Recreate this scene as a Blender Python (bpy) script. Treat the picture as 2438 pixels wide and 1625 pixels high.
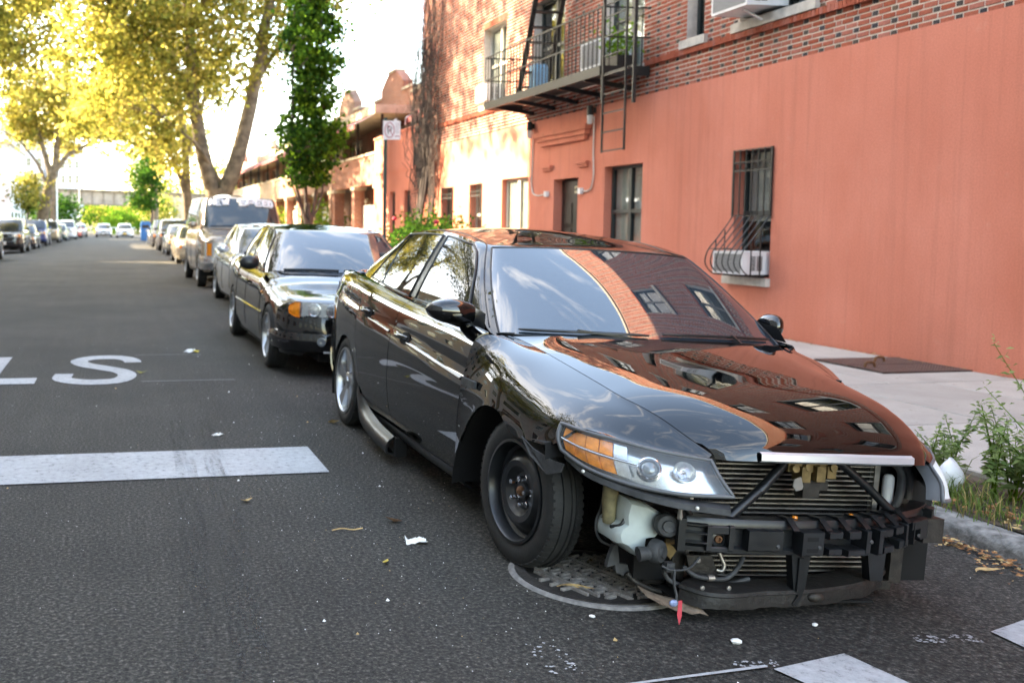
import bpy, math, random
from mathutils import Vector, Matrix
rnd = random.Random(11)
for o in list(bpy.data.objects): bpy.data.objects.remove(o, do_unlink=True)
scene = bpy.context.scene
COL = scene.collection
rad = math.radians

# ------------------------------------------------------------------ camera
YAW, PITCH, CAMH = .1201, .0677, 1.379
fw = Vector((math.sin(YAW)*math.cos(PITCH), math.cos(YAW)*math.cos(PITCH), -math.sin(PITCH)))
rt = Vector((math.cos(YAW), -math.sin(YAW), 0)); up_ = rt.cross(fw)
cam = bpy.data.cameras.new('camera'); co = bpy.data.objects.new('camera', cam); COL.objects.link(co)
mw = Matrix.Identity(4)
for i in range(3): mw[i][0], mw[i][1], mw[i][2] = rt[i], up_[i], -fw[i]
mw[2][3] = CAMH; co.matrix_world = mw
cam.sensor_width = 36; cam.sensor_fit = 'HORIZONTAL'; cam.lens = 2271/2438*36
cam.shift_x = .27543; cam.shift_y = -.0514
cam.clip_start = .05; cam.clip_end = 3000
cam.dof.use_dof = True; cam.dof.focus_distance = 3.35; cam.dof.aperture_fstop = 3.6
scene.camera = co

# ------------------------------------------------------------------ sky, sun, exposure
SUN_EL = rad(25); SUN_AZ = math.atan2(-.843, .538)      # bearing from +Y, towards +X positive
world = bpy.data.worlds.new('World'); scene.world = world; world.use_nodes = True
nt = world.node_tree; nt.nodes.clear()
def nd(t, **k):
    n = nt.nodes.new(t)
    for a, b in k.items(): setattr(n, a, b)
    return n
wo = nd('ShaderNodeOutputWorld'); bg = nd('ShaderNodeBackground'); bg.inputs[1].default_value = .15
sky = nd('ShaderNodeTexSky', sky_type='NISHITA', sun_disc=False)
sky.sun_elevation = SUN_EL; sky.sun_rotation = SUN_AZ; sky.air_density = 1.0; sky.dust_density = 1.2; sky.ozone_density = 1.2
tc = nd('ShaderNodeTexCoord'); mp = nd('ShaderNodeMapping'); mp.inputs['Scale'].default_value = (1.0, 1.6, 3.2)
mp.inputs['Rotation'].default_value = (0, 0, .7)
cn = nd('ShaderNodeTexNoise'); cn.inputs['Scale'].default_value = 2.3; cn.inputs['Detail'].default_value = 9; cn.inputs['Roughness'].default_value = .62; cn.inputs['Distortion'].default_value = .6
cr = nd('ShaderNodeValToRGB'); cr.color_ramp.elements[0].position = .50; cr.color_ramp.elements[1].position = .95
cm = nd('ShaderNodeMix', data_type='RGBA'); cm.inputs[7].default_value = (6.0, 6.0, 6.1, 1)
L = nt.links.new
L(tc.outputs['Generated'], mp.inputs[0]); L(mp.outputs[0], cn.inputs['Vector']); L(cn.outputs[0], cr.inputs[0])
L(cr.outputs[0], cm.inputs[0]); L(sky.outputs[0], cm.inputs[6]); L(cm.outputs[2], bg.inputs[0]); L(bg.outputs[0], wo.inputs[0])
sl = bpy.data.lights.new('sun', 'SUN'); sl.energy = 3.5; sl.angle = rad(.53); sl.color = (1, .89, .72)
so = bpy.data.objects.new('sun', sl); COL.objects.link(so)
tosun = Vector((math.sin(SUN_AZ)*math.cos(SUN_EL), math.cos(SUN_AZ)*math.cos(SUN_EL), math.sin(SUN_EL)))
so.rotation_euler = tosun.to_track_quat('Z', 'Y').to_euler(); so.location = tosun*80
vs = scene.view_settings; vs.view_transform = 'Standard'; vs.look = 'None'; vs.gamma = 1; vs.use_curve_mapping = False
vs.exposure = 3.55; vs.use_white_balance = True; vs.white_balance_temperature = 8200; vs.white_balance_tint = 10
scene.render.engine = 'CYCLES'; cy = scene.cycles
cy.use_denoising = True; cy.max_bounces = 8; cy.diffuse_bounces = 4; cy.glossy_bounces = 4; cy.transmission_bounces = 6; cy.transparent_max_bounces = 8
cy.sample_clamp_indirect = 8; cy.caustics_reflective = False; cy.caustics_refractive = False

# ------------------------------------------------------------------ mesh helpers
def cat(a, b, c, d, t):
    return .5*((2*b)+(c-a)*t+(2*a-5*b+4*c-d)*t*t+(3*b-a-3*c+d)*t*t*t)
def spl(pts, n):
    """n points along a centripetal-ish spline through pts (chord spacing)."""
    P = [Vector(p) for p in pts]
    if len(P) == 2: return [P[0].lerp(P[1], i/(n-1)) for i in range(n)]
    d = [0]
    for a, b in zip(P, P[1:]): d.append(d[-1]+max((b-a).length, 1e-6))
    out = []
    m = [None]*len(P)
    for i in range(len(P)):
        if i == 0: m[i] = (P[1]-P[0])/(d[1]-d[0])
        elif i == len(P)-1: m[i] = (P[-1]-P[-2])/(d[-1]-d[-2])
        else:
            a = (P[i]-P[i-1])/(d[i]-d[i-1]); b = (P[i+1]-P[i])/(d[i+1]-d[i])
            w0, w1 = d[i]-d[i-1], d[i+1]-d[i]
            m[i] = (a*w1+b*w0)/(w0+w1)
    j = 0
    for i in range(n):
        t = d[-1]*i/(n-1)
        while j < len(P)-2 and t > d[j+1]: j += 1
        h = d[j+1]-d[j]; u = (t-d[j])/h
        h00 = 2*u**3-3*u*u+1; h10 = u**3-2*u*u+u; h01 = -2*u**3+3*u*u; h11 = u**3-u*u
        out.append(P[j]*h00+m[j]*(h*h10)+P[j+1]*h01+m[j+1]*(h*h11))
    return out
def itp(tab, x):
    """smooth 1-D interpolation in a table [(x, y)]."""
    if x <= tab[0][0]: return tab[0][1]
    if x >= tab[-1][0]: return tab[-1][1]
    for i in range(len(tab)-1):
        if x <= tab[i+1][0]: break
    def sl_(k):
        if k == 0: return (tab[1][1]-tab[0][1])/(tab[1][0]-tab[0][0])
        if k == len(tab)-1: return (tab[-1][1]-tab[-2][1])/(tab[-1][0]-tab[-2][0])
        a = (tab[k][1]-tab[k-1][1])/(tab[k][0]-tab[k-1][0]); b = (tab[k+1][1]-tab[k][1])/(tab[k+1][0]-tab[k][0])
        if a*b <= 0: return 0
        return 2*a*b/(a+b)
    h = tab[i+1][0]-tab[i][0]; u = (x-tab[i][0])/h
    return (2*u**3-3*u*u+1)*tab[i][1]+(u**3-2*u*u+u)*h*sl_(i)+(-2*u**3+3*u*u)*tab[i+1][1]+(u**3-u*u)*h*sl_(i+1)
def loft(secs, nu, nv):
    """sections (lists of points) -> nu x nv grid."""
    S = [spl(s, nv) for s in secs]
    cols = [spl([s[j] for s in S], nu) for j in range(nv)]
    return [[cols[j][i] for j in range(nv)] for i in range(nu)]
def smoothg(G, n, edge=True):
    """relax a grid; rows/columns on the border only slide along the border"""
    nu, nv = len(G), len(G[0])
    for _ in range(n):
        N = [r[:] for r in G]
        for i in range(nu):
            for j in range(nv):
                if 0 < i < nu-1 and 0 < j < nv-1: N[i][j] = G[i][j]*.5+(G[i-1][j]+G[i+1][j]+G[i][j-1]+G[i][j+1])*.125
                elif 0 < i < nu-1 and edge: N[i][j] = G[i][j]*.5+(G[i-1][j]+G[i+1][j])*.25
        G = N
    return G
def mir(G): return [[Vector((-p[0], p[1], p[2])) for p in r] for r in G]

class MB:
    def __init__(s): s.v = []; s.f = []; s.mi = []
    def add(s, vs, fs, mi=0):
        b = len(s.v); s.v += [tuple(p) for p in vs]
        for f in fs: s.f.append(tuple(i+b for i in f)); s.mi.append(mi)
        return s
    def box(s, x0, x1, y0, y1, z0, z1, mi=0):
        return s.add([(x0,y0,z0),(x1,y0,z0),(x1,y1,z0),(x0,y1,z0),(x0,y0,z1),(x1,y0,z1),(x1,y1,z1),(x0,y1,z1)],
            [(0,3,2,1),(4,5,6,7),(0,1,5,4),(1,2,6,5),(2,3,7,6),(3,0,4,7)], mi)
    def bar(s, a, b, w, h=None, upv=(0,0,1), mi=0):
        """rectangular bar from a to b"""
        a, b = Vector(a), Vector(b); d = (b-a).normalized(); u = Vector(upv)
        if abs(d.dot(u)) > .95: u = Vector((0,1,0)) if abs(d.y) < .9 else Vector((1,0,0))
        x = d.cross(u).normalized()*(w/2); z = x.cross(d).normalized()*((h or w)/2)
        return s.add([a-x-z, a+x-z, a+x+z, a-x+z, b-x-z, b+x-z, b+x+z, b-x+z],
            [(0,1,2,3),(7,6,5,4),(0,4,5,1),(1,5,6,2),(2,6,7,3),(3,7,4,0)], mi)
    def tube(s, pts, r, n=8, closed=False, mi=0):
        P = [Vector(p) for p in pts]; k = len(P); rr = r if isinstance(r, (list, tuple)) else [r]*k
        b = len(s.v); pu = None
        for i in range(k):
            if closed: t = P[(i+1) % k]-P[i-1]
            else: t = P[min(i+1, k-1)]-P[max(i-1, 0)]
            t = t.normalized() if t.length > 1e-9 else Vector((0,0,1))
            if pu is None: pu = t.orthogonal().normalized()
            x = (pu-t*pu.dot(t)); x = x.normalized() if x.length > 1e-6 else t.orthogonal().normalized(); pu = x
            y = t.cross(x)
            for j in range(n):
                a = 2*math.pi*j/n; s.v.append(tuple(P[i]+(x*math.cos(a)+y*math.sin(a))*rr[i]))
        for i in range(k if closed else k-1):
            for j in range(n):
                a, c = b+i*n, b+((i+1) % k)*n
                s.f.append((a+j, a+(j+1) % n, c+(j+1) % n, c+j)); s.mi.append(mi)
        if not closed:
            s.f.append(tuple(b+j for j in reversed(range(n)))); s.f.append(tuple(b+(k-1)*n+j for j in range(n))); s.mi += [mi, mi]
        return s
    def lathe(s, prof, org=(0,0,0), axis=(0,0,1), n=32, mi=0, a0=0, a1=2*math.pi):
        """prof: [(radius, distance along axis)]"""
        ax = Vector(axis).normalized(); x = ax.orthogonal().normalized(); y = ax.cross(x); o = Vector(org)
        full = abs(a1-a0-2*math.pi) < 1e-6; m = n if full else n+1; b = len(s.v)
        for r, z in prof:
            for j in range(m):
                a = a0+(a1-a0)*j/n; s.v.append(tuple(o+ax*z+(x*math.cos(a)+y*math.sin(a))*r))
        for i in range(len(prof)-1):
            for j in range(n):
                p, q = b+i*m, b+(i+1)*m
                s.f.append((p+j, p+(j+1) % m, q+(j+1) % m, q+j)); s.mi.append(mi)
        return s
    def grid(s, G, flange=0, off=0, mi=0, flip=False):
        nu, nv = len(G), len(G[0]); N = None
        if flange or off:
            N = []
            for i in range(nu):
                row = []
                for j in range(nv):
                    a = Vector(G[min(i+1,nu-1)][j])-Vector(G[max(i-1,0)][j]); b = Vector(G[i][min(j+1,nv-1)])-Vector(G[i][max(j-1,0)])
                    c = a.cross(b)
                    if c.length < 1e-12: c = row[-1] if row else (N[-1][j] if N else Vector((0,0,1)))
                    row.append(c.normalized()*(-1 if flip else 1))
                N.append(row)
        b = len(s.v)
        for i in range(nu):
            for j in range(nv):
                p = Vector(G[i][j])
                if off: p = p+N[i][j]*off
                s.v.append(tuple(p))
        for i in range(nu-1):
            for j in range(nv-1):
                q = (b+i*nv+j, b+(i+1)*nv+j, b+(i+1)*nv+j+1, b+i*nv+j+1)
                s.f.append(q[::-1] if flip else q); s.mi.append(mi)
        if flange:
            ring = [(i,0) for i in range(nu)]+[(nu-1,j) for j in range(1,nv)]+[(i,nv-1) for i in range(nu-2,-1,-1)]+[(0,j) for j in range(nv-2,0,-1)]
            c = len(s.v)
            for i, j in ring: s.v.append(tuple(Vector(s.v[b+i*nv+j])-N[i][j]*flange))
            for k in range(len(ring)):
                i, j = ring[k]; i2, j2 = ring[(k+1) % len(ring)]
                q = (b+i*nv+j, c+k, c+(k+1) % len(ring), b+i2*nv+j2)
                s.f.append(q[::-1] if flip else q); s.mi.append(mi)
        return s
    def prism(s, poly, z0, z1, fn=None, mi=0):
        """poly [(a,b)] extruded from z0 to z1; fn(a,b,c) -> point"""
        fn = fn or (lambda a, b, c: (a, b, c)); k = len(poly); b = len(s.v)
        s.v += [tuple(fn(p[0], p[1], z0)) for p in poly]+[tuple(fn(p[0], p[1], z1)) for p in poly]
        s.f.append(tuple(b+i for i in reversed(range(k)))); s.f.append(tuple(b+k+i for i in range(k)))
        for i in range(k): s.f.append((b+i, b+(i+1) % k, b+k+(i+1) % k, b+k+i))
        s.mi += [mi]*(k+2); return s
    def sphere(s, c, r, n=10, m=7, sc=(1,1,1), mi=0):
        c = Vector(c); b = len(s.v)
        for i in range(m+1):
            th = math.pi*i/m
            for j in range(n):
                a = 2*math.pi*j/n; s.v.append((c.x+r*sc[0]*math.sin(th)*math.cos(a), c.y+r*sc[1]*math.sin(th)*math.sin(a), c.z+r*sc[2]*math.cos(th)))
        for i in range(m):
            for j in range(n):
                s.f.append((b+i*n+j, b+(i+1)*n+j, b+(i+1)*n+(j+1) % n, b+i*n+(j+1) % n)); s.mi.append(mi)
        return s
    def mesh(s, name, mats, smooth=None):
        me = bpy.data.meshes.new(name); me.from_pydata(s.v, [], s.f); 
        for m in (mats if isinstance(mats, (list, tuple)) else [mats]): me.materials.append(m)
        if any(s.mi): me.polygons.foreach_set('material_index', s.mi)
        if smooth:
            me.polygons.foreach_set('use_smooth', [True]*len(s.f)); me.update()
            me.set_sharp_from_angle(angle=rad(smooth))
        me.update(); return me
    def build(s, name, mats, parent=None, smooth=None):
        return link(name, s.mesh(name, mats, smooth), parent)
def link(name, me, parent=None):
    o = bpy.data.objects.new(name, me); COL.objects.link(o)
    if parent: o.parent = parent
    return o
def tag(o, label=None, cat=None, group=None, kind=None):
    if label: o['label'] = label
    if cat: o['category'] = cat
    if group: o['group'] = group
    if kind: o['kind'] = kind
    return o
def thing(name, label, cat, loc=(0,0,0), rz=0, group=None):
    o = bpy.data.objects.new(name, None); COL.objects.link(o); o.location = loc; o.rotation_euler = (0,0,rz); o.empty_display_size = .2
    return tag(o, label, cat, group)

# ------------------------------------------------------------------ materials
def newmat(name):
    m = bpy.data.materials.new(name); m.use_nodes = True
    return m, m.node_tree, m.node_tree.nodes['Principled BSDF']
def setp(b, **k):
    names = dict(rough='Roughness', metal='Metallic', ior='IOR', coat='Coat Weight', coatr='Coat Roughness', spec='Specular IOR Level', trans='Transmission Weight', sheen='Sheen Weight', alpha='Alpha')
    for a, v in k.items(): b.inputs[names[a]].default_value = v
def rgba(c): return (c[0], c[1], c[2], 1)
def noise(t, scale, detail=4, vec=None, rough=.55, dist=0):
    n = t.nodes.new('ShaderNodeTexNoise'); n.inputs['Scale'].default_value = scale; n.inputs['Detail'].default_value = detail; n.inputs['Roughness'].default_value = rough; n.inputs['Distortion'].default_value = dist
    if vec is not None: t.links.new(vec, n.inputs['Vector'])
    return n.outputs[0]
def coords(t, kind='Object', scale=(1,1,1)):
    a = t.nodes.new('ShaderNodeTexCoord'); m = t.nodes.new('ShaderNodeMapping'); m.inputs['Scale'].default_value = scale
    t.links.new(a.outputs[kind], m.inputs[0]); return m.outputs[0]
def ramp(t, fac, stops):
    r = t.nodes.new('ShaderNodeValToRGB'); e = r.color_ramp.elements
    while len(e) < len(stops): e.new(.5)
    for x, (p, c) in zip(e, stops): x.position = p; x.color = rgba(c) if not isinstance(c, (int, float)) else (c, c, c, 1)
    t.links.new(fac, r.inputs[0]); return r.outputs[0]
def mixc(t, fac, a, b, mode='MIX'):
    m = t.nodes.new('ShaderNodeMix'); m.data_type = 'RGBA'; m.blend_type = mode
    for s, i in ((fac, 0), (a, 6), (b, 7)):
        if hasattr(s, 'links') or hasattr(s, 'is_linked'): t.links.new(s, m.inputs[i])
        else: m.inputs[i].default_value = s if i == 0 else rgba(s)
    return m.outputs[2]
def bump(t, b, h, strength=.3, dist=.01):
    n = t.nodes.new('ShaderNodeBump'); n.inputs['Strength'].default_value = strength; n.inputs['Distance'].default_value = dist
    t.links.new(h, n.inputs['Height']); t.links.new(n.outputs[0], b.inputs['Normal'])
def M(name, col, rough=.55, metal=0, var=.12, vscale=6, bmp=0, bscale=60, rv=0, **k):
    m, t, b = newmat(name); setp(b, rough=rough, metal=metal, **k)
    if var:
        v = coords(t); f = ramp(t, noise(t, vscale, 5, v), [(.3, 0.), (.7, 1.)])
        lo = [max(0, c*(1-var)) for c in col]; hi = [min(1, c*(1+var)) for c in col]
        t.links.new(mixc(t, f, lo, hi), b.inputs['Base Color'])
        if rv:
            mr = t.nodes.new('ShaderNodeMapRange'); mr.inputs[3].default_value = max(0, rough-rv); mr.inputs[4].default_value = min(1, rough+rv)
            t.links.new(noise(t, vscale*2.3, 4, v), mr.inputs[0]); t.links.new(mr.outputs[0], b.inputs['Roughness'])
        if bmp: bump(t, b, noise(t, bscale, 3, v), bmp, .01)
    else: b.inputs['Base Color'].default_value = rgba(col)
    return m
MT = {}
def paint(name, col, rough=.06, dust=.15, metal=0, ior=1.5, coat=.35):
    m, t, b = newmat(name); v = coords(t)
    d = ramp(t, noise(t, 9, 7, v, .65), [(.42, 0.), (.9, 1.)])
    t.links.new(mixc(t, d, col, [c*(1-dust*.4)+.04*dust for c in col]), b.inputs['Base Color'])
    mr = t.nodes.new('ShaderNodeMapRange'); mr.inputs[3].default_value = rough*.5; mr.inputs[4].default_value = rough+dust*.25
    t.links.new(d, mr.inputs[0]); t.links.new(mr.outputs[0], b.inputs['Roughness'])
    setp(b, metal=metal, ior=ior, coat=coat, coatr=.02); return m
def darkglass(name, col=(.012,.014,.014), ior=1.75):
    m, t, b = newmat(name); b.inputs['Base Color'].default_value = rgba(col); setp(b, rough=.015, ior=ior)
    v = coords(t); bump(t, b, noise(t, 1.6, 2, v), .03, .02); return m
def clearglass(name, tint=(1,1,1), refl=1.5, haze=0.):
    m = bpy.data.materials.new(name); m.use_nodes = True; t = m.node_tree; t.nodes.clear()
    o = t.nodes.new('ShaderNodeOutputMaterial'); tr = t.nodes.new('ShaderNodeBsdfTransparent'); tr.inputs[0].default_value = rgba(tint)
    g = t.nodes.new('ShaderNodeBsdfGlossy'); g.inputs['Roughness'].default_value = .03; lw = t.nodes.new('ShaderNodeLayerWeight'); lw.inputs[0].default_value = .5; pw = t.nodes.new('ShaderNodeMath'); pw.operation = 'POWER'; pw.inputs[1].default_value = 4.5
    f = t.nodes.new('ShaderNodeMath'); f.operation = 'MULTIPLY_ADD'; f.inputs[1].default_value = .9; f.inputs[2].default_value = ((refl-1)/(refl+1))**2*1.4
    t.links.new(lw.outputs['Facing'], pw.inputs[0]); t.links.new(pw.outputs[0], f.inputs[0])
    x = t.nodes.new('ShaderNodeMixShader'); t.links.new(f.outputs[0], x.inputs[0]); t.links.new(tr.outputs[0], x.inputs[1]); t.links.new(g.outputs[0], x.inputs[2])
    last = x
    if haze:
        d = t.nodes.new('ShaderNodeBsdfDiffuse'); d.inputs[0].default_value = (.75,.77,.78,1); y = t.nodes.new('ShaderNodeMixShader'); y.inputs[0].default_value = haze
        t.links.new(x.outputs[0], y.inputs[1]); t.links.new(d.outputs[0], y.inputs[2]); last = y
    t.links.new(last.outputs[0], o.inputs[0]); return m
def leafmat(name, col, trans=.5):
    m = bpy.data.materials.new(name); m.use_nodes = True; t = m.node_tree; t.nodes.clear()
    o = t.nodes.new('ShaderNodeOutputMaterial'); d = t.nodes.new('ShaderNodeBsdfDiffuse'); r = t.nodes.new('ShaderNodeBsdfTranslucent'); x = t.nodes.new('ShaderNodeMixShader')
    g = t.nodes.new('ShaderNodeNewGeometry')
    c = mixc(t, g.outputs['Random Per Island'], [v*.55 for v in col], [min(1, v*1.35) for v in col])
    t.links.new(c, d.inputs[0]); t.links.new(c, r.inputs[0])
    x.inputs[0].default_value = trans; t.links.new(d.outputs[0], x.inputs[1]); t.links.new(r.outputs[0], x.inputs[2])
    t.links.new(x.outputs[0], o.inputs[0]); return m

MT['black_paint'] = paint('black_paint', (.0012,.0012,.0014), .02, .05, ior=1.55, coat=.5)
MT['black_paint2'] = paint('black_paint_dusty', (.010,.010,.012), .05, .35)
MT['glass'] = darkglass('tinted_glass', ior=1.7)
MT['screen'] = darkglass('windscreen_glass', (.02,.03,.04), ior=2.35)
MT['glass_car'] = darkglass('car_glass', (.02,.028,.03), ior=1.8)
MT['lens'] = clearglass('lamp_lens', (.93,.95,.96), 1.45, .05)
MT['lens_hazy'] = clearglass('hazy_lamp_lens', (.9,.9,.9), 1.45, .8)
MT['rubber'] = M('tyre_rubber', (.0135,.0135,.013), .75, var=.4, vscale=14, bmp=.15, bscale=90)
MT['plastic'] = M('black_plastic', (.011,.0122,.0135), .33, var=.3, vscale=18, rv=.12)
MT['plastic_worn'] = M('worn_grey_plastic', (.042,.044,.046), .6, var=.5, vscale=16, bmp=.25, bscale=120)
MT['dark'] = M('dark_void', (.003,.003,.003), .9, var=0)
MT['chrome'] = M('chrome', (.75,.76,.78), .12, 1, var=.06)
MT['alloy'] = M('alloy_rim', (.45,.46,.47), .3, .9, var=.12)
MT['steel_black'] = M('black_steel_rim', (.010,.0115,.013), .33, .0, var=.35, vscale=10, rv=.12)
MT['steel'] = M('bare_steel', (.42,.41,.39), .35, .9, var=.25)
MT['rust'] = M('rusty_iron', (.16,.07,.03), .8, .2, var=.4, vscale=30)
MT['greasy'] = M('greasy_metal', (.030,.026,.022), .55, .3, var=.5, vscale=25, bmp=.3)
MT['brass'] = M('yellow_passivated_steel', (.20,.14,.06), .5, .5, var=.4, vscale=30)
MT['reservoir'] = M('milky_plastic', (.46,.52,.50), .45, var=.16, vscale=9)
MT['alum'] = M('radiator_aluminium', (.40,.37,.33), .4, .75, var=.25, vscale=30)
MT['amber'] = M('amber_plastic', (.85,.24,.015), .22, var=.25, vscale=40, coat=.4)
MT['red_lens'] = M('red_lens', (.35,.01,.012), .12, var=.1, coat=.5)
MT['white_plastic'] = M('white_plastic', (.72,.73,.74), .45, var=.06)
MT['satin'] = M('satin_silver', (.62,.65,.70), .28, .55, var=.03)
MT['iron'] = M('black_painted_iron', (.009,.0095,.010), .45, var=.35, vscale=20, bmp=.2)
MT['paper'] = M('scrap_paper', (.78,.77,.74), .8, var=.08)
MT['bark'] = M('plane_bark', (.15,.115,.075), .9, var=.6, vscale=3.5, bmp=.6, bscale=9)
MT['bark_dark'] = M('dark_bark', (.06,.045,.04), .9, var=.35, vscale=9, bmp=.5, bscale=25)
# ------------------------------------------------------------------ ground, road, pavements
def RZ(x):
    d = max(0, abs(x+1.2)-2.4); return -.0139*d*d if d < 2.72 else -.103
KX = 3.88
def PZ(x): return -.008+(x-KX)*.0075                      # right pavement surface
m, t, b = newmat('asphalt'); v = coords(t)
sp = ramp(t, noise(t, 62, 4, v, .75), [(.36, (.007,.0068,.0062)), (.47, (.032,.0305,.027)), (.56, (.062,.059,.053)), (.72, (.22,.208,.185))])
wide = ramp(t, noise(t, .55, 4, v, .6), [(.35, (.70,.69,.68)), (.65, (1.16,1.13,1.08))])
vs2 = coords(t, 'Object', (5.0, .16, 1)); trk = ramp(t, noise(t, 1.2, 3, vs2, .6), [(.40, .92), (.62, 1.04)])
t.links.new(mixc(t, 1., mixc(t, 1., sp, wide, 'MULTIPLY'), trk, 'MULTIPLY'), b.inputs['Base Color']); setp(b, rough=.82, spec=.35)
bump(t, b, noise(t, 150, 3, v, .6), .9, .012); MT['asphalt'] = m
m, t, b = newmat('pavement_concrete'); v = coords(t, 'Object'); oi = t.nodes.new('ShaderNodeObjectInfo')
base = mixc(t, oi.outputs['Random'], (.33,.305,.275), (.40,.37,.335))
st = ramp(t, noise(t, 1.7, 6, v, .65), [(.3, .82), (.6, 1.06)]); fine = ramp(t, noise(t, 240, 2, v), [(.35, .86), (.65, 1.1)])
spot = ramp(t, noise(t, 13, 2, v, .4), [(.70, 1.), (.74, .45)])
t.links.new(mixc(t, 1., mixc(t, 1., mixc(t, 1., base, st, 'MULTIPLY'), fine, 'MULTIPLY'), spot, 'MULTIPLY'), b.inputs['Base Color']); setp(b, rough=.88)
bump(t, b, noise(t, 120, 3, v), .25, .006); MT['concrete'] = m
MT['kerb'] = M('kerb_stone', (.19,.185,.175), .9, var=.6, vscale=16, bmp=1.0, bscale=34)
MT['earth'] = M('earth', (.07,.052,.035), .95, var=.4, vscale=9, bmp=.7, bscale=40)
MT['road_paint'] = None
m, t, b = newmat('road_paint'); v = coords(t)
w = ramp(t, noise(t, 26, 9, v, .8), [(.34, (.07,.07,.07)), (.44, (.34,.345,.35)), (.7, (.48,.485,.50))])
t.links.new(mixc(t, 1., w, ramp(t, noise(t, 1.6, 4, v), [(.3, .82), (.7, 1.05)]), 'MULTIPLY'), b.inputs['Base Color']); setp(b, rough=.7); bump(t, b, noise(t, 130, 3, v), .5, .008); MT['road_paint'] = m

mb = MB(); mb.add([(-1500,-1500,-.3),(1500,-1500,-.3),(1500,2500,-.3),(-1500,2500,-.3)], [(0,1,2,3)])
tag(mb.build('ground', MT['earth']), kind='structure')
def sheet(name, xs, ys, zf, mat, kind='structure'):
    mb = MB(); mb.grid([[(x, y, zf(x)) for y in ys] for x in xs]); o = mb.build(name, mat, smooth=40); return tag(o, kind=kind)
sheet('road', [-6.3+i*(10.18)/24 for i in range(25)], [-14, 0, 12, 30, 60, 110, 180, 330], RZ, MT['asphalt'])
mb = MB(); mb.add([(-70,-14,-.108),(70,-14,-.108),(70,1.2,-.108),(-70,1.2,-.108)], [(0,1,2,3)]); tag(mb.build('cross_road', MT['asphalt']), kind='structure')
# right pavement: base sheet, flags, kerb stones
pv = tag(MB().box(KX+.14, 7.95, 1.2, 330, -.29, -.03).build('pavement', MT['earth']), kind='structure')
slab_cache = {}
def slab(x0, x1, y0, y1):
    g = .009; k = (round(x1-x0, 3), round(y1-y0, 3))
    if k not in slab_cache:
        a, c = (x1-x0)/2-g, (y1-y0)/2-g; e = .008; mb = MB()
        P = lambda dx, dy, dz: (dx, dy, dz+dx*.0075)
        mb.add([P(-a,-c,-.04),P(a,-c,-.04),P(a,c,-.04),P(-a,c,-.04),P(-a,-c,-e),P(a,-c,-e),P(a,c,-e),P(-a,c,-e),P(-a+e,-c+e,0),P(a-e,-c+e,0),P(a-e,c-e,0),P(-a+e,c-e,0)],
            [(0,1,5,4),(1,2,6,5),(2,3,7,6),(3,0,4,7),(4,5,9,8),(5,6,10,9),(6,7,11,10),(7,4,8,11),(8,9,10,11)])
        slab_cache[k] = mb.mesh('slab', MT['concrete'])
    o = link('slab', slab_cache[k], pv); xm = (x0+x1)/2
    o.location = (xm, (y0+y1)/2, PZ(xm)+rnd.uniform(-.003, .003)); o.rotation_euler = (rnd.uniform(-.002,.002), rnd.uniform(-.002,.002), 0)
y = 1.3
while y < 38:
    h = 1.52
    near = 2.2 < y < 6.2
    cols = [(4.78, 6.05), (6.05, 7.0), (7.0, 7.88)] if near else [(KX+.15, 5.3), (5.3, 6.6), (6.6, 7.88)]
    for x0, x1 in cols: slab(x0, x1, y, y+h)
    y += h
mb = MB(); mb.add([(KX+.15,y,PZ(KX+.15)),(7.9,y,PZ(7.9)),(7.9,330,PZ(7.9)),(KX+.15,330,PZ(KX+.15))], [(0,1,2,3)]); mb.build('far_paving', MT['concrete'], pv)
kb = tag(MB().box(KX+.02, KX+.13, 1.2, 330, -.29, -.06).build('kerb', MT['kerb']), kind='structure')
def kerbstone(w, l):
    mb = MB(); pr = [(0,-.28),(0,-.045),(.006,-.022),(.022,-.006),(.05,0),(w,.002),(w,-.28)]
    n = 14; G = []
    for i in range(n+1):
        yy = -l/2+.004+(l-.008)*i/n
        G.append([(p[0]+(rnd.uniform(-.006,.006) if j in (1,2,3) else 0), yy, p[1]+(rnd.uniform(-.007,.004) if j in (1,2,3,4) else 0)) for j, p in enumerate(pr)])
    mb.grid(G, flip=True); mb.add([G[0][j] for j in range(7)], [tuple(range(7))]); mb.add([G[-1][j] for j in range(7)], [tuple(reversed(range(7)))])
    return mb.mesh('kerb_stone', MT['kerb'], 50)
kms = [kerbstone(.14, 1.9) for _ in range(4)]
y = 1.2
for i in range(26):
    o = link('kerb_stone', kms[i % 4], kb); o.location = (KX, y+.95, PZ(KX)); y += 1.9
MB().box(KX, KX+.14, y, 330, -.28, PZ(KX)).build('far_kerb', MT['kerb'], kb)
# left pavement and kerb
lp = tag(MB().box(-12, -6.44, 1.2, 330, -.29, .01).build('left_pavement', MT['concrete']), kind='structure')
tag(MB().box(-6.44, -6.3, 1.2, 330, -.29, .0).build('left_kerb', MT['kerb']), kind='structure')
# dirt strip behind the kerb where the weeds stand
G = [[(KX+.14+.62*i/8, 2.0+4.3*j/30, PZ(KX)+.012*math.sin(i*1.3+j*.7)+.012*rnd.random()) for j in range(31)] for i in range(9)]
tag(MB().grid(G).build('verge_soil', MT['earth'], smooth=60), kind='structure')

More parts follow.
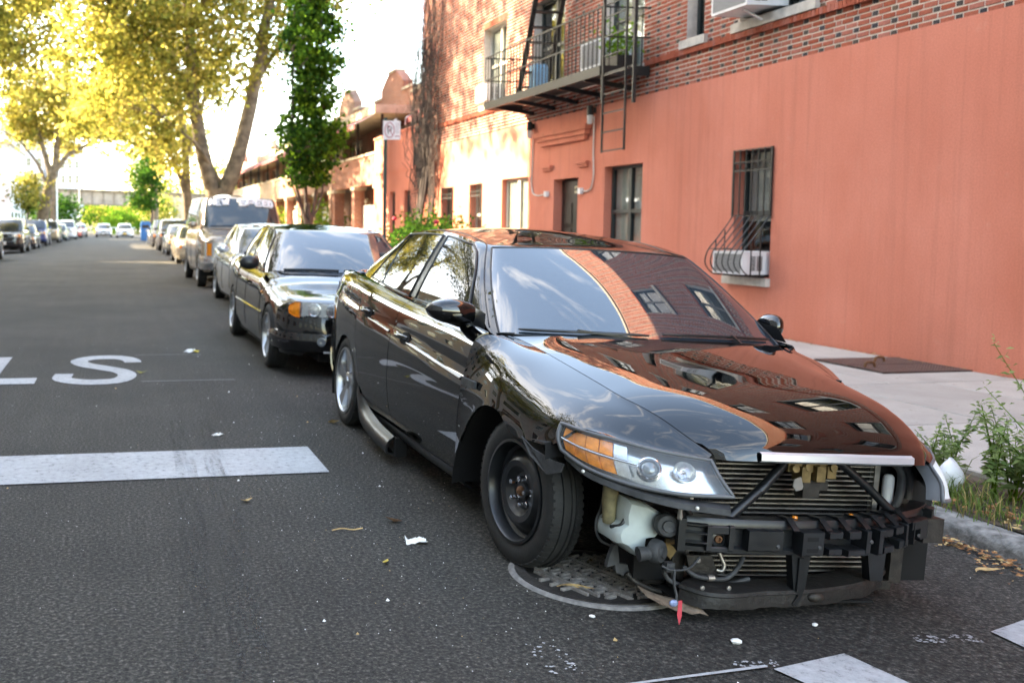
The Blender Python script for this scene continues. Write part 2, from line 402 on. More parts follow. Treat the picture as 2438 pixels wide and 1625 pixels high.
# ------------------------------------------------------------------ road markings (3 mm thick sheets)
def marking(name, polys, mat=None, lift=.006):
    mb = MB()
    for poly in polys:
        k = len(poly); mb.add([(x, y, RZ(x)+lift) for x, y in poly], [tuple(range(k))])
    return tag(mb.build(name, mat or MT['road_paint']), kind='structure')
def strip(x0, x1, y0a, y0b, y1a, y1b, n=10):
    out = []
    for i in range(n):
        a, c = i/n, (i+1)/n; f = lambda p, q, s: p+(q-p)*s
        out.append([(f(x0,x1,a), f(y0a,y0b,a)), (f(x0,x1,c), f(y0a,y0b,c)), (f(x0,x1,c), f(y1a,y1b,c)), (f(x0,x1,a), f(y1a,y1b,a))])
    return out
marking('stop_line_marking', strip(-5.9, 1.175, 4.92, 5.12, 5.62, 5.73, 20))
m, t, b = newmat('tyre_mark'); v = coords(t, 'Object', (30, 1.5, 1)); b.inputs['Base Color'].default_value = (.014,.014,.014,1); setp(b, rough=.7)
t.links.new(ramp(t, mixc(t, 1., ramp(t, noise(t, 1.0, 6, v, .7), [(.42, 0.), (.7, 1.)]), ramp(t, noise(t, 60, 3, coords(t), .6), [(.4, .1), (.65, 1.)]), 'MULTIPLY'), [(0, 0.), (.8, .6)]), b.inputs['Alpha'])
for x0, x1 in ((.30,.42),(.47,.60)): marking('tyre_mark', [[(x0+.05-.01*i*i*.2,6.6-.4*i),(x1+.05-.01*i*i*.2,6.6-.4*i),(x1+.05-.01*(i+1)**2*.2,6.2-.4*i),(x0+.05-.01*(i+1)**2*.2,6.2-.4*i)] for i in range(10)], m, lift=.010)
# the word, painted for drivers coming this way
def stroke(pts, w):
    out = []
    for (a, b2) in zip(pts, pts[1:]):
        pass
    P = [Vector((p[0], p[1], 0)) for p in pts]; Lp, Rp = [], []
    for i in range(len(P)):
        d = (P[min(i+1, len(P)-1)]-P[max(i-1, 0)]).normalized(); n = Vector((-d.y, d.x, 0))
        ww = w if not isinstance(w, tuple) else w
        Lp.append(P[i]+Vector((n.x*w[0], n.y*w[1], 0))/2); Rp.append(P[i]-Vector((n.x*w[0], n.y*w[1], 0))/2)
    for i in range(len(P)-1): out.append([(q.x, q.y) for q in (Lp[i], Rp[i], Rp[i+1], Lp[i+1])])
    return out
S_pts = spl([(-.47,8.82,0),(-.46,8.50,0),(-.25,8.33,0),(.00,8.38,0),(.10,8.62,0),(.07,8.88,0),(-.10,9.13,0),(-.30,9.38,0),(-.36,9.66,0),(-.22,9.86,0),(.02,9.86,0),(.16,9.62,0),(.17,9.48,0)], 40)
marking('letter_marking', stroke([(p.x, p.y) for p in S_pts], (.17, .27)))
marking('letter_marking', [[(-1.62,8.3),(-.70,8.3),(-.70,8.62),(-1.62,8.62)], [(-1.25,8.62),(-1.06,8.62),(-1.06,10.0),(-1.25,10.0)]])
O_pts = spl([(-2.2,8.33,0),(-1.95,8.6,0),(-1.92,9.15,0),(-1.98,9.7,0),(-2.2,9.9,0),(-2.43,9.7,0),(-2.5,9.15,0),(-2.43,8.6,0),(-2.2,8.33,0)], 36)
marking('letter_marking', stroke([(p.x, p.y) for p in O_pts], (.17, .27)))
marking('letter_marking', [[(-2.93,8.3),(-2.75,8.3),(-2.75,10.0),(-2.93,10.0)]]+stroke([(p.x, p.y) for p in spl([(-2.93,8.42,0),(-3.25,8.45,0),(-3.4,8.75,0),(-3.25,9.1,0),(-2.93,9.12,0)], 16)], (.17,.25)))
marking('guide_line_marking', [[(.22,8.30),(1.05,8.31),(1.05,8.335),(.22,8.33)],[(.2,10.0),(.9,10.0),(.9,10.02),(.2,10.02)]], M('worn_line', (.17,.17,.17), .8, var=.3, vscale=40))
# crosswalk bars running under the car nose towards the crossing
marking('crosswalk_bar_marking', [[(2.03,2.665),(2.345,2.755),(2.40,2.52),(2.52,1.3),(2.02,1.3),(2.07,2.55)]])
marking('crosswalk_bar_marking', [[(3.03,2.905),(3.30,3.02),(3.6,2.9),(3.5,1.3),(3.0,1.3),(3.03,2.75)]])
marking('crosswalk_bar_marking', [[(.72,2.05),(1.05,2.1),(1.02,1.2),(.66,1.2)]])
def frag(cx_, cy_, n, sx, sy, seed):
    r = random.Random(seed); out = []
    for _ in range(n):
        x, y = cx_+r.uniform(-sx, sx), cy_+r.uniform(-sy, sy); w = r.uniform(.002,.008); k = r.randrange(4,7); a0 = r.uniform(0,6.28)
        out.append([(x+w*r.uniform(.5,1.3)*math.cos(a0+6.2832*i/k), y+w*r.uniform(.4,1.2)*math.sin(a0+6.2832*i/k)) for i in range(k)])
    return out
tag(marking('chipped_paint_flecks', frag(1.37,2.80,34,.06,.12,3)+frag(2.80,2.85,60,.12,.03,4)+frag(2.0,2.70,40,.08,.02,5)+[[(1.15,2.556),(2.02,2.677),(2.02,2.692),(1.15,2.566)]], lift=.007), 'white flecks of chipped road paint on the asphalt', kind='stuff')

# ------------------------------------------------------------------ manhole under the nose
MT['castiron'] = M('cast_iron', (.035,.032,.030), .5, .2, var=.45, vscale=22, bmp=.3)
MT['castlight'] = M('pale_iron_top', (.36,.33,.30), .45, .3, var=.45, vscale=22, bmp=.3)  # pattern tops lightened in colour so the relief shows in low light
MT['old_concrete'] = M('pale_collar', (.20,.19,.18), .9, var=.3, vscale=30, bmp=.6, bscale=70)
mh = thing('manhole_cover', 'round cast iron manhole cover with basket weave pattern under the stripped car', 'manhole', (1.87,3.47,RZ(1.87))); mh.scale = (.80,.80,1)
MB().lathe([(.385,.002),(.385,.012),(.405,.011),(.418,.002)], n=56).build('collar', MT['old_concrete'], mh, 30)
MB().lathe([(.335,.003),(.335,.016),(.386,.016),(.386,.003)], n=56).build('frame_ring', MT['castiron'], mh, 30)
MB().lathe([(.0,.006),(.328,.006),(.330,.004)], n=48).build('plate', MT['castiron'], mh, 30)
mb = MB(); c_ = .034
for i in range(-10, 11):
    for j in range(-10, 11):
        x, y = i*c_, j*c_
        if (i+2*j) % 4 in (0, 1):
            hz = (i+j) % 2 == 0
            if hz: x0, x1, y0, y1 = x-.032, x+.032, y-.007, y+.007
            else: x0, x1, y0, y1 = x-.007, x+.007, y-.032, y+.032
            if max(math.hypot(a, d) for a in (x0, x1) for d in (y0, y1)) < .325: mb.box(x0, x1, y0, y1, .0055, .0165)
o = mb.build('raised_pattern', MT['castlight'], mh); o['kind'] = 'stuff'; o.rotation_euler = (0,0,.35)

# ------------------------------------------------------------------ the red building
WX = 7.9
m, t, b = newmat('red_stucco'); v = coords(t); vv = coords(t, 'Object', (1, 1.3, .6))
c1 = mixc(t, ramp(t, noise(t, .9, 6, vv, .62), [(.3, 0.), (.72, 1.)]), (.57,.182,.118), (.69,.258,.185))
c1 = mixc(t, ramp(t, noise(t, .45, 3, coords(t, 'Object', (1,1,1.2)), .5), [(.40, 0.), (.66, .55)]), c1, (.52,.160,.102)); c1 = mixc(t, ramp(t, noise(t, 4.5, 7, v, .7), [(.62, 0.), (.80, .5)]), c1, (.60,.30,.22))
c2 = mixc(t, 1., c1, ramp(t, noise(t, 60, 3, v), [(.3, .9), (.7, 1.08)]), 'MULTIPLY')
sv = coords(t, 'Object', (1, 9, .25)); c3 = mixc(t, 1., c2, ramp(t, noise(t, 1.1, 5, sv, .7), [(.30, .89), (.5, 1.0)]), 'MULTIPLY')
t.links.new(c3, b.inputs['Base Color']); setp(b, rough=.85, spec=.3)
bump(t, b, noise(t, 130, 3, v), .35, .006); MT['stucco'] = m
MT['mortar'] = M('pale_mortar', (.62,.53,.46), .95, var=.15, vscale=9)
def brickmat(name, a, bb, e):
    m, t, b = newmat(name); g = t.nodes.new('ShaderNodeNewGeometry'); oi = t.nodes.new('ShaderNodeObjectInfo')
    ad = t.nodes.new('ShaderNodeMath'); ad.operation = 'ADD'; fr = t.nodes.new('ShaderNodeMath'); fr.operation = 'FRACT'
    t.links.new(g.outputs['Random Per Island'], ad.inputs[0]); t.links.new(oi.outputs['Random'], ad.inputs[1]); t.links.new(ad.outputs[0], fr.inputs[0])
    c = ramp(t, fr.outputs[0], [(0, a), (.55, bb), (1, e)]); v = coords(t)
    t.links.new(mixc(t, 1., c, ramp(t, noise(t, 40, 4, v), [(.3, .75), (.7, 1.15)]), 'MULTIPLY'), b.inputs['Base Color']); setp(b, rough=.8, spec=.3); bump(t, b, noise(t, 90, 3, v), .3, .004); return m
MT['brick'] = brickmat('red_brick', (.30,.062,.030), (.36,.085,.045), (.38,.13,.095))
MT['brick_dark'] = brickmat('dark_header_brick', (.030,.028,.036), (.055,.045,.040), (.12,.075,.045))
MT['stone_sill'] = M('stone_sill', (.50,.47,.42), .85, var=.25, vscale=7, bmp=.3)
MT['frame_dark'] = M('dark_window_frame', (.035,.045,.045), .45, var=.15)
MT['frame_white'] = M('white_window_frame', (.62,.60,.55), .5, var=.1)
MT['pane'] = clearglass('window_pane', (.80,.84,.84), 1.6)
MT['curtain'] = M('pale_curtain', (.60,.57,.52), .9, var=.12, vscale=5)
MT['shade'] = M('roller_shade', (.66,.60,.56), .9, var=.05)
MT['room'] = M('dim_room', (.03,.03,.03), .95, var=0)
MT['curtain_gold'] = M('ochre_curtain', (.45,.28,.08), .9, var=.2)
bd = thing('apartment_building', 'red apartment building with salmon stucco base and patterned brick above', 'building')
def wallgrid(Y0, Y1, Z0, Z1, holes, X, depth):
    ys = sorted({Y0, Y1}|{h[0] for h in holes}|{h[1] for h in holes}); zs = sorted({Z0, Z1}|{h[2] for h in holes}|{h[3] for h in holes})
    ys = [y for y in ys if Y0 <= y <= Y1]; zs = [z for z in zs if Z0 <= z <= Z1]; mb = MB()
    for a, c in zip(ys, ys[1:]):
        for e, g in zip(zs, zs[1:]):
            ym, zm = (a+c)/2, (e+g)/2
            if not any(h[0] < ym < h[1] and h[2] < zm < h[3] for h in holes):
                mb.add([(X,a,e),(X,c,e),(X,c,g),(X,a,g)], [(3,2,1,0)])
    for h in holes:
        a, c, e, g = h[:4]; d = X+(h[4] if len(h) > 4 else depth)
        mb.add([(X,a,e),(d,a,e),(d,a,g),(X,a,g)], [(0,1,2,3)]); mb.add([(X,c,e),(d,c,e),(d,c,g),(X,c,g)], [(3,2,1,0)])
        mb.add([(X,a,g),(d,a,g),(d,c,g),(X,c,g)], [(0,1,2,3)]); mb.add([(X,a,e),(d,a,e),(d,c,e),(X,c,e)], [(3,2,1,0)])
    return mb
LOW = [(10.72,11.43,.72,2.31),(13.60,14.73,.86,2.30),(15.62,16.53,.0,2.18,.20),(17.61,18.87,.86,2.29),(19.93,20.61,.9,2.26),(21.71,22.46,.9,2.25)]
wallgrid(-6, 24, -.25, 3.305, LOW, WX, .16).build('stucco_wall', MT['stucco'], bd)
UP2 = [(12.20,12.60,3.92,5.45),(10.15,11.47,3.92,5.45),(16.26,17.51,3.78,5.5),(13.68,14.86,3.78,5.45),(18.78,20.0,3.92,5.52),(7.0,8.2,3.92,5.45),(4.2,5.5,3.92,5.45),(1.2,2.4,3.92,5.45),(-2,-.8,3.92,5.45)]
UP3 = [(a, c, 7.05, 8.55) for a, c, e, g in UP2]
wallgrid(-6, 24, 3.305, 10.1, UP2+UP3, WX+.012, .2).build('brick_wall', MT['mortar'], bd)
MB().box(WX+.012, 22, 24.0, 24.02, -.2, 10.1).box(WX+.3, 22, -6, 24, 10.05, 10.1).box(WX+.02, 22, -6.02, -6, -.2, 10.1).build('end_wall', MT['brick'], bd)
MB().box(WX-.05, WX+.35, -6.05, 24.05, 10.1, 10.22).build('coping', MT['stone_sill'], bd)
MB().box(WX+.5, WX+.52, -6, 24, -.2, 10).build('interior', MT['room'], bd)
# bricks: alternating stretcher and stretcher/header courses
CH, BS, BH, MJ = .0625, .1685, .0845, .0145
holes2 = [(a-.0, c+.0, e, g) for a, c, e, g in UP2+UP3]
bricks = []
row = 0; z = 3.3
while z < 10.05:
    z1 = z+CH-MJ
    y = -6+(0 if row % 2 else .126); k = 0
    belt = 3.70 < z < 3.80
    while y < 24:
        hd = (row % 2 == 0) and (k % 2 == 1); w = (BH if hd else BS); y1 = y+w-MJ
        segs = [(y, y1)]
        for h in holes2:
            if z1 > h[2] and z < h[3]:
                ns = []
                for a, c in segs:
                    if c <= h[0] or a >= h[1]: ns.append((a, c))
                    else:
                        if a < h[0]: ns.append((a, h[0]))
                        if c > h[1]: ns.append((h[1], c))
                segs = ns
        for a, c in segs:
            if c-a > .03: bricks.append((a, c, z, z1, 1 if (hd and rnd.random() < .93) else 0, abs(c-a-w+MJ) < 1e-6))
        y += w; k += 1
    row += 1; z += CH
def inframe(p):
    d = Vector(p)-Vector((0,0,CAMH)); zz = d.dot(fw)
    x = 547.5+2271*d.dot(rt)/zz; yv = 687.2-2271*d.dot(up_)/zz
    return 0 < x < 2438 and 0 < yv < 1625
order = sorted((i for i, q in enumerate(bricks) if q[5] and q[0] > 6 and q[3] < 4.6 and inframe((WX, (q[0]+q[1])/2, (q[2]+q[3])/2))), key=lambda i: bricks[i][0])[:300]
pick = set(order)
def brickmesh(w, mat):
    a, h, e, pj = w/2, (CH-MJ)/2, .003, .007; mb = MB()
    mb.add([(0,-a,-h),(0,a,-h),(0,a,h),(0,-a,h),(-pj,-a+e,-h+e),(-pj,a-e,-h+e),(-pj,a-e,h-e),(-pj,-a+e,h-e)], [(7,6,5,4),(0,4,5,1),(1,5,6,2),(2,6,7,3),(3,7,4,0)])
    return mb.mesh('brick', mat)
bm_s, bm_h, bm_hr = brickmesh(BS-MJ, MT['brick']), brickmesh(BH-MJ, MT['brick_dark']), brickmesh(BH-MJ, MT['brick'])
for i in order:
    a, c, e, g, hd, _ = bricks[i]
    o = link('brick', bm_s if c-a > .1 else (bm_h if hd else bm_hr), bd); o.location = (WX+.012+rnd.uniform(-.002,.002), (a+c)/2, (e+g)/2)
mb = MB()
for i, (a, c, e, g, hd, _) in enumerate(bricks):
    if i in pick: continue
    X, pj = WX+.012, .007+rnd.uniform(-.002,.002)
    mb.add([(X,a,e),(X,c,e),(X,c,g),(X,a,g),(X-pj,a+.003,e+.003),(X-pj,c-.003,e+.003),(X-pj,c-.003,g-.003),(X-pj,a+.003,g-.003)], [(7,6,5,4),(0,4,5,1),(1,5,6,2),(2,6,7,3),(3,7,4,0)], hd)
o = mb.build('brickwork', [MT['brick'], MT['brick_dark']], bd); o['kind'] = 'stuff'
mb = MB(); y = -6
while y < 24:                                             # projecting rowlock band under the sills
    if not any(a-.05 < y < c+.05 and e < 3.79 for a, c, e, g in UP2): mb.box(WX-.032, WX+.01, y, y+.05, 3.722, 3.80)
    y += .0585
o = mb.build('rowlock_band', MT['brick'], bd); o['kind'] = 'stuff'
for a, c, e, g in UP2+UP3:
    mb = MB(); y = a-.02
    while y < c: mb.box(WX-.004, WX+.012, y, y+.052, g, g+.13); y += .0625
    o = mb.build('lintel_bricks', MT['brick'], bd); o['kind'] = 'stuff'
    MB().box(WX-.05, WX+.2, a-.09, c+.09, e-.115, e).build('window_sill', MT['stone_sill'], bd)
def window(Y0, Y1, Z0, Z1, X, fm, mull=False, back='curtain', fwid=.05, parent=None, split=.5):
    """sash window: frame > panes; shade or curtain hangs behind"""
    parent = parent or bd; mb = MB(); d = X
    mb.box(d, d+.06, Y0, Y0+fwid, Z0, Z1).box(d, d+.06, Y1-fwid, Y1, Z0, Z1).box(d+.001, d+.059, Y0+fwid, Y1-fwid, Z0, Z0+fwid).box(d+.001, d+.059, Y0+fwid, Y1-fwid, Z1-fwid, Z1)
    zm = Z0+(Z1-Z0)*split; spans = [(Y0+fwid, Y1-fwid)]
    if mull:
        ym = (Y0+Y1)/2; mb.box(d-.004, d+.056, ym-.04, ym+.04, Z0+fwid, Z1-fwid); spans = [(Y0+fwid, ym-.04), (ym+.04, Y1-fwid)]
    for a, c in spans:
        mb.box(d+.004, d+.05, a, c, zm-.03, zm+.03)
    w = mb.build('window', fm, parent)
    for a, c in spans:
        for e, g in ((Z0+fwid, zm-.03), (zm+.03, Z1-fwid)):
            MB().box(d+.024, d+.030, a, c, e, g).build('pane', MT['pane'], w)
    if back:
        zb = Z0+fwid if back != 'shade' else zm-.1
        n = 24; G = [[(d+.052+.010*math.sin(i*1.9)*(0 if back == 'shade' else 1), Y0+fwid+(Y1-Y0-2*fwid)*i/n, zz) for zz in (zb, Z1-fwid)] for i in range(n+1)]
        MB().grid(G).build('curtain' if back != 'shade' else 'blind', MT[back], w)
    return w
window(10.72,11.43,.72,2.31, WX+.13, MT['frame_dark'], back='shade', fwid=.04)
window(13.60,14.73,.86,2.30, WX+.13, MT['frame_dark'], True, 'curtain')
window(17.61,18.87,.86,2.29, WX+.10, MT['frame_white'], True, 'curtain', split=.22)
window(19.93,20.61,.9,2.26, WX+.12, MT['frame_white'], False, 'shade'); window(21.71,22.46,.9,2.25, WX+.12, MT['frame_dark'], False, None)
for i, (a, c, e, g) in enumerate(UP2+UP3):
    dk = (a, e) in ((12.20,3.92),(16.26,3.78),(13.68,3.78))
    window(a, c, e, g, WX+.16, MT['frame_white'] if (18.5 < a < 19) else MT['frame_dark'], c-a > .8, [None, 'shade', None, 'curtain', 'curtain', 'shade', 'curtain', 'shade', 'curtain'][i % 9])
mb = MB()                                                  # white louvres in the upper right of the wide window
for i in range(6): mb.box(WX+.172, WX+.196, 13.66, 14.10, 1.78+i*.075, 1.80+i*.075)
mb.build('shutter_slats', MT['frame_white'], bd)
MB().box(WX+.24, WX+.27, 13.68, 13.80, .92, 2.24).build('curtain', MT['curtain_gold'], bd)
# doorway
dr = MB().box(WX+.16, WX+.20, 15.63, 16.52, .02, 2.16); dr = dr.build('door', M('black_metal_door', (.012,.012,.012), .4, var=.3), bd)
mb = MB()
for z0, z1 in ((.2,.7),(.78,1.3),(1.38,1.75)):
    for y0 in (15.74, 16.12): mb.box(WX+.145, WX+.16, y0, y0+.30, z0, z1)
mb.build('door_panel', MT['iron'], dr); MB().lathe([(0,0),(.028,0),(.03,.02),(.02,.05),(0,.055)], (WX+.155,15.74,1.02), (-1,0,0), 16).build('door_handle', MT['brass'], dr, 40)
MB().box(WX+.135, WX+.146, 15.70, 16.00, 1.92, 2.04).build('number_plate', M('cream_plate', (.45,.42,.28), .5, var=.1), dr)
mb = MB()
for i, q in enumerate(('1','5','9','7')): pass
mb = MB()
def seg(mb, y, z, code, s=.05):
    """seven-segment strokes on the doorway plate, facing the street"""
    w, h = s*.55, s; X = WX+.131; P = dict(a=((0,h),(w,h)), b=((w,h),(w,h/2)), c=((w,h/2),(w,0)), d=((0,0),(w,0)), e=((0,0),(0,h/2)), f=((0,h/2),(0,h)), g=((0,h/2),(w,h/2)))
    for k in code:
        (a0, b0), (a1, b1) = P[k]; mb.bar((X, y-a0, z+b0), (X, y-a1, z+b1), .009)
for i, k in enumerate(('abged', 'abcdef', 'acdfg', 'abc')): seg(mb, 15.97-i*.06, 1.955, k)
mb.build('house_number', MT['iron'], dr)
# corbelled ledges over the doorway, painted like the wall
for i, (p, z0, z1, ins) in enumerate(((.13,2.965,3.05,0),(.095,2.885,2.962,.07),(.062,2.80,2.882,.15))):
    MB().box(WX-p, WX-.002, 15.17+ins, 17.17-ins, z0, z1).build('corbel_ledge', MT['stucco'], bd)
for y0, y1 in ((15.24,15.60),(16.57,16.93)):
    o = MB().box(WX-.07, WX-.002, y0, y1, 2.40, 2.44).box(WX-.04, WX-.002, y0+.03, y1-.03, 2.345, 2.398).build('small_ledge', MT['stucco'], bd)
MB().box(WX-.06, WX+.15, 10.70, 11.55, .615, .715).build('window_sill', MT['stone_sill'], bd)
for a, c in ((13.55,14.78),(17.56,18.92),(19.9,20.65),(21.68,22.5)): MB().box(WX-.04, WX+.12, a, c, .78, .855).build('window_sill', MT['stucco'], bd)

# lower stucco annex past the corner
an = thing('stucco_annex', 'low salmon stucco annex with flat top beyond the brick corner', 'building', (0,0,0))
wallgrid(24.03, 28.6, -.2, 3.92, [(25.0,25.55,.9,2.3),(26.4,26.95,.9,2.3)], WX+.004, .15).build('wall', MT['stucco'], an)
MB().box(WX+.01, 16, 28.58, 28.6, -.2, 3.9).box(WX+.2, 16, 24.03, 28.6, 3.85, 3.9).build('side_wall', MT['stucco'], an)
MB().box(WX-.03, WX+.3, 24.03, 28.62, 3.92, 3.98).build('coping', MT['stucco'], an); MB().box(WX-.012, WX+.002, 24.03, 28.58, 2.86, 2.885).build('score_line', MT['stucco'], an)
for a, c in ((25.0,25.55),(26.4,26.95)): window(a, c, .9, 2.3, WX+.1, MT['frame_dark'], False, None, parent=an)

# ------------------------------------------------------------------ things on the wall
def grille(name, label, Y0, Y1, Z0, Z1, zb, belly, nb, fancy=True):
    g = thing(name, label, 'window grille', (WX, (Y0+Y1)/2, Z0)); h = Z1-Z0; w = (Y1-Y0)/2; X = -.02
    bar = MB().bar((0,0,0), (0,0,1), .012).mesh('bar', MT['iron'])
    ys = [-w+.02+(2*w-.04)*i/(nb-1) for i in range(nb)]
    for y in ys:
        o = link('bar', bar, g); o.location = (X, y, zb); o.scale = (1,1,h-zb)
    for z in ((zb, h-.27, h-.16, h-.01) if fancy else (zb, h-.01, h*.5)):
        MB().bar((X-.001,-w,z), (X-.001,w,z), .02, .014).build('rail', MT['iron'], g)
    for y in (-w+.005, w-.005): MB().bar((X+.002,y,zb), (X+.002,y,h), .02).build('rail', MT['iron'], g)
    if fancy:
        for a, c in zip(ys, ys[1:]):
            n = 14; r = (c-a)/2*.9; MB().tube([(X, (a+c)/2+r*.8*math.cos(6.2832*i/n), h-.215+.048*math.sin(6.2832*i/n)) for i in range(n)], .005, 5, True).build('ring', MT['iron'], g)
    if belly:
        pr = [(0,zb,0),(-.03,zb-.05,0),(-.20,zb-.28,0),(-.34,zb-.47,0),(-.36,zb-.60,0),(-.27,zb-.72,0),(-.06,.0,0)]
        cu = [(p[0], p[1]) for p in spl([(a, c, 0) for a, c, _ in pr], 26)]
        for y in ys: MB().tube([(X+p[0], y, max(p[1], .0)) for p in cu], .0075, 6).build('belly_bar', MT['iron'], g, 60)
        for y in (-w+.02, w-.02):
            for x in (-.10, -.22):
                zt = next(p[1] for p in cu if p[0] <= x); zl = next(p[1] for p in reversed(cu) if p[0] <= x)
                MB().bar((X+x,y,max(zl,0)), (X+x,y,zt), .011).build('belly_bar', MT['iron'], g)
        MB().tube([(X,-w+.02,zb-.42),(X-.30,-w+.02,zb-.42),(X-.30,w-.02,zb-.42),(X,w-.02,zb-.42)], .006, 6).build('rail', MT['iron'], g)
        MB().bar((X-.06,-w,.012), (X-.06,w,.012), .02).build('rail', MT['iron'], g)
    return g
grille('window_grille', 'black iron grille with bulging belly over the narrow stucco window', 10.71, 11.44, .725, 2.315, .76, True, 7)
grille('window_grille', 'flat iron grille on the sunlit window nearest the rose bush', 19.93, 20.61, .9, 2.26, .02, False, 6)
grille('window_grille', 'flat iron grille on the shaded window beside the vine', 21.71, 22.46, .9, 2.25, .02, False, 6)
def ac(name, label, Y0, Y1, Z0, Z1, proj, X=WX):
    a = thing(name, label, 'air conditioner', (X, (Y0+Y1)/2, Z0)); w, h = (Y1-Y0)/2, Z1-Z0
    MB().box(-proj, .12, -w, w, 0, h).build('case', MT['white_plastic'], a)
    MB().box(-proj-.004, -proj-.001, -w+.03, w-.03, .03, h-.03).build('coil_grille', M('coil_grey', (.22,.22,.22), .7, var=.5, vscale=120), a)
    mb = MB()
    for i in range(9): mb.box(-proj+.10, -proj+.17, -w-.004, -w-.001, .05+i*(h-.1)/9, .05+i*(h-.1)/9+.012).box(-proj+.19, -proj+.26, -w-.004, -w-.001, .05+i*(h-.1)/9, .05+i*(h-.1)/9+.012)
    mb.build('louvre', MT['plastic'], a); return a
ac('air_conditioner', 'white window air conditioner behind the bulging iron grille', 10.80, 11.38, .76, 1.04, .30)
u = ac('air_conditioner', 'white air conditioner jutting out above the stone sill in the brick', 10.72, 11.40, 3.98, 4.42, .42)
MB().bar((-.3,-.1,-.01), (.0,-.1,-.14), .04, .02).build('bracket', MT['white_plastic'], u)
ac('air_conditioner', 'white air conditioner behind the fire escape railing', 14.22, 14.84, 3.84, 4.26, .40)
ac('air_conditioner', 'white air conditioner low in the sunlit upper window', 19.3, 19.9, 3.95, 4.3, .2)
def lamp(y, z, ybox, zbox, label):
    g = thing('wall_lamp', label, 'wall lamp', (WX, y, z)); X = -.09
    MB().lathe([(.0,.16),(.045,.16),(.052,.12),(.052,.02),(.06,.0)], (X,0,0), n=20).build('cap', MT['iron'], g, 40)
    MB().lathe([(.048,.0),(.05,-.02),(.044,-.13),(.03,-.145),(0,-.147)], (X,0,0), n=20).build('glass_jar', M('milk_glass', (.75,.76,.76), .25, var=.03), g, 40)
    MB().bar((X+.03,0,.08), (0,0,.08), .06, .09).build('bracket', MT['iron'], g)
    s_ = -1 if ybox < y else 1; dz = zbox-z; dy = ybox-y
    MB().tube(spl([(-.02,0,-.02),(-.02,0,dz*.5),(-.02,0,dz+.13),(-.02,s_*.05,dz+.03),(-.02,s_*.13,dz),(-.02,dy,dz)], 30), .011, 8).build('conduit', M('grey_conduit', (.55,.54,.52), .45, .3, var=.1), g, 40)
    MB().box(-.06,0,dy-.045,dy+.045,dz-.05,dz+.05).build('junction_box', MT['white_plastic'], g)
lamp(17.40, 3.14, 16.76, 1.93, 'caged jar wall lamp left of the doorway at the sun edge'); lamp(15.08, 3.17, 15.47, 1.94, 'jar wall lamp right of the doorway below the fire escape')

# fire escape
fe = thing('fire_escape', 'black iron fire escape balcony with drop ladder on the brick wall', 'fire escape', (7.14, 13.5, 3.68))
LY, DX = 4.44, .76
MB().box(-.02,.02,0,LY,-.11,.03).build('front_channel', MT['iron'], fe); MB().box(.02,DX,-.02,.02,-.11,.03).build('end_channel', MT['iron'], fe); MB().box(.02,DX,LY-.02,LY+.02,-.11,.03).build('end_channel', MT['iron'], fe)
for i in range(5): MB().bar((.0,.5+i*.86,-.10), (DX,.5+i*.86,-.22), .05, .07).build('brace', MT['iron'], fe)
sm_ = MB().box(-.019,.019,.025,LY-.025,-.012,.010).mesh('slat', MT['iron'])
for i in range(11):
    o = link('slat', sm_, fe); o.location = (.07+i*.064, 0, 0)
for z in (.88, .45): MB().bar((-.001,0,z), (-.001,LY,z), .022).build('rail', MT['iron'], fe)
for y in (0, LY):
    for z in (.88, .45): MB().bar((0,y+.001,z), (DX,y+.001,z), .022).build('rail', MT['iron'], fe)
bl = MB().bar((0,0,.03), (0,0,.88), .014).mesh('baluster', MT['iron'])
n = 34
for i in range(n+1):
    o = link('baluster', bl, fe); o.location = (0, LY*i/n, 0)
for y in (0, LY):
    for i in range(1, 6): o = link('baluster', bl, fe); o.location = (DX*i/6, y, 0)
for y in (0, -.86): MB().bar((.02,y-.03,-.5 if y == 0 else -.62), (.02,y-.03,1.05), .045, .03).build('hanger_post', MT['iron'], fe)
MB().bar((.02,-.9,-.11), (.02,-.03,-.11), .03).build('hanger_bar', MT['iron'], fe)
MB().bar((.02,-.9,.88), (.02,-.03,.88), .022).build('hanger_bar', MT['iron'], fe); MB().bar((.02,-.89,.88), (DX,-.89,.88), .022).build('hanger_bar', MT['iron'], fe)
lad = MB()
for y in (-.12, -.74): lad.bar((-.02,y,-1.26), (-.02,y,.9), .03, .014)
lad = lad.build('drop_ladder', MT['iron'], fe)
rg = MB().bar((-.02,-.74,0), (-.02,-.12,0), .018).mesh('rung', MT['iron'])
for i in range(8): o = link('rung', rg, lad); o.location = (0,0,-1.24+i*.275)
st = MB()
for x in (.12, .62): st.bar((x,3.15,.05), (x,2.05,2.75), .09, .02)
st = st.build('stair', MT['iron'], fe)
tr = MB().box(.12,.62,-.07,.07,-.012,.012).mesh('tread', MT['iron'])
for i in range(11): o = link('tread', tr, st); o.location = (0, 3.11-i*.1*1.0, .15+i*.245)
pot = thing('potted_plant', 'leafy green plant in a dark box on the fire escape', 'potted plant', (7.55, 13.62, 3.715))
MB().box(-.13,.13,-.05,.32,0,.17).build('planter', MT['iron'], pot)
mb = MB(); r_ = random.Random(5)
def leafquad(mb, p, s, r_, mi=0, asp=.6):
    a = Vector((r_.gauss(0,1), r_.gauss(0,1), r_.gauss(0,1))).normalized(); c = a.orthogonal().normalized(); e = a.cross(c); th = r_.uniform(0, 6.28)
    u_, w_ = c*math.cos(th)+e*math.sin(th), -c*math.sin(th)+e*math.cos(th); p = Vector(p)
    mb.add([p-u_*s*.5, p+w_*s*asp*.5, p+u_*s*.5, p-w_*s*asp*.5], [(0,1,2,3)], mi)
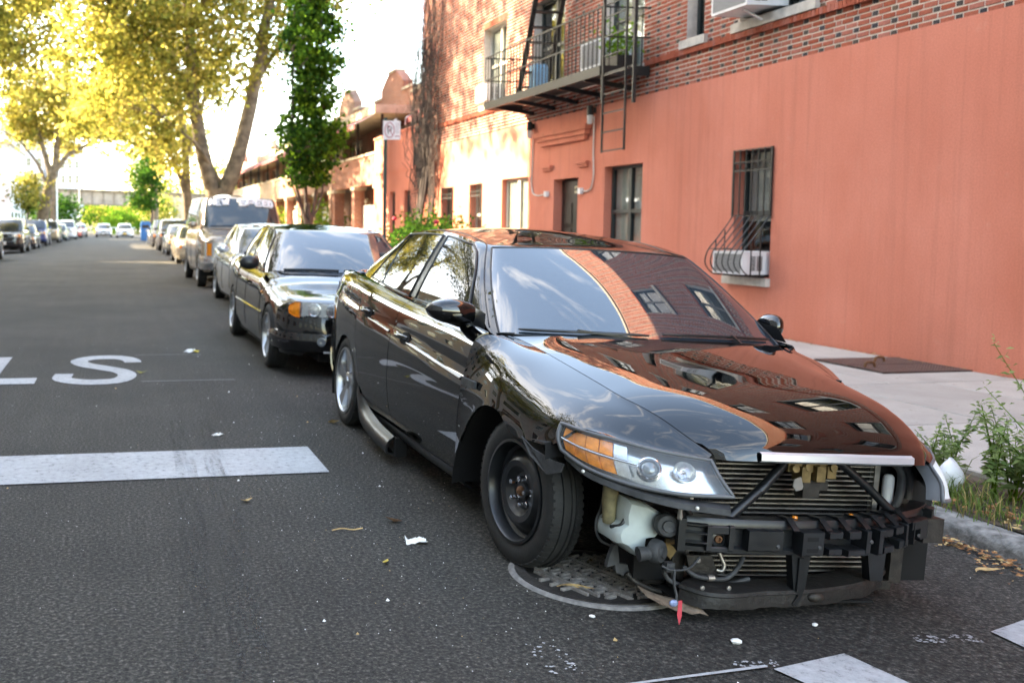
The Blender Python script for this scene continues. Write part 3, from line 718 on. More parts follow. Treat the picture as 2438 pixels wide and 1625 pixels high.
for _ in range(420): leafquad(mb, (r_.gauss(0,.11), .13+r_.gauss(0,.13), .2+abs(r_.gauss(0,.22))), r_.uniform(.04,.09), r_)
MT['leaf_lime'] = leafmat('lime_leaf', (.16,.30,.03)); mb.build('foliage', MT['leaf_lime'], pot)
tag(MB().prism([(0,0),(.3,0),(.3,.42),(.26,.5),(.05,.5),(0,.43)], 0, .22, lambda a, c, e: (7.40+e, 16.28+a, 3.70+c)).build('storage_tub', M('pale_blue_plastic', (.22,.45,.62), .5, var=.1)), 'pale blue plastic tub standing on the fire escape balcony', 'tub')

# cellar hatch
ht = thing('cellar_hatch', 'steel diamond plate cellar hatch set in the pavement by the stucco wall', 'hatch', (6.95, 7.85, PZ(7.4)))
mx = M('rust_brown_plate', (.075,.055,.05), .5, .5, var=.4, vscale=14)
for i in range(2): MB().box(.01, .915, .01+i*.445, .44+i*.445, -.01, .014).build('leaf', mx, ht)
mb = MB()
for i in range(30):
    for j in range(29):
        x, y = .03+i*.03, .03+j*.03; a = .006
        if abs(y-.445) > .02: mb.add([(x-a*1.6,y-a*.5*(1 if (i+j) % 2 else -1),.0145),(x,y-a*.45,.0175),(x+a*1.6,y+a*.5*(1 if (i+j) % 2 else -1),.0145),(x,y+a*.45,.0175)], [(0,1,2,3)])
o = mb.build('tread_pattern', MT['castlight'], ht); o['kind'] = 'stuff'
for y, x in ((.30,.12),(.62,.5)): MB().tube(spl([(x-.05,y,.014),(x-.045,y,.05),(x,y,.06),(x+.045,y,.05),(x+.05,y,.014)], 12), .012, 8).build('handle', MT['rust'], ht, 60)
# ------------------------------------------------------------------ shared car pieces
def crs(pts, u):
    n = len(pts)-1; i = min(max(int(math.floor(u)), 0), n-1); t = u-i
    g = lambda k: Vector(pts[k]) if 0 <= k <= n else (Vector(pts[0])*2-Vector(pts[1]) if k < 0 else Vector(pts[n])*2-Vector(pts[n-1]))
    return cat(g(i-1), g(i), g(i+1), g(i+2), t)
class Cabin:
    """greenhouse between a base loop and a roof loop (half loops from the screen centre round to the rear centre)"""
    def __init__(s, base, top, roof, bulge=.022, fb=.03):
        # half loops start on the centre line: reflect the neighbours so that the loops stay smooth there
        s.b, s.t, s.roof, s.bg, s.fb = base, top, roof, bulge, fb; s.n = len(base)-1
        s.lc = sum(p[1] for p in top)/len(top)
    def _half(s, pts, u):
        m = [(-p[0], p[1], p[2]) for p in pts[1:3]][::-1]; e = [(-p[0], p[1], p[2]) for p in pts[-3:-1]][::-1]
        return crs(m+list(pts)+e, u+2)
    def at(s, u, k):
        sg = 1 if u >= 0 else -1; u = abs(u)
        B, T = s._half(s.b, u), s._half(s.t, u)
        p = B.lerp(T, k); q = 4*k*(1-k)
        if -.2 < k < 1.2:
            sd = min(1, abs(p.x)/.6); p.x += s.bg*q*sd; fr = (1-min(1, u/3.2)) if u < 3.2 else -(1-min(1, (s.n-u)/3.2)) if s.n-u < 3.2 else 0
            p.y -= s.fb*q*fr; p.z += s.fb*.9*q*abs(fr)
        return Vector((sg*p.x, p.y, p.z))
    def nrm(s, u, k):
        e = .03; a = s.at(u+e, k)-s.at(u-e, k); b = s.at(u, min(k+e, 1))-s.at(u, k-e); n = a.cross(b).normalized()
        c = s.at(u, k)-Vector((0, s.lc, s.at(u, k).z-.25)); return n if n.dot(c) > 0 else -n
    def pt(s, u, k, off=0): return s.at(u, k)+(s.nrm(u, k)*off if off else Vector())
    def roofpt(s, u, q):
        T = s.at(u, 1); c = Vector((0, s.lc, 0)); p = c+(T-c)*(1-q); h = itp(s.roof, p.y)
        p.z = T.z+(h-T.z)*(1-(1-q)**2.0) if q > 0 else T.z; return p
    def shell(s, nu=96, nk=12, nq=10, k0=-.05):
        N = s.n; us = [-N+2*N*i/nu for i in range(nu+1)]; rows = []
        for j in range(nk+1): rows.append([s.pt(u, k0+(1-k0)*j/nk) for u in us])
        for j in range(1, nq+1): rows.append([s.roofpt(u, .97*(j/nq)) for u in us])
        mb = MB(); mb.grid(rows, flip=True); c = rows[-1]; mb.add(c, [tuple(range(len(c)))[::1]]); return mb
    def patch(s, ef, er, kb, kt, off=.005, nu=12, nk=10, sg=1, flange=.006):
        """glass between front edge ef(v)->u and rear edge er(v)->u for v in 0..1"""
        G = []
        for i in range(nu+1):
            r = []
            for j in range(nk+1):
                v = j/nk; k = kb+(kt-kb)*v; u = ef(v)+(er(v)-ef(v))*i/nu; r.append(s.pt(sg*u, k, off))
            G.append(r)
        return MB().grid(G, flange=flange, flip=(sg < 0))
    def rim(s, ef, er, kb, kt, off=.006, n=14, sg=1):
        P = [(ef(i/n), kb+(kt-kb)*i/n) for i in range(n)]+[(ef(1)+(er(1)-ef(1))*i/n, kt) for i in range(n)]+[(er(1-i/n), kt+(kb-kt)*i/n) for i in range(n)]+[(er(0)+(ef(0)-er(0))*i/n, kb) for i in range(n)]
        return [s.pt(sg*u, k, off) for u, k in P]
def tab(*a): return lambda v: itp(list(a), v)

_wc = {}
def tyre_mesh(R, w, rr, detail=False):
    key = ('t', R, w, rr, detail)
    if key not in _wc:
        h = w/2; s_ = R-rr
        pr = [(rr-.012,-h*.80),(rr,-h*.86),(rr+s_*.25,-h*.98),(rr+s_*.55,-h),(R-.022,-h*.93),(R-.006,-h*.80),(R-.001,-h*.62),(R,-h*.42),(R-.007,-h*.40),(R-.007,-h*.34),(R,-h*.32),(R,-.012),(R-.007,-.01),(R-.007,.01),(R,.012),(R,h*.32),(R-.007,h*.34),(R-.007,h*.40),(R,h*.42),(R-.001,h*.62),(R-.006,h*.80),(R-.022,h*.93),(rr+s_*.55,h),(rr+s_*.25,h*.98),(rr,h*.86),(rr-.012,h*.80)]
        mb = MB(); mb.lathe(pr, (0,0,0), (1,0,0), 72 if detail else 28)
        if detail:
            nb = 58
            for i in range(nb):
                a = 6.28319*i/nb
                for sg in (-1, 1):
                    def P(r, x, da): return (x, r*math.cos(a+da), r*math.sin(a+da))
                    x0, x1 = sg*h*.45, sg*h*.90; d = .034
                    mb.add([P(R-.004,x0,-d),P(R-.004,x0,d),P(R-.014,x1,d+.02),P(R-.014,x1,-d+.02),P(R+.004,x0,-d),P(R+.004,x0,d),P(R-.008,x1,d+.02),P(R-.008,x1,-d+.02)], [(4,5,6,7),(0,1,5,4),(1,2,6,5),(2,3,7,6),(3,0,4,7)])
        _wc[key] = mb.mesh('tyre', MT['rubber'], 35)
    return _wc[key]
def rim_mesh(rr, w, style, mat):
    key = ('r', rr, w, style, mat.name)
    if key not in _wc:
        mb = MB(); n = 48 if style in ('steel', 'alloy5') else 24; x = -w/2   # outer face looks to -x
        if style == 'steel':
            mb.lathe([(rr+.004,x+.012),(rr+.006,x),(rr-.006,x-.002),(rr-.012,x+.008),(rr-.016,x+.05),(rr-.028,x+.062),(rr-.046,x+.052),(rr-.060,x+.030),(rr-.080,x+.020),(rr-.105,x+.024),(rr-.120,x+.040),(rr-.130,x+.052),(.040,x+.052),(.036,x+.040),(.0,x+.038)], (0,0,0), (1,0,0), n)
        else:
            mb.lathe([(rr+.004,x+.012),(rr+.005,x),(rr-.008,x-.001),(rr-.014,x+.01),(rr-.02,x+.06),(rr-.02,x+w*.9)], (0,0,0), (1,0,0), n)
            ns = 5 if style == 'alloy5' else 7
            for i in range(ns):
                for dd in ((-.13, .13) if style == 'alloy5' else (0,)):
                    a = 6.28319*i/ns+.3; a1, a2 = a+dd*.9, a+dd
                    def P(r, x_, aa, t): return (x_, r*math.cos(aa)-t*math.sin(aa), r*math.sin(aa)+t*math.cos(aa))
                    t0, t1 = (.016, .022) if style == 'alloy5' else (.026, .036); ro = rr-.012
                    mb.add([P(.045,x+.028,a1,-t0),P(.045,x+.028,a1,t0),P(ro,x+.012,a2,t1),P(ro,x+.012,a2,-t1),P(.045,x+.06,a1,-t0-.004),P(.045,x+.06,a1,t0+.004),P(ro,x+.05,a2,t1+.006),P(ro,x+.05,a2,-t1-.006)], [(0,3,2,1),(0,1,5,4),(1,2,6,5),(2,3,7,6),(3,0,4,7)])
            mb.lathe([(.065,x+.06),(.062,x+.03),(.05,x+.022),(.03,x+.02),(.028,x+.012),(0,x+.010)], (0,0,0), (1,0,0), 24)
            mb.lathe([(.03,x+.058),(rr-.021,x+.075)], (0,0,0), (1,0,0), n, mi=1)
        _wc[key] = mb.mesh('rim', [mat, MT['dark']], 35)
    return _wc[key]
def wheel(car, x, y, R, w, rr, style, mat, rz=0, detail=False, z=None):
    """wheel > tyre, rim; the outer face looks away from the car's centre line"""
    o = bpy.data.objects.new('wheel', None); COL.objects.link(o); o.parent = car; o.location = (x, y, R if z is None else z); o.empty_display_size = .1
    o.rotation_euler = (0, 0, rz+(0 if x < 0 else math.pi))
    link('tyre', tyre_mesh(R, w, rr, detail), o); link('rim', rim_mesh(rr, w, style, mat), o); return o

# ------------------------------------------------------------------ the stripped black sedan
PHI, PSI = .057, .0121
hero = thing('stripped_sedan', 'glossy black sedan missing its front bumper, parked nose first at the kerb', 'car', (2.468, 3.67, -.905*math.sin(PHI)))
hero.rotation_euler = (0, PHI, PSI)
BP = MT['black_paint']
HB = [(.40,.875),(.55,.887),(.78,.905),(1.2,.927),(1.8,.958),(2.4,1.005),(2.85,1.040),(3.1,1.050),(3.4,1.05)]
PW_ = [(.3,.994),(.6,.998),(1.2,1),(2.2,1),(2.7,.988),(3.05,.962),(3.3,.925),(3.5,.87),(3.62,.80)]
def hsec(l, lo):
    hc = .662+(l-.5)*.082; hb = itp(HB, l); w = itp(PW_, l)
    pts = [(.848,.20),(.884,.29),(.906,.42),(.9125,.55),(.9095,hc-.035),(.905,hc-.006),(.8935,hc+.010),(.887,hb-.115),(.866,hb-.045),(.835,hb-.012),(.80,hb)]
    out = []
    for s_, h in pts:
        if h > lo+.02: out.append((s_, h))
    # point at the lower edge
    ss = itp([(h, s_) for s_, h in pts], lo); out = [(ss, lo)]+out
    return [Vector((-s_*w, l, h)) for s_, h in out]
def hpanel(ef, er, lo, nu, nv):
    G = []
    for i in range(nu+1):
        u = i/nu; row = []
        lm = ef(.5)*(1-u)+er(.5)*u; base = spl(hsec(lm, lo(lm)), nv)
        for j in range(nv):
            l = lm
            for _ in range(3):
                p = spl(hsec(l, lo(l)), nv)[j]; l = ef(p.z)*(1-u)+er(p.z)*u
            row.append(spl(hsec(l, lo(l)), nv)[j])
        G.append(row)
    return G
def inward(G):
    i, j = len(G)//2, len(G[0])//2; p = Vector(G[i][j]); n = (Vector(G[i+1][j])-Vector(G[i-1][j])).cross(Vector(G[i][j+1])-Vector(G[i][j-1]))
    return n.dot(p-Vector((0, max(-.3, min(3.2, p.y)), .45))) < 0
def both(name, G, mat, flange=.012, smooth=35, labels=(None, None)):
    f = inward(G); a = MB().grid(G, flange=flange, flip=f).build(name, mat, hero, smooth)
    b = MB().grid(mir(G), flange=flange, flip=not f).build(name, mat, hero, smooth); return a, b
eF = tab((.2,.622),(.31,.612),(.45,.588),(.65,.568),(.81,.555),(.95,.552))
eM = tab((.2,1.665),(.3,1.685),(.53,1.703),(.75,1.692),(.92,1.645),(1.0,1.63))
eR = tab((.2,2.20),(.3,2.24),(.42,2.33),(.55,2.40),(.7,2.445),(.9,2.46),(1.05,2.42))
gp = .0035
SILL = lambda l: .205
fdoor, fdoor2 = both('front_door', hpanel(lambda h: eF(h)+gp, lambda h: eM(h)-gp, SILL, 26, 30), BP)
rdoor, rdoor2 = both('rear_door', hpanel(lambda h: eM(h)+gp, lambda h: eR(h)-gp, SILL, 20, 30), BP)
def qlo(l):
    d = .335**2-(l-2.74)**2; return .285+math.sqrt(d) if d > 0 and l < 3.06 else .21 if l < 2.42 else .24
def qlo2(l):
    d = .335**2-(l-2.74)**2; a = .285+math.sqrt(max(d, 0)); return max(a, .22)
quart, _ = both('quarter_panel', hpanel(lambda h: eR(h)+gp, tab((.2,3.42),(.6,3.40),(1.05,3.30)), qlo2, 30, 24), BP)
# rear end: tail wraps round to the middle, boot lid on top
tail = []
for l, w, in ((3.32,.925),(3.45,.885),(3.57,.80),(3.66,.66),(3.715,.46),(3.735,.2),(3.738,0)):
    tail.append([(-.80*w*1.06,l-.02,.20),(-.90*w,l,.30),(-.915*w,l+.02,.50),(-.905*w,l,.72),(-.87*w,l-.03,.93),(-.80*w,l-.06,1.03),(-.70*w,l-.10,1.05)])
tail = loft(tail, 26, 20); both('rear_bumper', tail, BP)
boot = [[(-.70,3.02,1.045),(-.66,3.12,1.05),(-.4,3.20,1.055),(0,3.235,1.058)],[(-.695,3.2,1.052),(-.66,3.25,1.056),(-.4,3.33,1.066),(0,3.36,1.07)],[(-.62,3.42,1.045),(-.56,3.45,1.05),(-.35,3.52,1.062),(0,3.56,1.066)],[(-.48,3.53,1.035),(-.42,3.56,1.04),(-.28,3.60,1.05),(0,3.64,1.053)]]
both('boot_lid', loft(boot, 14, 12), BP)
both('tail_shoulder', loft([[(-.79,2.80,1.03),(-.77,2.95,1.045),(-.70,3.03,1.047)],[(-.79,3.0,1.03),(-.76,3.12,1.045),(-.70,3.21,1.05)],[(-.745,3.26,1.025),(-.71,3.32,1.04),(-.63,3.43,1.043)],[(-.66,3.40,1.025),(-.6,3.46,1.035),(-.5,3.54,1.035)]], 10, 8), BP)
for sg in (-1, 1):
    G = [[Vector((sg*(-p.x+.006), p.y, p.z)) for p in r] for r in loft([[(-.862,3.10,.80),(-.858,3.09,.87),(-.82,3.07,.93)],[(-.835,3.30,.78),(-.825,3.28,.88),(-.775,3.24,.96)],[(-.77,3.46,.78),(-.755,3.44,.88),(-.70,3.38,.97)]], 10, 8)]
    MB().grid(G, flange=.01, flip=(sg < 0)).build('tail_lamp', MT['red_lens'], hero, 40)
# front fenders, running on as a tongue above the lamp
ALO = [(-.30,.552),(-.15,.540),(-.01,.536),(.08,.577),(.16,.600),(.25,.598),(.33,.581),(.40,.536),(.46,.482),(.52,.415),(.545,.372),(.60,.31)]
fs = [
 [(-.897,.611,.30),(-.906,.590,.42),(-.9115,.576,.55),(-.909,.568,.64),(-.901,.564,.68),(-.890,.558,.76),(-.868,.5545,.835),(-.82,.553,.872),(-.75,.550,.874),(-.695,.547,.875)],
 [(-.906,.50,.437),(-.909,.50,.50),(-.911,.50,.57),(-.907,.50,.64),(-.897,.50,.69),(-.882,.50,.76),(-.855,.50,.82),(-.81,.50,.848),(-.745,.50,.863),(-.683,.50,.869)],
 [(-.911,.42,.52),(-.911,.42,.56),(-.909,.42,.605),(-.902,.42,.655),(-.891,.42,.70),(-.872,.42,.757),(-.842,.42,.803),(-.797,.42,.832),(-.733,.42,.85),(-.670,.42,.8585)],
 [(-.912,.30,.590),(-.912,.30,.608),(-.908,.30,.640),(-.899,.30,.678),(-.885,.30,.715),(-.862,.30,.755),(-.828,.30,.788),(-.785,.30,.812),(-.725,.30,.830),(-.660,.30,.842)],
 [(-.912,.15,.601),(-.912,.15,.616),(-.906,.15,.642),(-.894,.15,.673),(-.877,.15,.702),(-.850,.15,.734),(-.815,.15,.760),(-.772,.15,.783),(-.715,.15,.803),(-.652,.15,.8195)],
 [(-.912,-.01,.536),(-.912,-.01,.560),(-.908,-.01,.592),(-.898,-.01,.630),(-.880,-.01,.665),(-.851,-.01,.700),(-.812,-.01,.729),(-.767,-.01,.754),(-.708,-.01,.776),(-.643,-.01,.795)],
 [(-.905,-.16,.541),(-.904,-.16,.563),(-.898,-.16,.590),(-.887,-.16,.620),(-.869,-.16,.648),(-.840,-.16,.678),(-.802,-.16,.705),(-.757,-.16,.730),(-.698,-.16,.750),(-.632,-.16,.770)],
 [(-.880,-.295,.556),(-.880,-.296,.575),(-.876,-.297,.597),(-.867,-.298,.620),(-.851,-.299,.640),(-.824,-.300,.661),(-.787,-.30,.683),(-.742,-.30,.706),(-.684,-.30,.724),(-.617,-.30,.744)],
 [(-.826,-.395,.639),(-.822,-.395,.641),(-.815,-.395,.643),(-.806,-.395,.646),(-.792,-.395,.650),(-.770,-.395,.659),(-.738,-.395,.673),(-.700,-.393,.690),(-.648,-.39,.707),(-.586,-.385,.723)],
 [(-.745,-.478,.627),(-.741,-.478,.628),(-.735,-.477,.630),(-.727,-.476,.632),(-.716,-.475,.636),(-.698,-.473,.643),(-.673,-.471,.654),(-.643,-.468,.667),(-.602,-.463,.683),(-.553,-.457,.697)],
 [(-.625,-.551,.608),(-.622,-.550,.609),(-.618,-.549,.611),(-.613,-.548,.613),(-.606,-.547,.616),(-.595,-.545,.621),(-.580,-.542,.628),(-.562,-.538,.637),(-.538,-.533,.647),(-.510,-.527,.657)],
 [(-.455,-.604,.592),(-.454,-.604,.592),(-.453,-.603,.593),(-.452,-.603,.594),(-.450,-.602,.595),(-.448,-.601,.596),(-.446,-.600,.597),(-.444,-.599,.598),(-.442,-.598,.600),(-.440,-.597,.602)]]
FG = smoothg(loft(fs, 60, 34), 34, False); fend, fend2 = both('front_fender', FG, BP)
fedge = [r[-1] for r in FG]
# bonnet
hs = [
 [(-.688,.535,.874),(-.60,.475,.886),(-.48,.435,.896),(-.40,.42,.901),(-.2,.39,.904),(0,.38,.905)],
 [(-.664,.40,.8555),(-.58,.375,.872),(-.465,.35,.885),(-.39,.34,.892),(-.2,.32,.896),(0,.315,.897)],
 [(-.648,.15,.8195),(-.565,.14,.839),(-.45,.12,.857),(-.375,.115,.865),(-.19,.11,.869),(0,.11,.870)],
 [(-.627,-.16,.770),(-.545,-.17,.790),(-.43,-.19,.809),(-.355,-.195,.817),(-.18,-.20,.821),(0,-.20,.822)],
 [(-.582,-.385,.723),(-.505,-.40,.739),(-.405,-.42,.757),(-.335,-.43,.765),(-.17,-.445,.769),(0,-.45,.770)],
 [(-.506,-.527,.657),(-.445,-.55,.671),(-.37,-.565,.687),(-.31,-.575,.694),(-.16,-.595,.699),(0,-.60,.700)],
 [(-.437,-.600,.604),(-.40,-.622,.609),(-.35,-.635,.615),(-.30,-.645,.620),(-.16,-.657,.628),(0,-.662,.631)],
 [(-.430,-.606,.588),(-.395,-.630,.590),(-.345,-.643,.592),(-.297,-.652,.594),(-.16,-.664,.597),(0,-.669,.599)]]
H = loft(hs, 56, 22)
for r in H[:-4]:                                          # close the shut line: a constant 4 mm gap to the fender
    k = min(range(len(fedge)-1), key=lambda i: abs(fedge[i].y-r[0].y)); e0, e1 = fedge[k], fedge[k+1 if fedge[k].y > r[0].y else max(k-1, 0)]
    q = 0 if abs(e1.y-e0.y) < 1e-6 else max(0, min(1, (r[0].y-e0.y)/(e1.y-e0.y))); e = e0.lerp(e1, q)+Vector((.004,0,.0005)); d = Vector((e.x-r[0].x, 0, e.z-r[0].z))
    for j in range(12): r[j] += d*(1-j/12)**2
H = [r+[Vector((-p.x, p.y, p.z)) for p in r[-2::-1]] for r in H]
Ht = smoothg(H[:50], 14, False); H = Ht[:50]+H[50:]
bonnet = MB().grid(H, flange=.012, flip=inward(H)).build('bonnet', BP, hero, 35)
tr_ = [spl([(-.30,-.652,z),(-.16,-.665,z+.002),(0,-.671,z+.004),(.16,-.665,z+.002),(.30,-.652,z)], 30) for z in (.592,.600,.622,.628)]
for k, dd in ((0,-.002),(1,-.014),(2,-.012),(3,.002)):
    for p in tr_[k]: p.y += dd
MB().grid([[tr_[k][i] for k in range(4)] for i in range(30)], flip=False).build('bonnet_trim', MT['satin'], bonnet, 40)
# greenhouse
base = [(0,.40,.888),(.35,.425,.885),(.62,.53,.874),(.735,.64,.876),(.775,.78,.905),(.79,1.2,.927),(.80,1.8,.958),(.785,2.4,1.005),(.745,2.85,1.04),(.66,3.08,1.05),(.4,3.2,1.055),(0,3.24,1.06)]
top = [(0,1.10,1.300),(.30,1.115,1.298),(.49,1.15,1.290),(.555,1.20,1.287),(.592,1.32,1.305),(.607,1.6,1.345),(.61,2.0,1.358),(.59,2.4,1.340),(.55,2.62,1.305),(.47,2.72,1.29),(.28,2.78,1.295),(0,2.80,1.30)]
roof = [(1.05,1.298),(1.2,1.328),(1.5,1.378),(1.95,1.404),(2.4,1.388),(2.8,1.30)]
cab = Cabin(base, top, roof, .022, .018)
cab.shell(132, 14, 12).build('cabin', BP, hero, 40)
c_ = lambda v: v
sc_ = cab.patch(lambda v: -2.76, lambda v: 2.76, .02, .965, .004, 40, 14).build('windscreen', MT['screen'], hero, 60)
MB().tube(cab.rim(lambda v: -2.79, lambda v: 2.79, .01, .972, .003, 40), .0055, 6, True).build('screen_seal', MT['plastic'], sc_, 60)
cab.patch(lambda v: 8.9, lambda v: 13.1, .06, .94, .004, 24, 10).build('rear_screen', MT['glass'], hero, 60)
for sg, dd in ((-1, fdoor), (1, fdoor2)):
    f1, f2 = tab((0,4.22),(.4,3.92),(.75,3.70),(.92,3.74),(1,3.95)), tab((0,5.68),(1,5.12))
    cab.patch(f1, f2, .045, .93, .006, 14, 14, sg).build('door_glass', MT['glass'], dd, 60)
    MB().tube(cab.rim(f1, f2, .03, .945, .005, 16, sg), .007, 6, True).build('glass_seal', MT['plastic'], dd, 60)
for sg, dd in ((-1, rdoor), (1, rdoor2)):
    f1, f2 = tab((0,5.86),(1,5.30)), tab((0,6.74),(.6,6.72),(1,6.62))
    cab.patch(f1, f2, .045, .93, .006, 12, 12, sg).build('door_glass', MT['glass'], dd, 60)
    g1, g2 = tab((0,6.84),(.6,6.82),(1,6.72)), tab((0,7.42),(.5,7.16),(.85,6.93),(1,6.78))
    cab.patch(g1, g2, .045, .90, .006, 8, 10, sg).build('quarter_glass', MT['glass'], dd, 60)
    MB().tube(cab.rim(f1, g2, .03, .945, .005, 16, sg), .007, 6, True).build('glass_seal', MT['plastic'], dd, 60)
    cab.patch(tab((0,5.69),(1,5.13)), tab((0,5.85),(1,5.29)), .045, .93, .004, 3, 8, sg).build('door_pillar', MT['plastic'], dd, 60)
    MB().tube([cab.pt(sg*3.15, k/20, .001) for k in range(1, 20)]+[cab.roofpt(sg*(3.15+(8.0-3.15)*i/30), .09*min(1, i/4)) for i in range(31)], .0035, 5).build('roof_ditch', MT['plastic'], hero, 60)
    MB().tube(spl([cab.pt(sg*2.9, .0, .004), (sg*.70,.555,.888), (sg*.685,.53,.89)], 8), .004, 5).build('cowl_seal', MT['plastic'], hero, 60)
cowl = MB().grid([spl([(-.70,.56,.872),(-.5,.47,.876),(-.25,.425,.882),(0,.41,.884),(.25,.425,.882),(.5,.47,.876),(.70,.56,.872)], 24), spl([(-.66,.47,.868),(-.5,.40,.874),(-.25,.37,.880),(0,.36,.882),(.25,.37,.880),(.5,.40,.874),(.66,.47,.868)], 24)], flip=True).build('cowl_grille', MT['plastic'], hero, 40)
for a, b_, kk in (((-2.15,.05),(-.25,.035),0),((-.05,.05),(2.0,.06),1)):
    P0 = [cab.pt(a[0]+(b_[0]-a[0])*i/12, a[1]+(b_[1]-a[1])*i/12, .016) for i in range(13)]
    w_ = MB().tube(P0, [.004]+[.007]*11+[.004], 6).build('wiper', MT['plastic'], hero, 60)
    mid = P0[6]; piv = Vector((.32+.05, .405, .895)) if kk else Vector((-.12,.405,.897))
    MB().bar(mid+Vector((0,-.004,.008)), piv, .016, .010).build('wiper_arm', MT['plastic'], w_)
# mirrors
for sg in (-1, 1):
    mb = MB(); rings = []
    for i in range(13):
        t_ = i/12; x = -.80-.235*t_; r1 = math.sin(math.pi*min(1, .18+t_*.80))**.55 if t_ < 1 else .05
        ring = []
        for j in range(20):
            a = 6.28319*j/20; yy = .775-.01*t_+.075*r1*math.copysign(abs(math.cos(a))**.8, math.cos(a)); zz = .955+.012*t_+.062*r1*math.copysign(abs(math.sin(a))**.75, math.sin(a))
            ring.append((x*-sg, yy, zz))
        rings.append(ring+[ring[0]])
    mb.grid(rings, flip=(sg < 0)); mb.add(rings[-1][:-1], [tuple(range(20))]); mb.add(rings[0][:-1], [tuple(range(20))])
    mo = mb.build('wing_mirror', BP, hero, 45)
    MB().tube([(sg*.78,.79,.905),(sg*.86,.785,.915),(sg*.91,.78,.925)], [.035,.03,.026], 10).build('mirror_stalk', BP, mo, 60)
    MB().add([(sg*.80,.60,.895),(sg*.775,.66,.965),(sg*.772,.83,.985),(sg*.797,.83,.905)], [(0,1,2,3)]).build('mirror_sail', MT['plastic'], mo)
# handles, side moulding, marker lamp
def side(l, h, off=0):
    s_ = itp(sorted([(p.z, -p.x) for p in hsec(l, .21)]), h); return s_+off
for sg, dl in ((-1, (fdoor, rdoor)), (1, (fdoor2, rdoor2))):
    for d_, l0, h0 in ((dl[0], 1.50, .752), (dl[1], 2.26, .828)):
        P0 = [(sg*(side(l0+i*.022-.088, h0)+.004+.024*math.sin(math.pi*i/8)**.6), l0+i*.022-.088, h0+i*.0012) for i in range(9)]
        hd = MB().tube(P0, [.011]+[.014]*7+[.011], 8).build('door_handle', BP, d_, 60)
        MB().prism([(l0-.05+.055*math.cos(a)*1.25, h0-.004+.034*math.sin(a)) for a in [6.28*i/16 for i in range(16)]], 0, .002, lambda a, c, e: (sg*(side(a, c)+.0015+e), a, c)).build('handle_cup', MT['dark'], hd)
    for d_, l0, l1 in ((dl[0], .595, 1.40), (dl[1], 1.735, 2.17)):
        G = []
        for i in range(20):
            l = l0+(l1-l0)*i/19; hc = .668+(l-.5)*.082-.012
            G.append([(sg*(side(l, hc+dh)+o_), l, hc+dh) for dh, o_ in ((-.009,.0),(-.007,.004),(0,.006),(.006,.004),(.008,.0))])
        MB().grid(G, flip=(sg < 0)).build('side_moulding', BP, d_, 50)
    MB().box(-.011,.004,-.075,.075,-.017,.017).build('marker_lamp', MT['plastic_worn'], hero).location = (sg*(.906), .475, .660)
    mkl = bpy.context.scene.objects[-1] if False else None
# sills and the loose skirt
both('sill', loft([[(-.80,.62,.13),(-.845,.62,.16),(-.848,.62,.20)],[(-.80,1.4,.13),(-.845,1.4,.16),(-.848,1.4,.20)],[(-.80,2.33,.15),(-.845,2.33,.18),(-.846,2.33,.22)]], 10, 6), MT['plastic'], .01)
sk = loft([[(-.86,1.60,.055),(-.915,1.60,.065),(-.91,1.60,.135),(-.875,1.60,.165)],[(-.86,1.95,.07),(-.912,1.95,.085),(-.908,1.95,.16),(-.87,1.95,.19)],[(-.855,2.25,.12),(-.895,2.26,.14),(-.892,2.27,.23),(-.86,2.28,.27)],[(-.86,2.36,.22),(-.885,2.37,.25),(-.885,2.38,.36),(-.87,2.39,.42)]], 18, 10)
MB().grid(sk, flange=.012, flip=inward(sk)).build('loose_side_skirt', MT['plastic'], hero, 35)
MB().box(-.87,-.80,1.58,1.615,.05,.16).build('skirt_bracket', MT['dark'], hero)
# dark core added behind the panels so the gaps stay black; wheel wells
MB().box(-.78,.78,.66,2.36,.14,.84).box(-.76,.76,3.1,3.55,.25,.95).box(-.55,.55,2.3,3.2,.25,.95).box(-.55,.55,.0,.70,.2,.80).build('dark_core', MT['dark'], hero)
for sg in (-1, 1):
    P = [(-.30,.50),(-.29,.56),(-.15,.548),(-.01,.545),(.08,.585),(.16,.608),(.25,.606),(.33,.588),(.40,.542),(.46,.488),(.52,.42),(.56,.36),(.60,.25),(.61,.16)]
    MB().grid([[(sg*x, l+(0 if x > .88 else .005), h+(0 if x > .88 else .01)) for x in (.905,.86,.60,.52)] for l, h in P]).build('wheel_well', MT['dark'], hero, 50)
    P = [(2.74+.34*math.cos(a), .285+.345*math.sin(a)) for a in [math.pi*(1.12-1.24*i/18) for i in range(19)]]
    MB().grid([[(sg*x, l, h) for x in (.885,.55)] for l, h in P]).build('wheel_well', MT['dark'], hero, 50)
    MB().add([(sg*.515,-.30,.15),(sg*.515,.62,.15),(sg*.515,.62,.65),(sg*.515,-.30,.62)], [(0,1,2,3)]).build('wheel_well', MT['dark'], hero)
# wheels
w1 = wheel(hero, -.815, 0, .298, .145, .205, 'steel', MT['steel_black'], rad(5), True)
for i in range(5):
    a = 6.28319*i/5+.5; x = -.0725
    MB().lathe([(0,-.030),(.009,-.030),(.011,-.026),(.011,0),(.014,.002)], (x+.045, .056*math.cos(a), .056*math.sin(a)), (1,0,0), 6).build('lug_nut', MT['chrome'], w1, 30)
MB().lathe([(0,-.024),(.012,-.022),(.02,-.014),(.022,0),(.034,.004),(.036,.02)], (-.0725+.045,0,0), (1,0,0), 12).build('hub_nut', MT['rust'], w1, 40)
w2 = wheel(hero, .79, 0, .298, .145, .205, 'steel', MT['steel_black'], rad(5))
wheel(hero, -.785, 2.74, .305, .20, .222, 'alloy5', MT['alloy'], 0, True); wheel(hero, .785, 2.74, .305, .20, .222, 'alloy5', MT['alloy'])

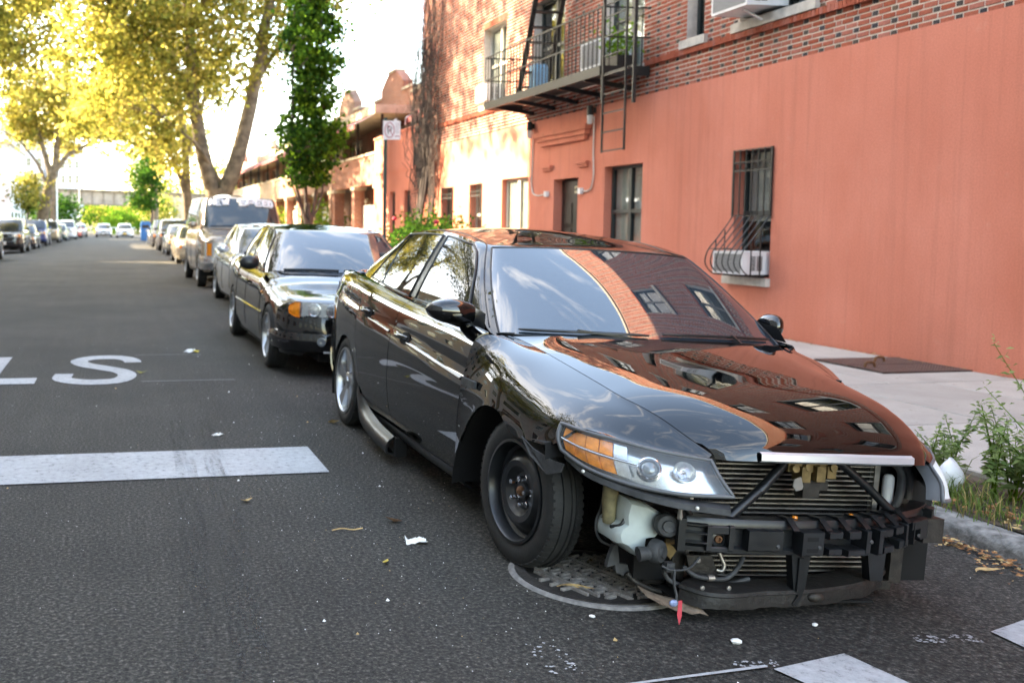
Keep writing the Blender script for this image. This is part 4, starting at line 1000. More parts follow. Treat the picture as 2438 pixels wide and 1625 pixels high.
# ---- head lamps: lens > housing, amber, projector, reflector
LT = [(-.857,-.308,.640),(-.822,-.40,.633),(-.742,-.484,.621),(-.622,-.557,.602),(-.452,-.612,.584)]
LB = [(-.868,-.345,.548),(-.832,-.43,.515),(-.745,-.545,.486),(-.605,-.645,.474),(-.418,-.700,.480)]
LMm = [(-.876,-.325,.594),(-.840,-.42,.575),(-.756,-.520,.555),(-.625,-.612,.540),(-.447,-.667,.532)]
def lampgrid(off, t0=0, t1=1, v0=0, v1=1, nu=30, nv=10):
    N = 40; A = [spl(LT, N+1), spl(LMm, N+1), spl(LB, N+1)]; G = []
    out = Vector((-.55,-.80,.12)).normalized()
    for i in range(nu+1):
        t_ = t0+(t1-t0)*i/nu; f = t_*N; k = min(int(f), N-1); fr = f-k
        col = spl([a[k].lerp(a[k+1], fr) for a in A], 41); row = []
        for j in range(nv+1):
            g = (v0+(v1-v0)*j/nv)*40; q = min(int(g), 39); row.append(col[q].lerp(col[q+1], g-q)+out*off)
        G.append(row)
    return G
def lampframe(t_, v_, off):
    g = lampgrid(off, max(t_-.02,0), min(t_+.02,1), max(v_-.02,0), min(v_+.02,1), 2, 2); p = g[1][1]
    n = (g[2][1]-g[0][1]).cross(g[1][2]-g[1][0]).normalized(); n = n if n.dot(Vector((-.5,-.8,0))) > 0 else -n; return p, n
MT['lamp_chrome'] = M('lamp_reflector', (.62,.64,.66), .22, .85, var=.15, vscale=30)
MT['lamp_grey'] = M('lamp_housing_grey', (.10,.105,.11), .4, var=.2)
MT['projector'] = M('projector_lens', (.16,.18,.19), .08, .2, var=.1, coat=1)
def xg(G, sg): return G if sg < 0 else mir(G)
def xp(p, sg): return Vector((p[0] if sg < 0 else -p[0], p[1], p[2]))
for sg in (-1, 1):
    fl = sg < 0
    hl = MB().grid(xg(lampgrid(0), sg), flange=.006, flip=fl).build('headlamp', MT['lens'] if sg < 0 else MT['lens_hazy'], hero, 50)
    g0 = lampgrid(-.055); ge = lampgrid(-.002)
    MB().grid(xg(g0, sg), flip=fl).build('lamp_back', MT['lamp_chrome'], hl, 60)
    rim_ = [ge[i][0] for i in range(31)]+[ge[30][j] for j in range(1, 11)]+[ge[i][10] for i in range(29, -1, -1)]+[ge[0][j] for j in range(9, 0, -1)]
    MB().tube([xp(p, sg) for p in rim_], .0075, 8, True).build('lamp_bezel', MT['lamp_grey'], hl, 60)
    n_ = len(rim_); r2 = [g0[i][0] for i in range(31)]+[g0[30][j] for j in range(1, 11)]+[g0[i][10] for i in range(29, -1, -1)]+[g0[0][j] for j in range(9, 0, -1)]
    mb = MB(); mb.grid([[xp(a, sg), xp(b_, sg)] for a, b_ in zip(rim_+rim_[:1], r2+r2[:1])], flip=not fl); mb.build('lamp_wall', MT['lamp_grey'], hl, 60)
    for v0, v1 in ((.10,.44),(.52,.86)):
        for q in range(5):
            t0 = .045+q*.088; off = -.014-.004*(q % 2)
            MB().grid(xg(lampgrid(off, t0, t0+.082, v0, v1, 4, 4), sg), flange=.012, flip=fl).build('amber_block', MT['amber'] if q < 4 else MT['lamp_chrome'], hl)
    MB().tube([xp(lampframe(.03+.5*i/16, .48, -.008)[0], sg) for i in range(17)], .0035, 6).build('divider', MT['chrome'], hl, 60)
    p, n = lampframe(.60, .50, -.012); p, n = xp(p, sg), xp(n, sg)
    MB().lathe([(.041,-.035),(.040,.0),(.035,.003),(.030,-.004),(.028,-.02)], p, n, 28).build('projector_ring', MT['chrome'], hl, 40)
    MB().lathe([(.029,-.012),(.026,-.004),(.016,.003),(0,.006)], p, n, 24).build('projector_lens', MT['projector'], hl, 60)
    p, n = lampframe(.80, .46, -.020); p, n = xp(p, sg), xp(n, sg)
    MB().lathe([(.038,.004),(.034,-.012),(.022,-.026),(.010,-.032)], p, n, 28).build('reflector_bowl', MT['lamp_chrome'], hl, 40)
    MB().lathe([(.011,-.03),(.011,-.012),(.007,-.004),(0,.0)], p, n, 16).build('bulb', MT['chrome'], hl, 40)
# grey bracket strip below the near lamp and torn fender liner
for sg in (-1,):
    S1 = spl([xp(q, sg) for q in [(-.845,-.33,.535),(-.815,-.42,.497),(-.735,-.535,.468),(-.60,-.64,.445),(-.43,-.705,.437)]], 30)
    G = []
    for i, p in enumerate(S1):
        o_ = Vector((-sg*-.0,0,0)); d_ = Vector((sg*.45,-.75,0)).normalized()
        G.append([p-d_*.03+Vector((0,0,.012)), p+Vector((0,0,.010)), p+d_*.020+Vector((0,0,.004)), p+d_*.022-Vector((0,0,.016)), p-Vector((0,0,.022))])
    bs = MB().grid(G, flip=(sg > 0)).build('lamp_bracket', MT['plastic_worn'] if sg < 0 else MT['plastic'], hero, 40)
    for k in (5, 24):
        MB().lathe([(0,.006),(.006,.005),(.007,0)], S1[k]+Vector((sg*.012,-.016,-.004)), (sg*.4,-.8,.2), 10).build('bolt', MT['steel'], bs, 40)
    if sg > 0: continue
    P = [(.912,-.10,.545),(.915,-.20,.52),(.90,-.31,.50),(.875,-.37,.50),(.872,-.36,.468),(.885,-.29,.44),(.905,-.18,.49)]
    MB().prism([(a, b_) for a, b_ in [(p[1], p[2]) for p in P]], 0, .006, lambda a, c, e: (sg*(.912+.25*min(0, a+.2)-e), a, c)).build('torn_liner', MT['plastic_worn'], hero)
# ------------------------------------------------------------------ exposed nose of the black sedan
rdt = MB().box(-.40,.37,-.425,-.40,.10,.585).build('radiator', M('radiator_core', (.035,.03,.028), .7, .2, var=.4, vscale=60), hero)
mb = MB(); z = .115
while z < .57: mb.box(-.395,.335,-.446,-.428,z,z+.0045); z += .0182
o = mb.build('condenser_fins', MT['alum'], rdt)
mb = MB(); x = -.39
while x < .33:
    mb.box(x,x+.0016,-.440,-.430,.115,.57); x += .0105
o = mb.build('fin_webs', MT['greasy'], rdt); o['kind'] = 'stuff'
MB().box(.335,.356,-.452,-.42,.11,.575).build('condenser_tank', MT['alum'], rdt); MB().box(-.415,-.395,-.452,-.42,.11,.575).build('condenser_tank', MT['alum'], rdt)
MB().lathe([(0,.515),(.012,.514),(.019,.505),(.020,.49),(.020,.36),(.016,.35),(0,.35)], (.385,-.462,0), n=20).build('receiver_bottle', MT['white_plastic'], hero, 40)
MB().box(-.47,.44,-.47,-.43,.572,.60).build('upper_tie_bar', MT['plastic'], hero)
MB().box(-.46,.43,-.47,-.43,.075,.108).build('lower_tie_bar', MT['greasy'], hero)
for s_ in (-1, 1):
    MB().box(min(s_*.42,s_*.47),max(s_*.42,s_*.47),-.47,-.42,.10,.59).build('radiator_support', MT['greasy'], hero)
    MB().box(min(s_*.47,s_*.60),max(s_*.47,s_*.60),-.44,-.41,.10,.56).build('inner_wing', MT['dark'], hero)
    MB().box(min(s_*.46,s_*.54),max(s_*.46,s_*.54),-.56,-.30,.285,.375).build('chassis_leg', MT['greasy'], hero)
MB().tube([(-.085,-.52,.575),(-.20,-.55,.475),(-.345,-.575,.365)], [.017,.0165,.016], 10).build('support_strut', MT['plastic'], hero, 50)
MB().lathe([(.0185,-.02),(.0195,0),(.0185,.02)], (-.20,-.55,.475), (-.75,-.14,-.65), 12).build('strut_collar', MT['plastic'], hero, 40)
MB().tube([(.115,-.52,.575),(.23,-.535,.485),(.335,-.545,.395)], [.016,.0155,.015], 10).build('support_strut', MT['plastic'], hero, 50)
# bonnet catch: a yellowish cluster
lt = MB(); lt.box(-.10,.09,-.545,-.50,.535,.575).box(-.055,-.02,-.56,-.51,.50,.555).box(.0,.035,-.565,-.51,.505,.56).box(.05,.085,-.555,-.51,.515,.56)
lt = lt.build('bonnet_catch', MT['brass'], hero)
MB().prism([(-.095,.515),(-.07,.525),(-.058,.49),(-.062,.478),(-.085,.472),(-.098,.49)], -.575, -.569, lambda a, c, e: (a, e, c)).build('catch_tab', MT['steel'], lt)
MB().box(-.045,.02,-.56,-.515,.445,.50).box(-.02,.06,-.55,-.52,.47,.505).build('catch_body', MT['greasy'], lt)
for i in range(4): MB().lathe([(0,.012),(.014,.011),(.016,0)], (-.08+i*.05,-.55,.548+.006*(i % 2)), (0,-1,.2), 12).build('bolt', MT['brass'], lt, 40)
for p in ([(.35,-.50,.575),(.395,-.50,.54),(.405,-.50,.48),(.395,-.50,.42),(.36,-.49,.36)], [(.42,-.48,.57),(.44,-.49,.52),(.445,-.49,.43)]):
    MB().tube(spl(p, 16), .014, 8).build('coolant_hose', MT['plastic_worn'], hero, 60)
MB().prism([(-.455,.575),(-.36,.575),(-.35,.545),(-.385,.525),(-.40,.50),(-.43,.49),(-.45,.52)], -.50, -.46, lambda a, c, e: (a, e, c)).build('torn_mount', MT['plastic'], hero)

# bumper beam with its ribbed foam-holder
bpth = spl([(-.535,-.575,.375),(-.44,-.605,.375),(-.25,-.628,.376),(0,-.632,.380),(.20,-.612,.388),(.36,-.565,.397),(.50,-.505,.405),(.545,-.47,.408)], 60)
def bp(t_, dy=0, z0=0):
    f = max(0, min(1, t_))*59; k = min(int(f), 58); p = bpth[k].lerp(bpth[k+1], f-k); d = (bpth[k+1]-bpth[k]).normalized(); n = Vector((d.y, -d.x, 0)).normalized()
    return p+n*dy+Vector((0,0,z0))
bb = MB(); G = [[bp(i/59, o_, z_) for o_, z_ in ((-.055,-.005),(-.05,.004),(.0,.004),(.008,-.012),(.008,-.026),(-.006,-.034),(-.006,-.092),(.006,-.100),(.006,-.116),(-.055,-.118))] for i in range(60)]
bb.grid(G, flip=False); bb = bb.build('bumper_beam', MT['plastic'], hero, 30)
def pad(t0, t1, z0, z1, dep, name='beam_pad', hole=False, notch=0, mat='plastic'):
    """moulded block standing proud of the beam between t0 and t1"""
    n = 5; mb = MB(); e = .004
    A = [[bp(t0+(t1-t0)*i/n, o_, z_) for o_, z_ in ((-.004,z0),(dep-e,z0+notch*(i % 2)),(dep,z0+e+notch*(i % 2)),(dep,z1-e),(dep-e,z1-notch*((i+1) % 2)),(-.004,z1))] for i in range(n+1)]
    mb.grid(A, flip=True); mb.add(A[0], [(0,1,2,3,4,5)]); mb.add(A[-1], [(5,4,3,2,1,0)])
    o = mb.build(name, MT[mat], bb, 30)
    if hole:
        for zz in ((z0+z1)/2+.018, (z0+z1)/2-.022):
            m2 = MB(); ta, tb = t0+(t1-t0)*.18, t0+(t1-t0)*.72
            m2.grid([[bp(ta+(tb-ta)*i/4, dep+.0012, zz+dz) for dz in (-.007,.007)] for i in range(5)], flip=True); m2.build('slot', MT['dark'], o)
    return o
pad(.0,.022,-.118,.004,.030); pad(.085,.10,-.110,-.02,.022); pad(.15,.165,-.105,-.015,.024)
for zz in (-.020,-.052,-.085): pad(.02,.086,zz,zz+.006,.026,'beam_rib')
pad(.10,.15,-.048,-.018,.020); pad(.10,.15,-.112,-.092,.020)
p = bp(.125,.0,-.068); MB().lathe([(.024,-.004),(.026,.004),(.018,.006),(.016,-.004)], p, (-.05,-1,0), 24).build('tow_socket', MT['plastic'], bb, 40); MB().lathe([(.013,.0),(.013,.007),(.007,.009),(.006,.002),(0,.002)], p, (-.05,-1,0), 12).build('bolt', MT['rust'], bb, 40)
pad(.205,.315,-.100,-.022,.034,notch=.004); pad(.37,.44,-.108,-.020,.050,hole=True,notch=.004)
for t0, t1, z0, z1, d_ in ((.455,.50,-.048,-.020,.055),(.46,.505,-.108,-.080,.050),(.52,.56,-.050,-.018,.060),(.525,.60,-.112,-.086,.056),(.585,.60,-.106,-.02,.058),(.63,.645,-.112,-.02,.060),(.645,.685,-.052,-.022,.058),(.66,.70,-.112,-.084,.054),(.70,.735,-.05,-.018,.056),(.735,.78,-.108,-.075,.046),(.76,.77,-.10,-.02,.05),(.80,.85,-.055,-.018,.044),(.81,.815,-.105,-.02,.046),(.86,.90,-.10,-.02,.038),(.925,.93,-.112,0.,.036),(.95,.98,-.112,.0,.030)):
    pad(t0, t1, z0, z1, d_, notch=.003)
for t0 in (.35,.46,.53,.60,.66,.72,.78):               # ribs lying over the top edge
    m2 = MB(); A = [[bp(t0+.010*q, o_, z_) for o_, z_ in ((-.05,.010),(.0,.014),(.03,-.006),(.045,-.018))] for q in (-1, 1)]
    m2.grid(A, flange=.006, flip=True); m2.build('beam_rib', MT['plastic'], bb, 30)
for t_, zz, d_ in ((.30,-.078,.036),(.425,-.075,.052),(.60,-.06,.060),(.695,-.06,.002),(.84,-.075,.046)):
    MB().lathe([(.0,.003),(.006,.002),(.008,-.001)], bp(t_, d_, zz), (.05,-1,0), 12).build('rivet', MT['plastic_worn'], bb, 40)
for t_, zz in ((.39,.006),(.60,.006)): MB().lathe([(0,.008),(.008,.007),(.010,0)], bp(t_, -.03, zz), (0,0,1), 10).build('clip', MT['amber'], bb, 40)
# hanging black brackets
MB().prism([(-.125,.258),(-.05,.258),(-.062,.135),(-.075,.10),(-.090,.072),(-.105,.082),(-.085,.112),(-.104,.125)], -.632, -.600, lambda a, c, e: (a, e, c)).build('grille_bracket', MT['plastic'], hero)
MB().box(-.099,-.080,-.640,-.633,.13,.25).build('bracket_rib', MT['plastic'], hero)
MB().prism([(.215,.262),(.29,.262),(.285,.15),(.235,.15)], -.585, -.550, lambda a, c, e: (a, e, c)).build('grille_bracket', MT['plastic'], hero)
# chin undertray
lip = spl([(-.50,-.57,.13),(-.46,-.625,.128),(-.20,-.632,.130),(.05,-.600,.132),(.25,-.545,.140),(.40,-.46,.150),(.45,-.40,.155)], 40)
G = []
for i, p in enumerate(lip):
    d_ = (lip[min(i+1, 39)]-lip[max(i-1, 0)]).normalized(); n = Vector((d_.y,-d_.x,0)).normalized()
    G.append([p-n*.10+Vector((0,0,.004)), p-n*.02+Vector((0,0,.006)), p+n*.006, p+n*.010-Vector((0,0,.012)), p+n*.000-Vector((0,0,.018)), p+n*.003-Vector((0,0,.030)), p+n*(.004+.002*math.sin(i*.7))-Vector((0,0,.060+.003*math.sin(i*.9)+.0015*math.sin(i*2.7))), p-n*.05-Vector((0,0,.062))])
tray = MB().grid(G, flip=False).build('undertray_lip', M('scuffed_black_plastic', (.010,.009,.008), .6, var=.6, vscale=14, bmp=.5, bscale=40), hero, 40)
MB().sphere((-.005,-.618,.100), .022, 12, 8, (1.5,.6,.8)).build('dent', MT['greasy'], tray, 60)
MB().box(-.50,.28,-.56,-.30,.058,.066).build('splash_shield', MT['dark'], hero)
for x in (-.46,-.36): MB().lathe([(0,.006),(.008,.005),(.009,0)], (x,-.636,.14), (0,-1,0), 10).build('bolt', MT['steel'], tray, 40)
# washer bottle, horns, motor and plumbing in front of the wheel
R_ = [(-.675,.408),(-.60,.392),(-.525,.352),(-.535,.30),(-.56,.272),(-.60,.265),(-.602,.19),(-.64,.205),(-.672,.232),(-.704,.246),(-.712,.275),(-.705,.30),(-.680,.318),(-.684,.36)]
mb = MB(); rings = []
for e, sc in ((-.505,.86),(-.492,.965),(-.475,1.),(-.36,1.),(-.345,.95)):
    cx_, cz_ = -.625, .30; rings.append([(cx_+(a-cx_)*sc, e, cz_+(c-cz_)*sc) for a, c in R_])
mb.grid([r+[r[0]] for r in rings], flip=False); mb.add(rings[0], [tuple(range(len(R_)))]); wb_ = mb.build('washer_bottle', MT['reservoir'], hero, 40)
MB().tube([(-.70,-.42,.455),(-.705,-.42,.38),(-.70,-.42,.30)], [.030,.026,.022], 10).build('filler_neck', M('stained_plastic', (.20,.17,.09), .6, var=.4, vscale=25), wb_, 50)
def horn(c, ax, mth, label=None):
    c = Vector(c); h = MB().lathe([(0,.030),(.020,.031),(.022,.024),(.036,.022),(.041,.014),(.043,0),(.043,-.012),(.036,-.018),(0,-.018)], c, ax, 30).build('horn', MT['plastic_worn'], hero, 40)
    a = Vector(ax).normalized(); m_ = Vector(mth); s1 = c+m_*.5
    MB().tube([c+a*.008+m_*.15, s1+a*.006, c+m_*1.0], [.018,.023,.027], 10).build('horn_mouth', MT['plastic_worn'], h, 60)
horn((-.553,-.545,.332), (-.28,-.95,.1), (.062,-.005,-.028)); horn((-.585,-.545,.238), (.55,-.83,.05), (-.068,.0,-.012))
MB().prism([(-.52,.268),(-.465,.272),(-.47,.235),(-.498,.192),(-.525,.222)], -.50, -.49, lambda a, c, e: (a, e, c)).build('horn_bracket', MT['brass'], hero)
MB().box(-.565,-.535,-.585,-.56,.175,.208).build('plug', MT['plastic_worn'], hero)
MB().lathe([(0,.0),(.066,.0),(.068,.006),(.062,.010),(.064,.04),(.058,.05),(.060,.075),(.04,.085),(0,.085)], (-.50,-.36,.072), n=28).build('compressor', MT['greasy'], hero, 40)
MB().tube(spl([(-.695,-.36,.43),(-.70,-.36,.34),(-.715,-.36,.29),(-.712,-.36,.245),(-.69,-.36,.212),(-.66,-.38,.20)], 20), .0055, 7).build('cable', MT['plastic_worn'], hero, 60)
MB().tube(spl([(-.685,-.37,.43),(-.688,-.37,.34),(-.70,-.37,.29),(-.698,-.37,.25),(-.675,-.37,.225)], 20), .0045, 7).build('cable', MT['plastic'], hero, 60)
MB().tube(spl([(-.66,-.44,.40),(-.668,-.475,.345),(-.69,-.48,.31),(-.71,-.45,.295)], 14), .007, 7).build('cable', MT['plastic'], hero, 60)
MB().prism([(-.67,.215),(-.655,.215),(-.642,.145),(-.61,.142),(-.598,.108),(-.62,.098),(-.652,.112),(-.66,.14),(-.69,.13),(-.685,.165)], -.415, -.395, lambda a, c, e: (a, e, c)).build('suspension_link', MT['plastic_worn'], hero)
MB().tube(spl([(-.615,-.42,.112),(-.59,-.43,.088),(-.54,-.45,.066),(-.49,-.46,.055)], 12), .011, 8).build('suspension_arm', MT['greasy'], hero, 60)
MB().prism([(-.45,.215),(-.35,.215),(-.32,.14),(-.375,.098),(-.425,.14)], -.52, -.505, lambda a, c, e: (a, e, c)).build('subframe_bracket', MT['greasy'], hero)
for a, c in ((-.405,.198),(-.40,.115),(-.415,.105)): MB().lathe([(0,.007),(.008,.006),(.010,0)], (a,-.522,c), (0,-1,0), 8).build('bolt', MT['steel'], hero, 40)
for pts, r_, mt in (([(-.595,-.60,.205),(-.575,-.605,.194),(-.548,-.607,.191),(-.494,-.603,.197),(-.44,-.58,.230)], .0042, 'plastic_worn'),
    ([(-.549,-.607,.191),(-.552,-.612,.165),(-.550,-.615,.135),(-.543,-.62,.105),(-.546,-.622,.080)], .0048, 'plastic_worn'),
    ([(-.548,-.53,.19),(-.535,-.545,.14),(-.485,-.555,.118),(-.40,-.558,.118),(-.31,-.558,.124),(-.22,-.55,.142)], .0085, 'plastic_worn'),
    ([(-.48,-.55,.185),(-.448,-.565,.160),(-.405,-.57,.151),(-.32,-.57,.152),(-.27,-.555,.185),(-.235,-.53,.212)], .0085, 'plastic_worn'),
    ([(-.325,-.515,.235),(-.312,-.52,.205),(-.302,-.525,.178),(-.310,-.525,.160),(-.330,-.52,.164)], .0075, 'alum'),
    ([(-.60,-.50,.44),(-.55,-.54,.425),(-.50,-.56,.40),(-.47,-.56,.37)], .010, 'plastic')):
    MB().tube(spl(pts, 22), r_, 8).build('hose', MT[mt], hero, 60)
for a in (-.40,-.385): MB().lathe([(.0115,-.012),(.0115,.012)], (a,-.558 if a < -.39 else -.57,.118 if a < -.39 else .151), (1,0,0), 12).build('hose_clamp', MT['alum'], hero, 40)
MB().tube([(-.54,-.60,.437),(-.542,-.60,.40),(-.538,-.595,.372)], [.012,.007,.011], 8).build('bracket_stalk', MT['alum'], hero, 60)
pl = spl([(-.60,-.50,.075),(-.55,-.56,.06),(-.50,-.60,.058),(-.45,-.62,.062)], 12); G = [[p+Vector((0,.07,.006)), p+Vector((0,.03,.010)), p, p+Vector((.004,-.035+.012*math.sin(i*2.1),-.010))] for i, p in enumerate(pl)]
MB().grid(G, flip=True).build('torn_splash_guard', M('dirty_tan_plastic', (.19,.14,.10), .8, var=.4, vscale=40, bmp=.4), hero)
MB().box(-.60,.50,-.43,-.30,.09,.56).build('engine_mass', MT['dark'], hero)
tag(MB().add([(1.92,3.0,.085),(1.935,3.002,.085),(1.932,2.998,.03),(1.922,2.996,.0),(1.916,3.0,.035)], [(0,1,2,3,4)]).build('red_ribbon', M('red_ribbon', (.55,.05,.07), .7, var=.15)), 'small red ribbon hanging from the torn wiring at the nose', 'ribbon')
tag(MB().sphere((1.905,3.005,.075), .014, 7, 5, (1.2,.6,.9)).build('foil_scrap', M('blue_foil', (.25,.32,.5), .4, .3, var=.3)), 'crumpled blue scrap tied above the red ribbon', 'scrap')

# the far flank is tucked in a little: the body is narrower than its mirror-width on the kerb side
def tuck(x, l):
    if x < .25: return x
    q = max(0, min(1, (l+.25)/.65)); q = q*q*(3-2*q)
    f0 = .25+(x-.25)*.8 if x < .45 else .41+(x-.45)*.36; f1 = x if x < .72 else .72+(x-.72)*.36
    return f0*(1-q)+f1*q
done_ = set()
for o in hero.children_recursive:
    if o.type != 'MESH' or o.data.name in done_: continue
    top_ = o if o.parent == hero else o.parent
    if top_.parent != hero: top_ = top_.parent
    if not top_.name.startswith(('front_fender','bonnet','headlamp','front_door','rear_door','quarter_panel','tail','rear_bumper','boot_lid','sill','wing_mirror','wheel_well','marker_lamp')) or top_.name.startswith('bonnet_catch'): continue
    if o.name.startswith('marker_lamp'):
        o.location.x = tuck(o.location.x, o.location.y); continue
    done_.add(o.data.name)
    for v_ in o.data.vertices:
        if v_.co.x > .25: v_.co.x = tuck(v_.co.x, v_.co.y)
for o in hero.children:
    if o.name.startswith('wheel') and o.type == 'EMPTY' and o.location.x > 0: o.location.x = .50 if o.location.y < 1 else .64
# ------------------------------------------------------------------ parked cars
PAINT = {}
def pnt(col, metal=0, dust=.2):
    k = (col, metal)
    if k not in PAINT: PAINT[k] = paint('car_paint_%d' % len(PAINT), col, .08, dust, metal)
    return PAINT[k]
STY = dict(
 sedan=dict(of=.80, orr=1.0, wb=2.72, hw=.88, sill=.20, R=.315, rr=.215, ra=.365, deck=[(-.80,.55),(-.77,.64),(-.70,.70),(-.45,.76),(.0,.83),(.42,.91),(1.0,.92),(2.4,.96),(2.9,1.02),(3.5,1.02),(3.66,.97),(3.72,.85)],
   base=[(0,.42,.90),(.35,.45,.90),(.62,.55,.89),(.73,.66,.895),(.77,.8,.905),(.79,1.2,.915),(.79,1.8,.94),(.775,2.4,.97),(.73,2.72,.99),(.64,2.86,1.0),(.4,2.94,1.0),(0,2.97,1.0)],
   top=[(0,1.13,1.34),(.30,1.14,1.338),(.48,1.17,1.33),(.55,1.22,1.325),(.585,1.34,1.34),(.60,1.6,1.375),(.60,1.95,1.385),(.585,2.25,1.36),(.545,2.42,1.33),(.46,2.49,1.32),(.28,2.53,1.325),(0,2.54,1.33)],
   roof=[(1.1,1.34),(1.4,1.395),(1.85,1.415),(2.25,1.40),(2.55,1.33)], doors=(4.25,5.72,6.9), lamp=(.58,.69), grille=(.55,.66)),
 suv=dict(of=.85, orr=.95, wb=2.80, hw=.94, sill=.30, R=.375, rr=.235, ra=.43, deck=[(-.85,.62),(-.82,.86),(-.75,.97),(-.4,1.03),(.1,1.08),(.40,1.12),(1.0,1.12),(2.6,1.15),(3.3,1.16),(3.6,1.14),(3.72,1.05),(3.75,.9)],
   base=[(0,.40,1.11),(.35,.43,1.11),(.66,.52,1.10),(.79,.62,1.10),(.83,.78,1.11),(.85,1.2,1.115),(.85,1.9,1.13),(.84,2.7,1.145),(.82,3.3,1.15),(.74,3.55,1.15),(.4,3.64,1.15),(0,3.66,1.15)],
   top=[(0,1.0,1.63),(.35,1.01,1.63),(.57,1.04,1.62),(.645,1.09,1.615),(.68,1.22,1.63),(.69,1.6,1.66),(.69,2.1,1.67),(.68,2.7,1.65),(.66,3.1,1.63),(.58,3.27,1.62),(.3,3.33,1.62),(0,3.35,1.62)],
   roof=[(.95,1.62),(1.3,1.70),(1.9,1.72),(2.8,1.69),(3.4,1.62)], doors=(4.2,5.65,7.0), lamp=(.80,.94), grille=(.70,.96)),
 van=dict(of=.9, orr=1.0, wb=3.0, hw=.98, sill=.25, R=.33, rr=.215, ra=.38, deck=[(-.9,.6),(-.87,.78),(-.8,.86),(-.4,.98),(.0,1.05),(.3,1.09),(1.0,1.08),(2.8,1.10),(3.6,1.10),(3.9,1.08),(3.97,1.0),(4.0,.85)],
   base=[(0,.1,1.08),(.35,.13,1.08),(.68,.24,1.07),(.82,.36,1.07),(.86,.6,1.075),(.88,1.1,1.08),(.88,2.0,1.09),(.875,2.9,1.10),(.86,3.6,1.10),(.76,3.84,1.10),(.4,3.9,1.10),(0,3.92,1.10)],
   top=[(0,.95,1.66),(.36,.96,1.66),(.58,1.0,1.65),(.66,1.06,1.645),(.70,1.22,1.66),(.715,1.6,1.69),(.715,2.3,1.70),(.71,3.0,1.69),(.69,3.45,1.67),(.6,3.62,1.66),(.3,3.68,1.66),(0,3.7,1.66)],
   roof=[(.9,1.66),(1.3,1.72),(2.2,1.75),(3.2,1.72),(3.7,1.66)], doors=(4.15,5.5,7.2), lamp=(.68,.82), grille=(.62,.74)))
STY['bigvan'] = dict(of=.88, orr=1.35, wb=3.5, hw=1.0, sill=.36, R=.37, rr=.215, ra=.43, deck=[(-.88,.66),(-.86,.98),(-.78,1.12),(-.45,1.20),(-.1,1.28),(.15,1.33),(1.0,1.30),(2.6,1.31),(4.2,1.32),(4.75,1.32),(4.82,1.2),(4.85,.9)],
   base=[(0,.02,1.31),(.35,.04,1.31),(.72,.10,1.30),(.86,.18,1.30),(.92,.40,1.30),(.94,1.05,1.30),(.95,2.0,1.31),(.95,3.2,1.31),(.94,4.4,1.31),(.86,4.72,1.31),(.4,4.78,1.31),(0,4.79,1.31)],
   top=[(0,.58,2.01),(.42,.59,2.01),(.68,.62,2.0),(.77,.66,1.99),(.80,.82,1.99),(.82,1.3,2.01),(.82,2.1,2.02),(.82,3.2,2.02),(.81,4.3,2.01),(.72,4.6,2.0),(.35,4.66,2.0),(0,4.67,2.0)],
   roof=[(.5,2.0),(.9,2.08),(2.0,2.12),(4.0,2.10),(4.7,2.0)], doors=(4.1,5.2,7.6), lamp=(.70,1.00), grille=(.66,1.02))
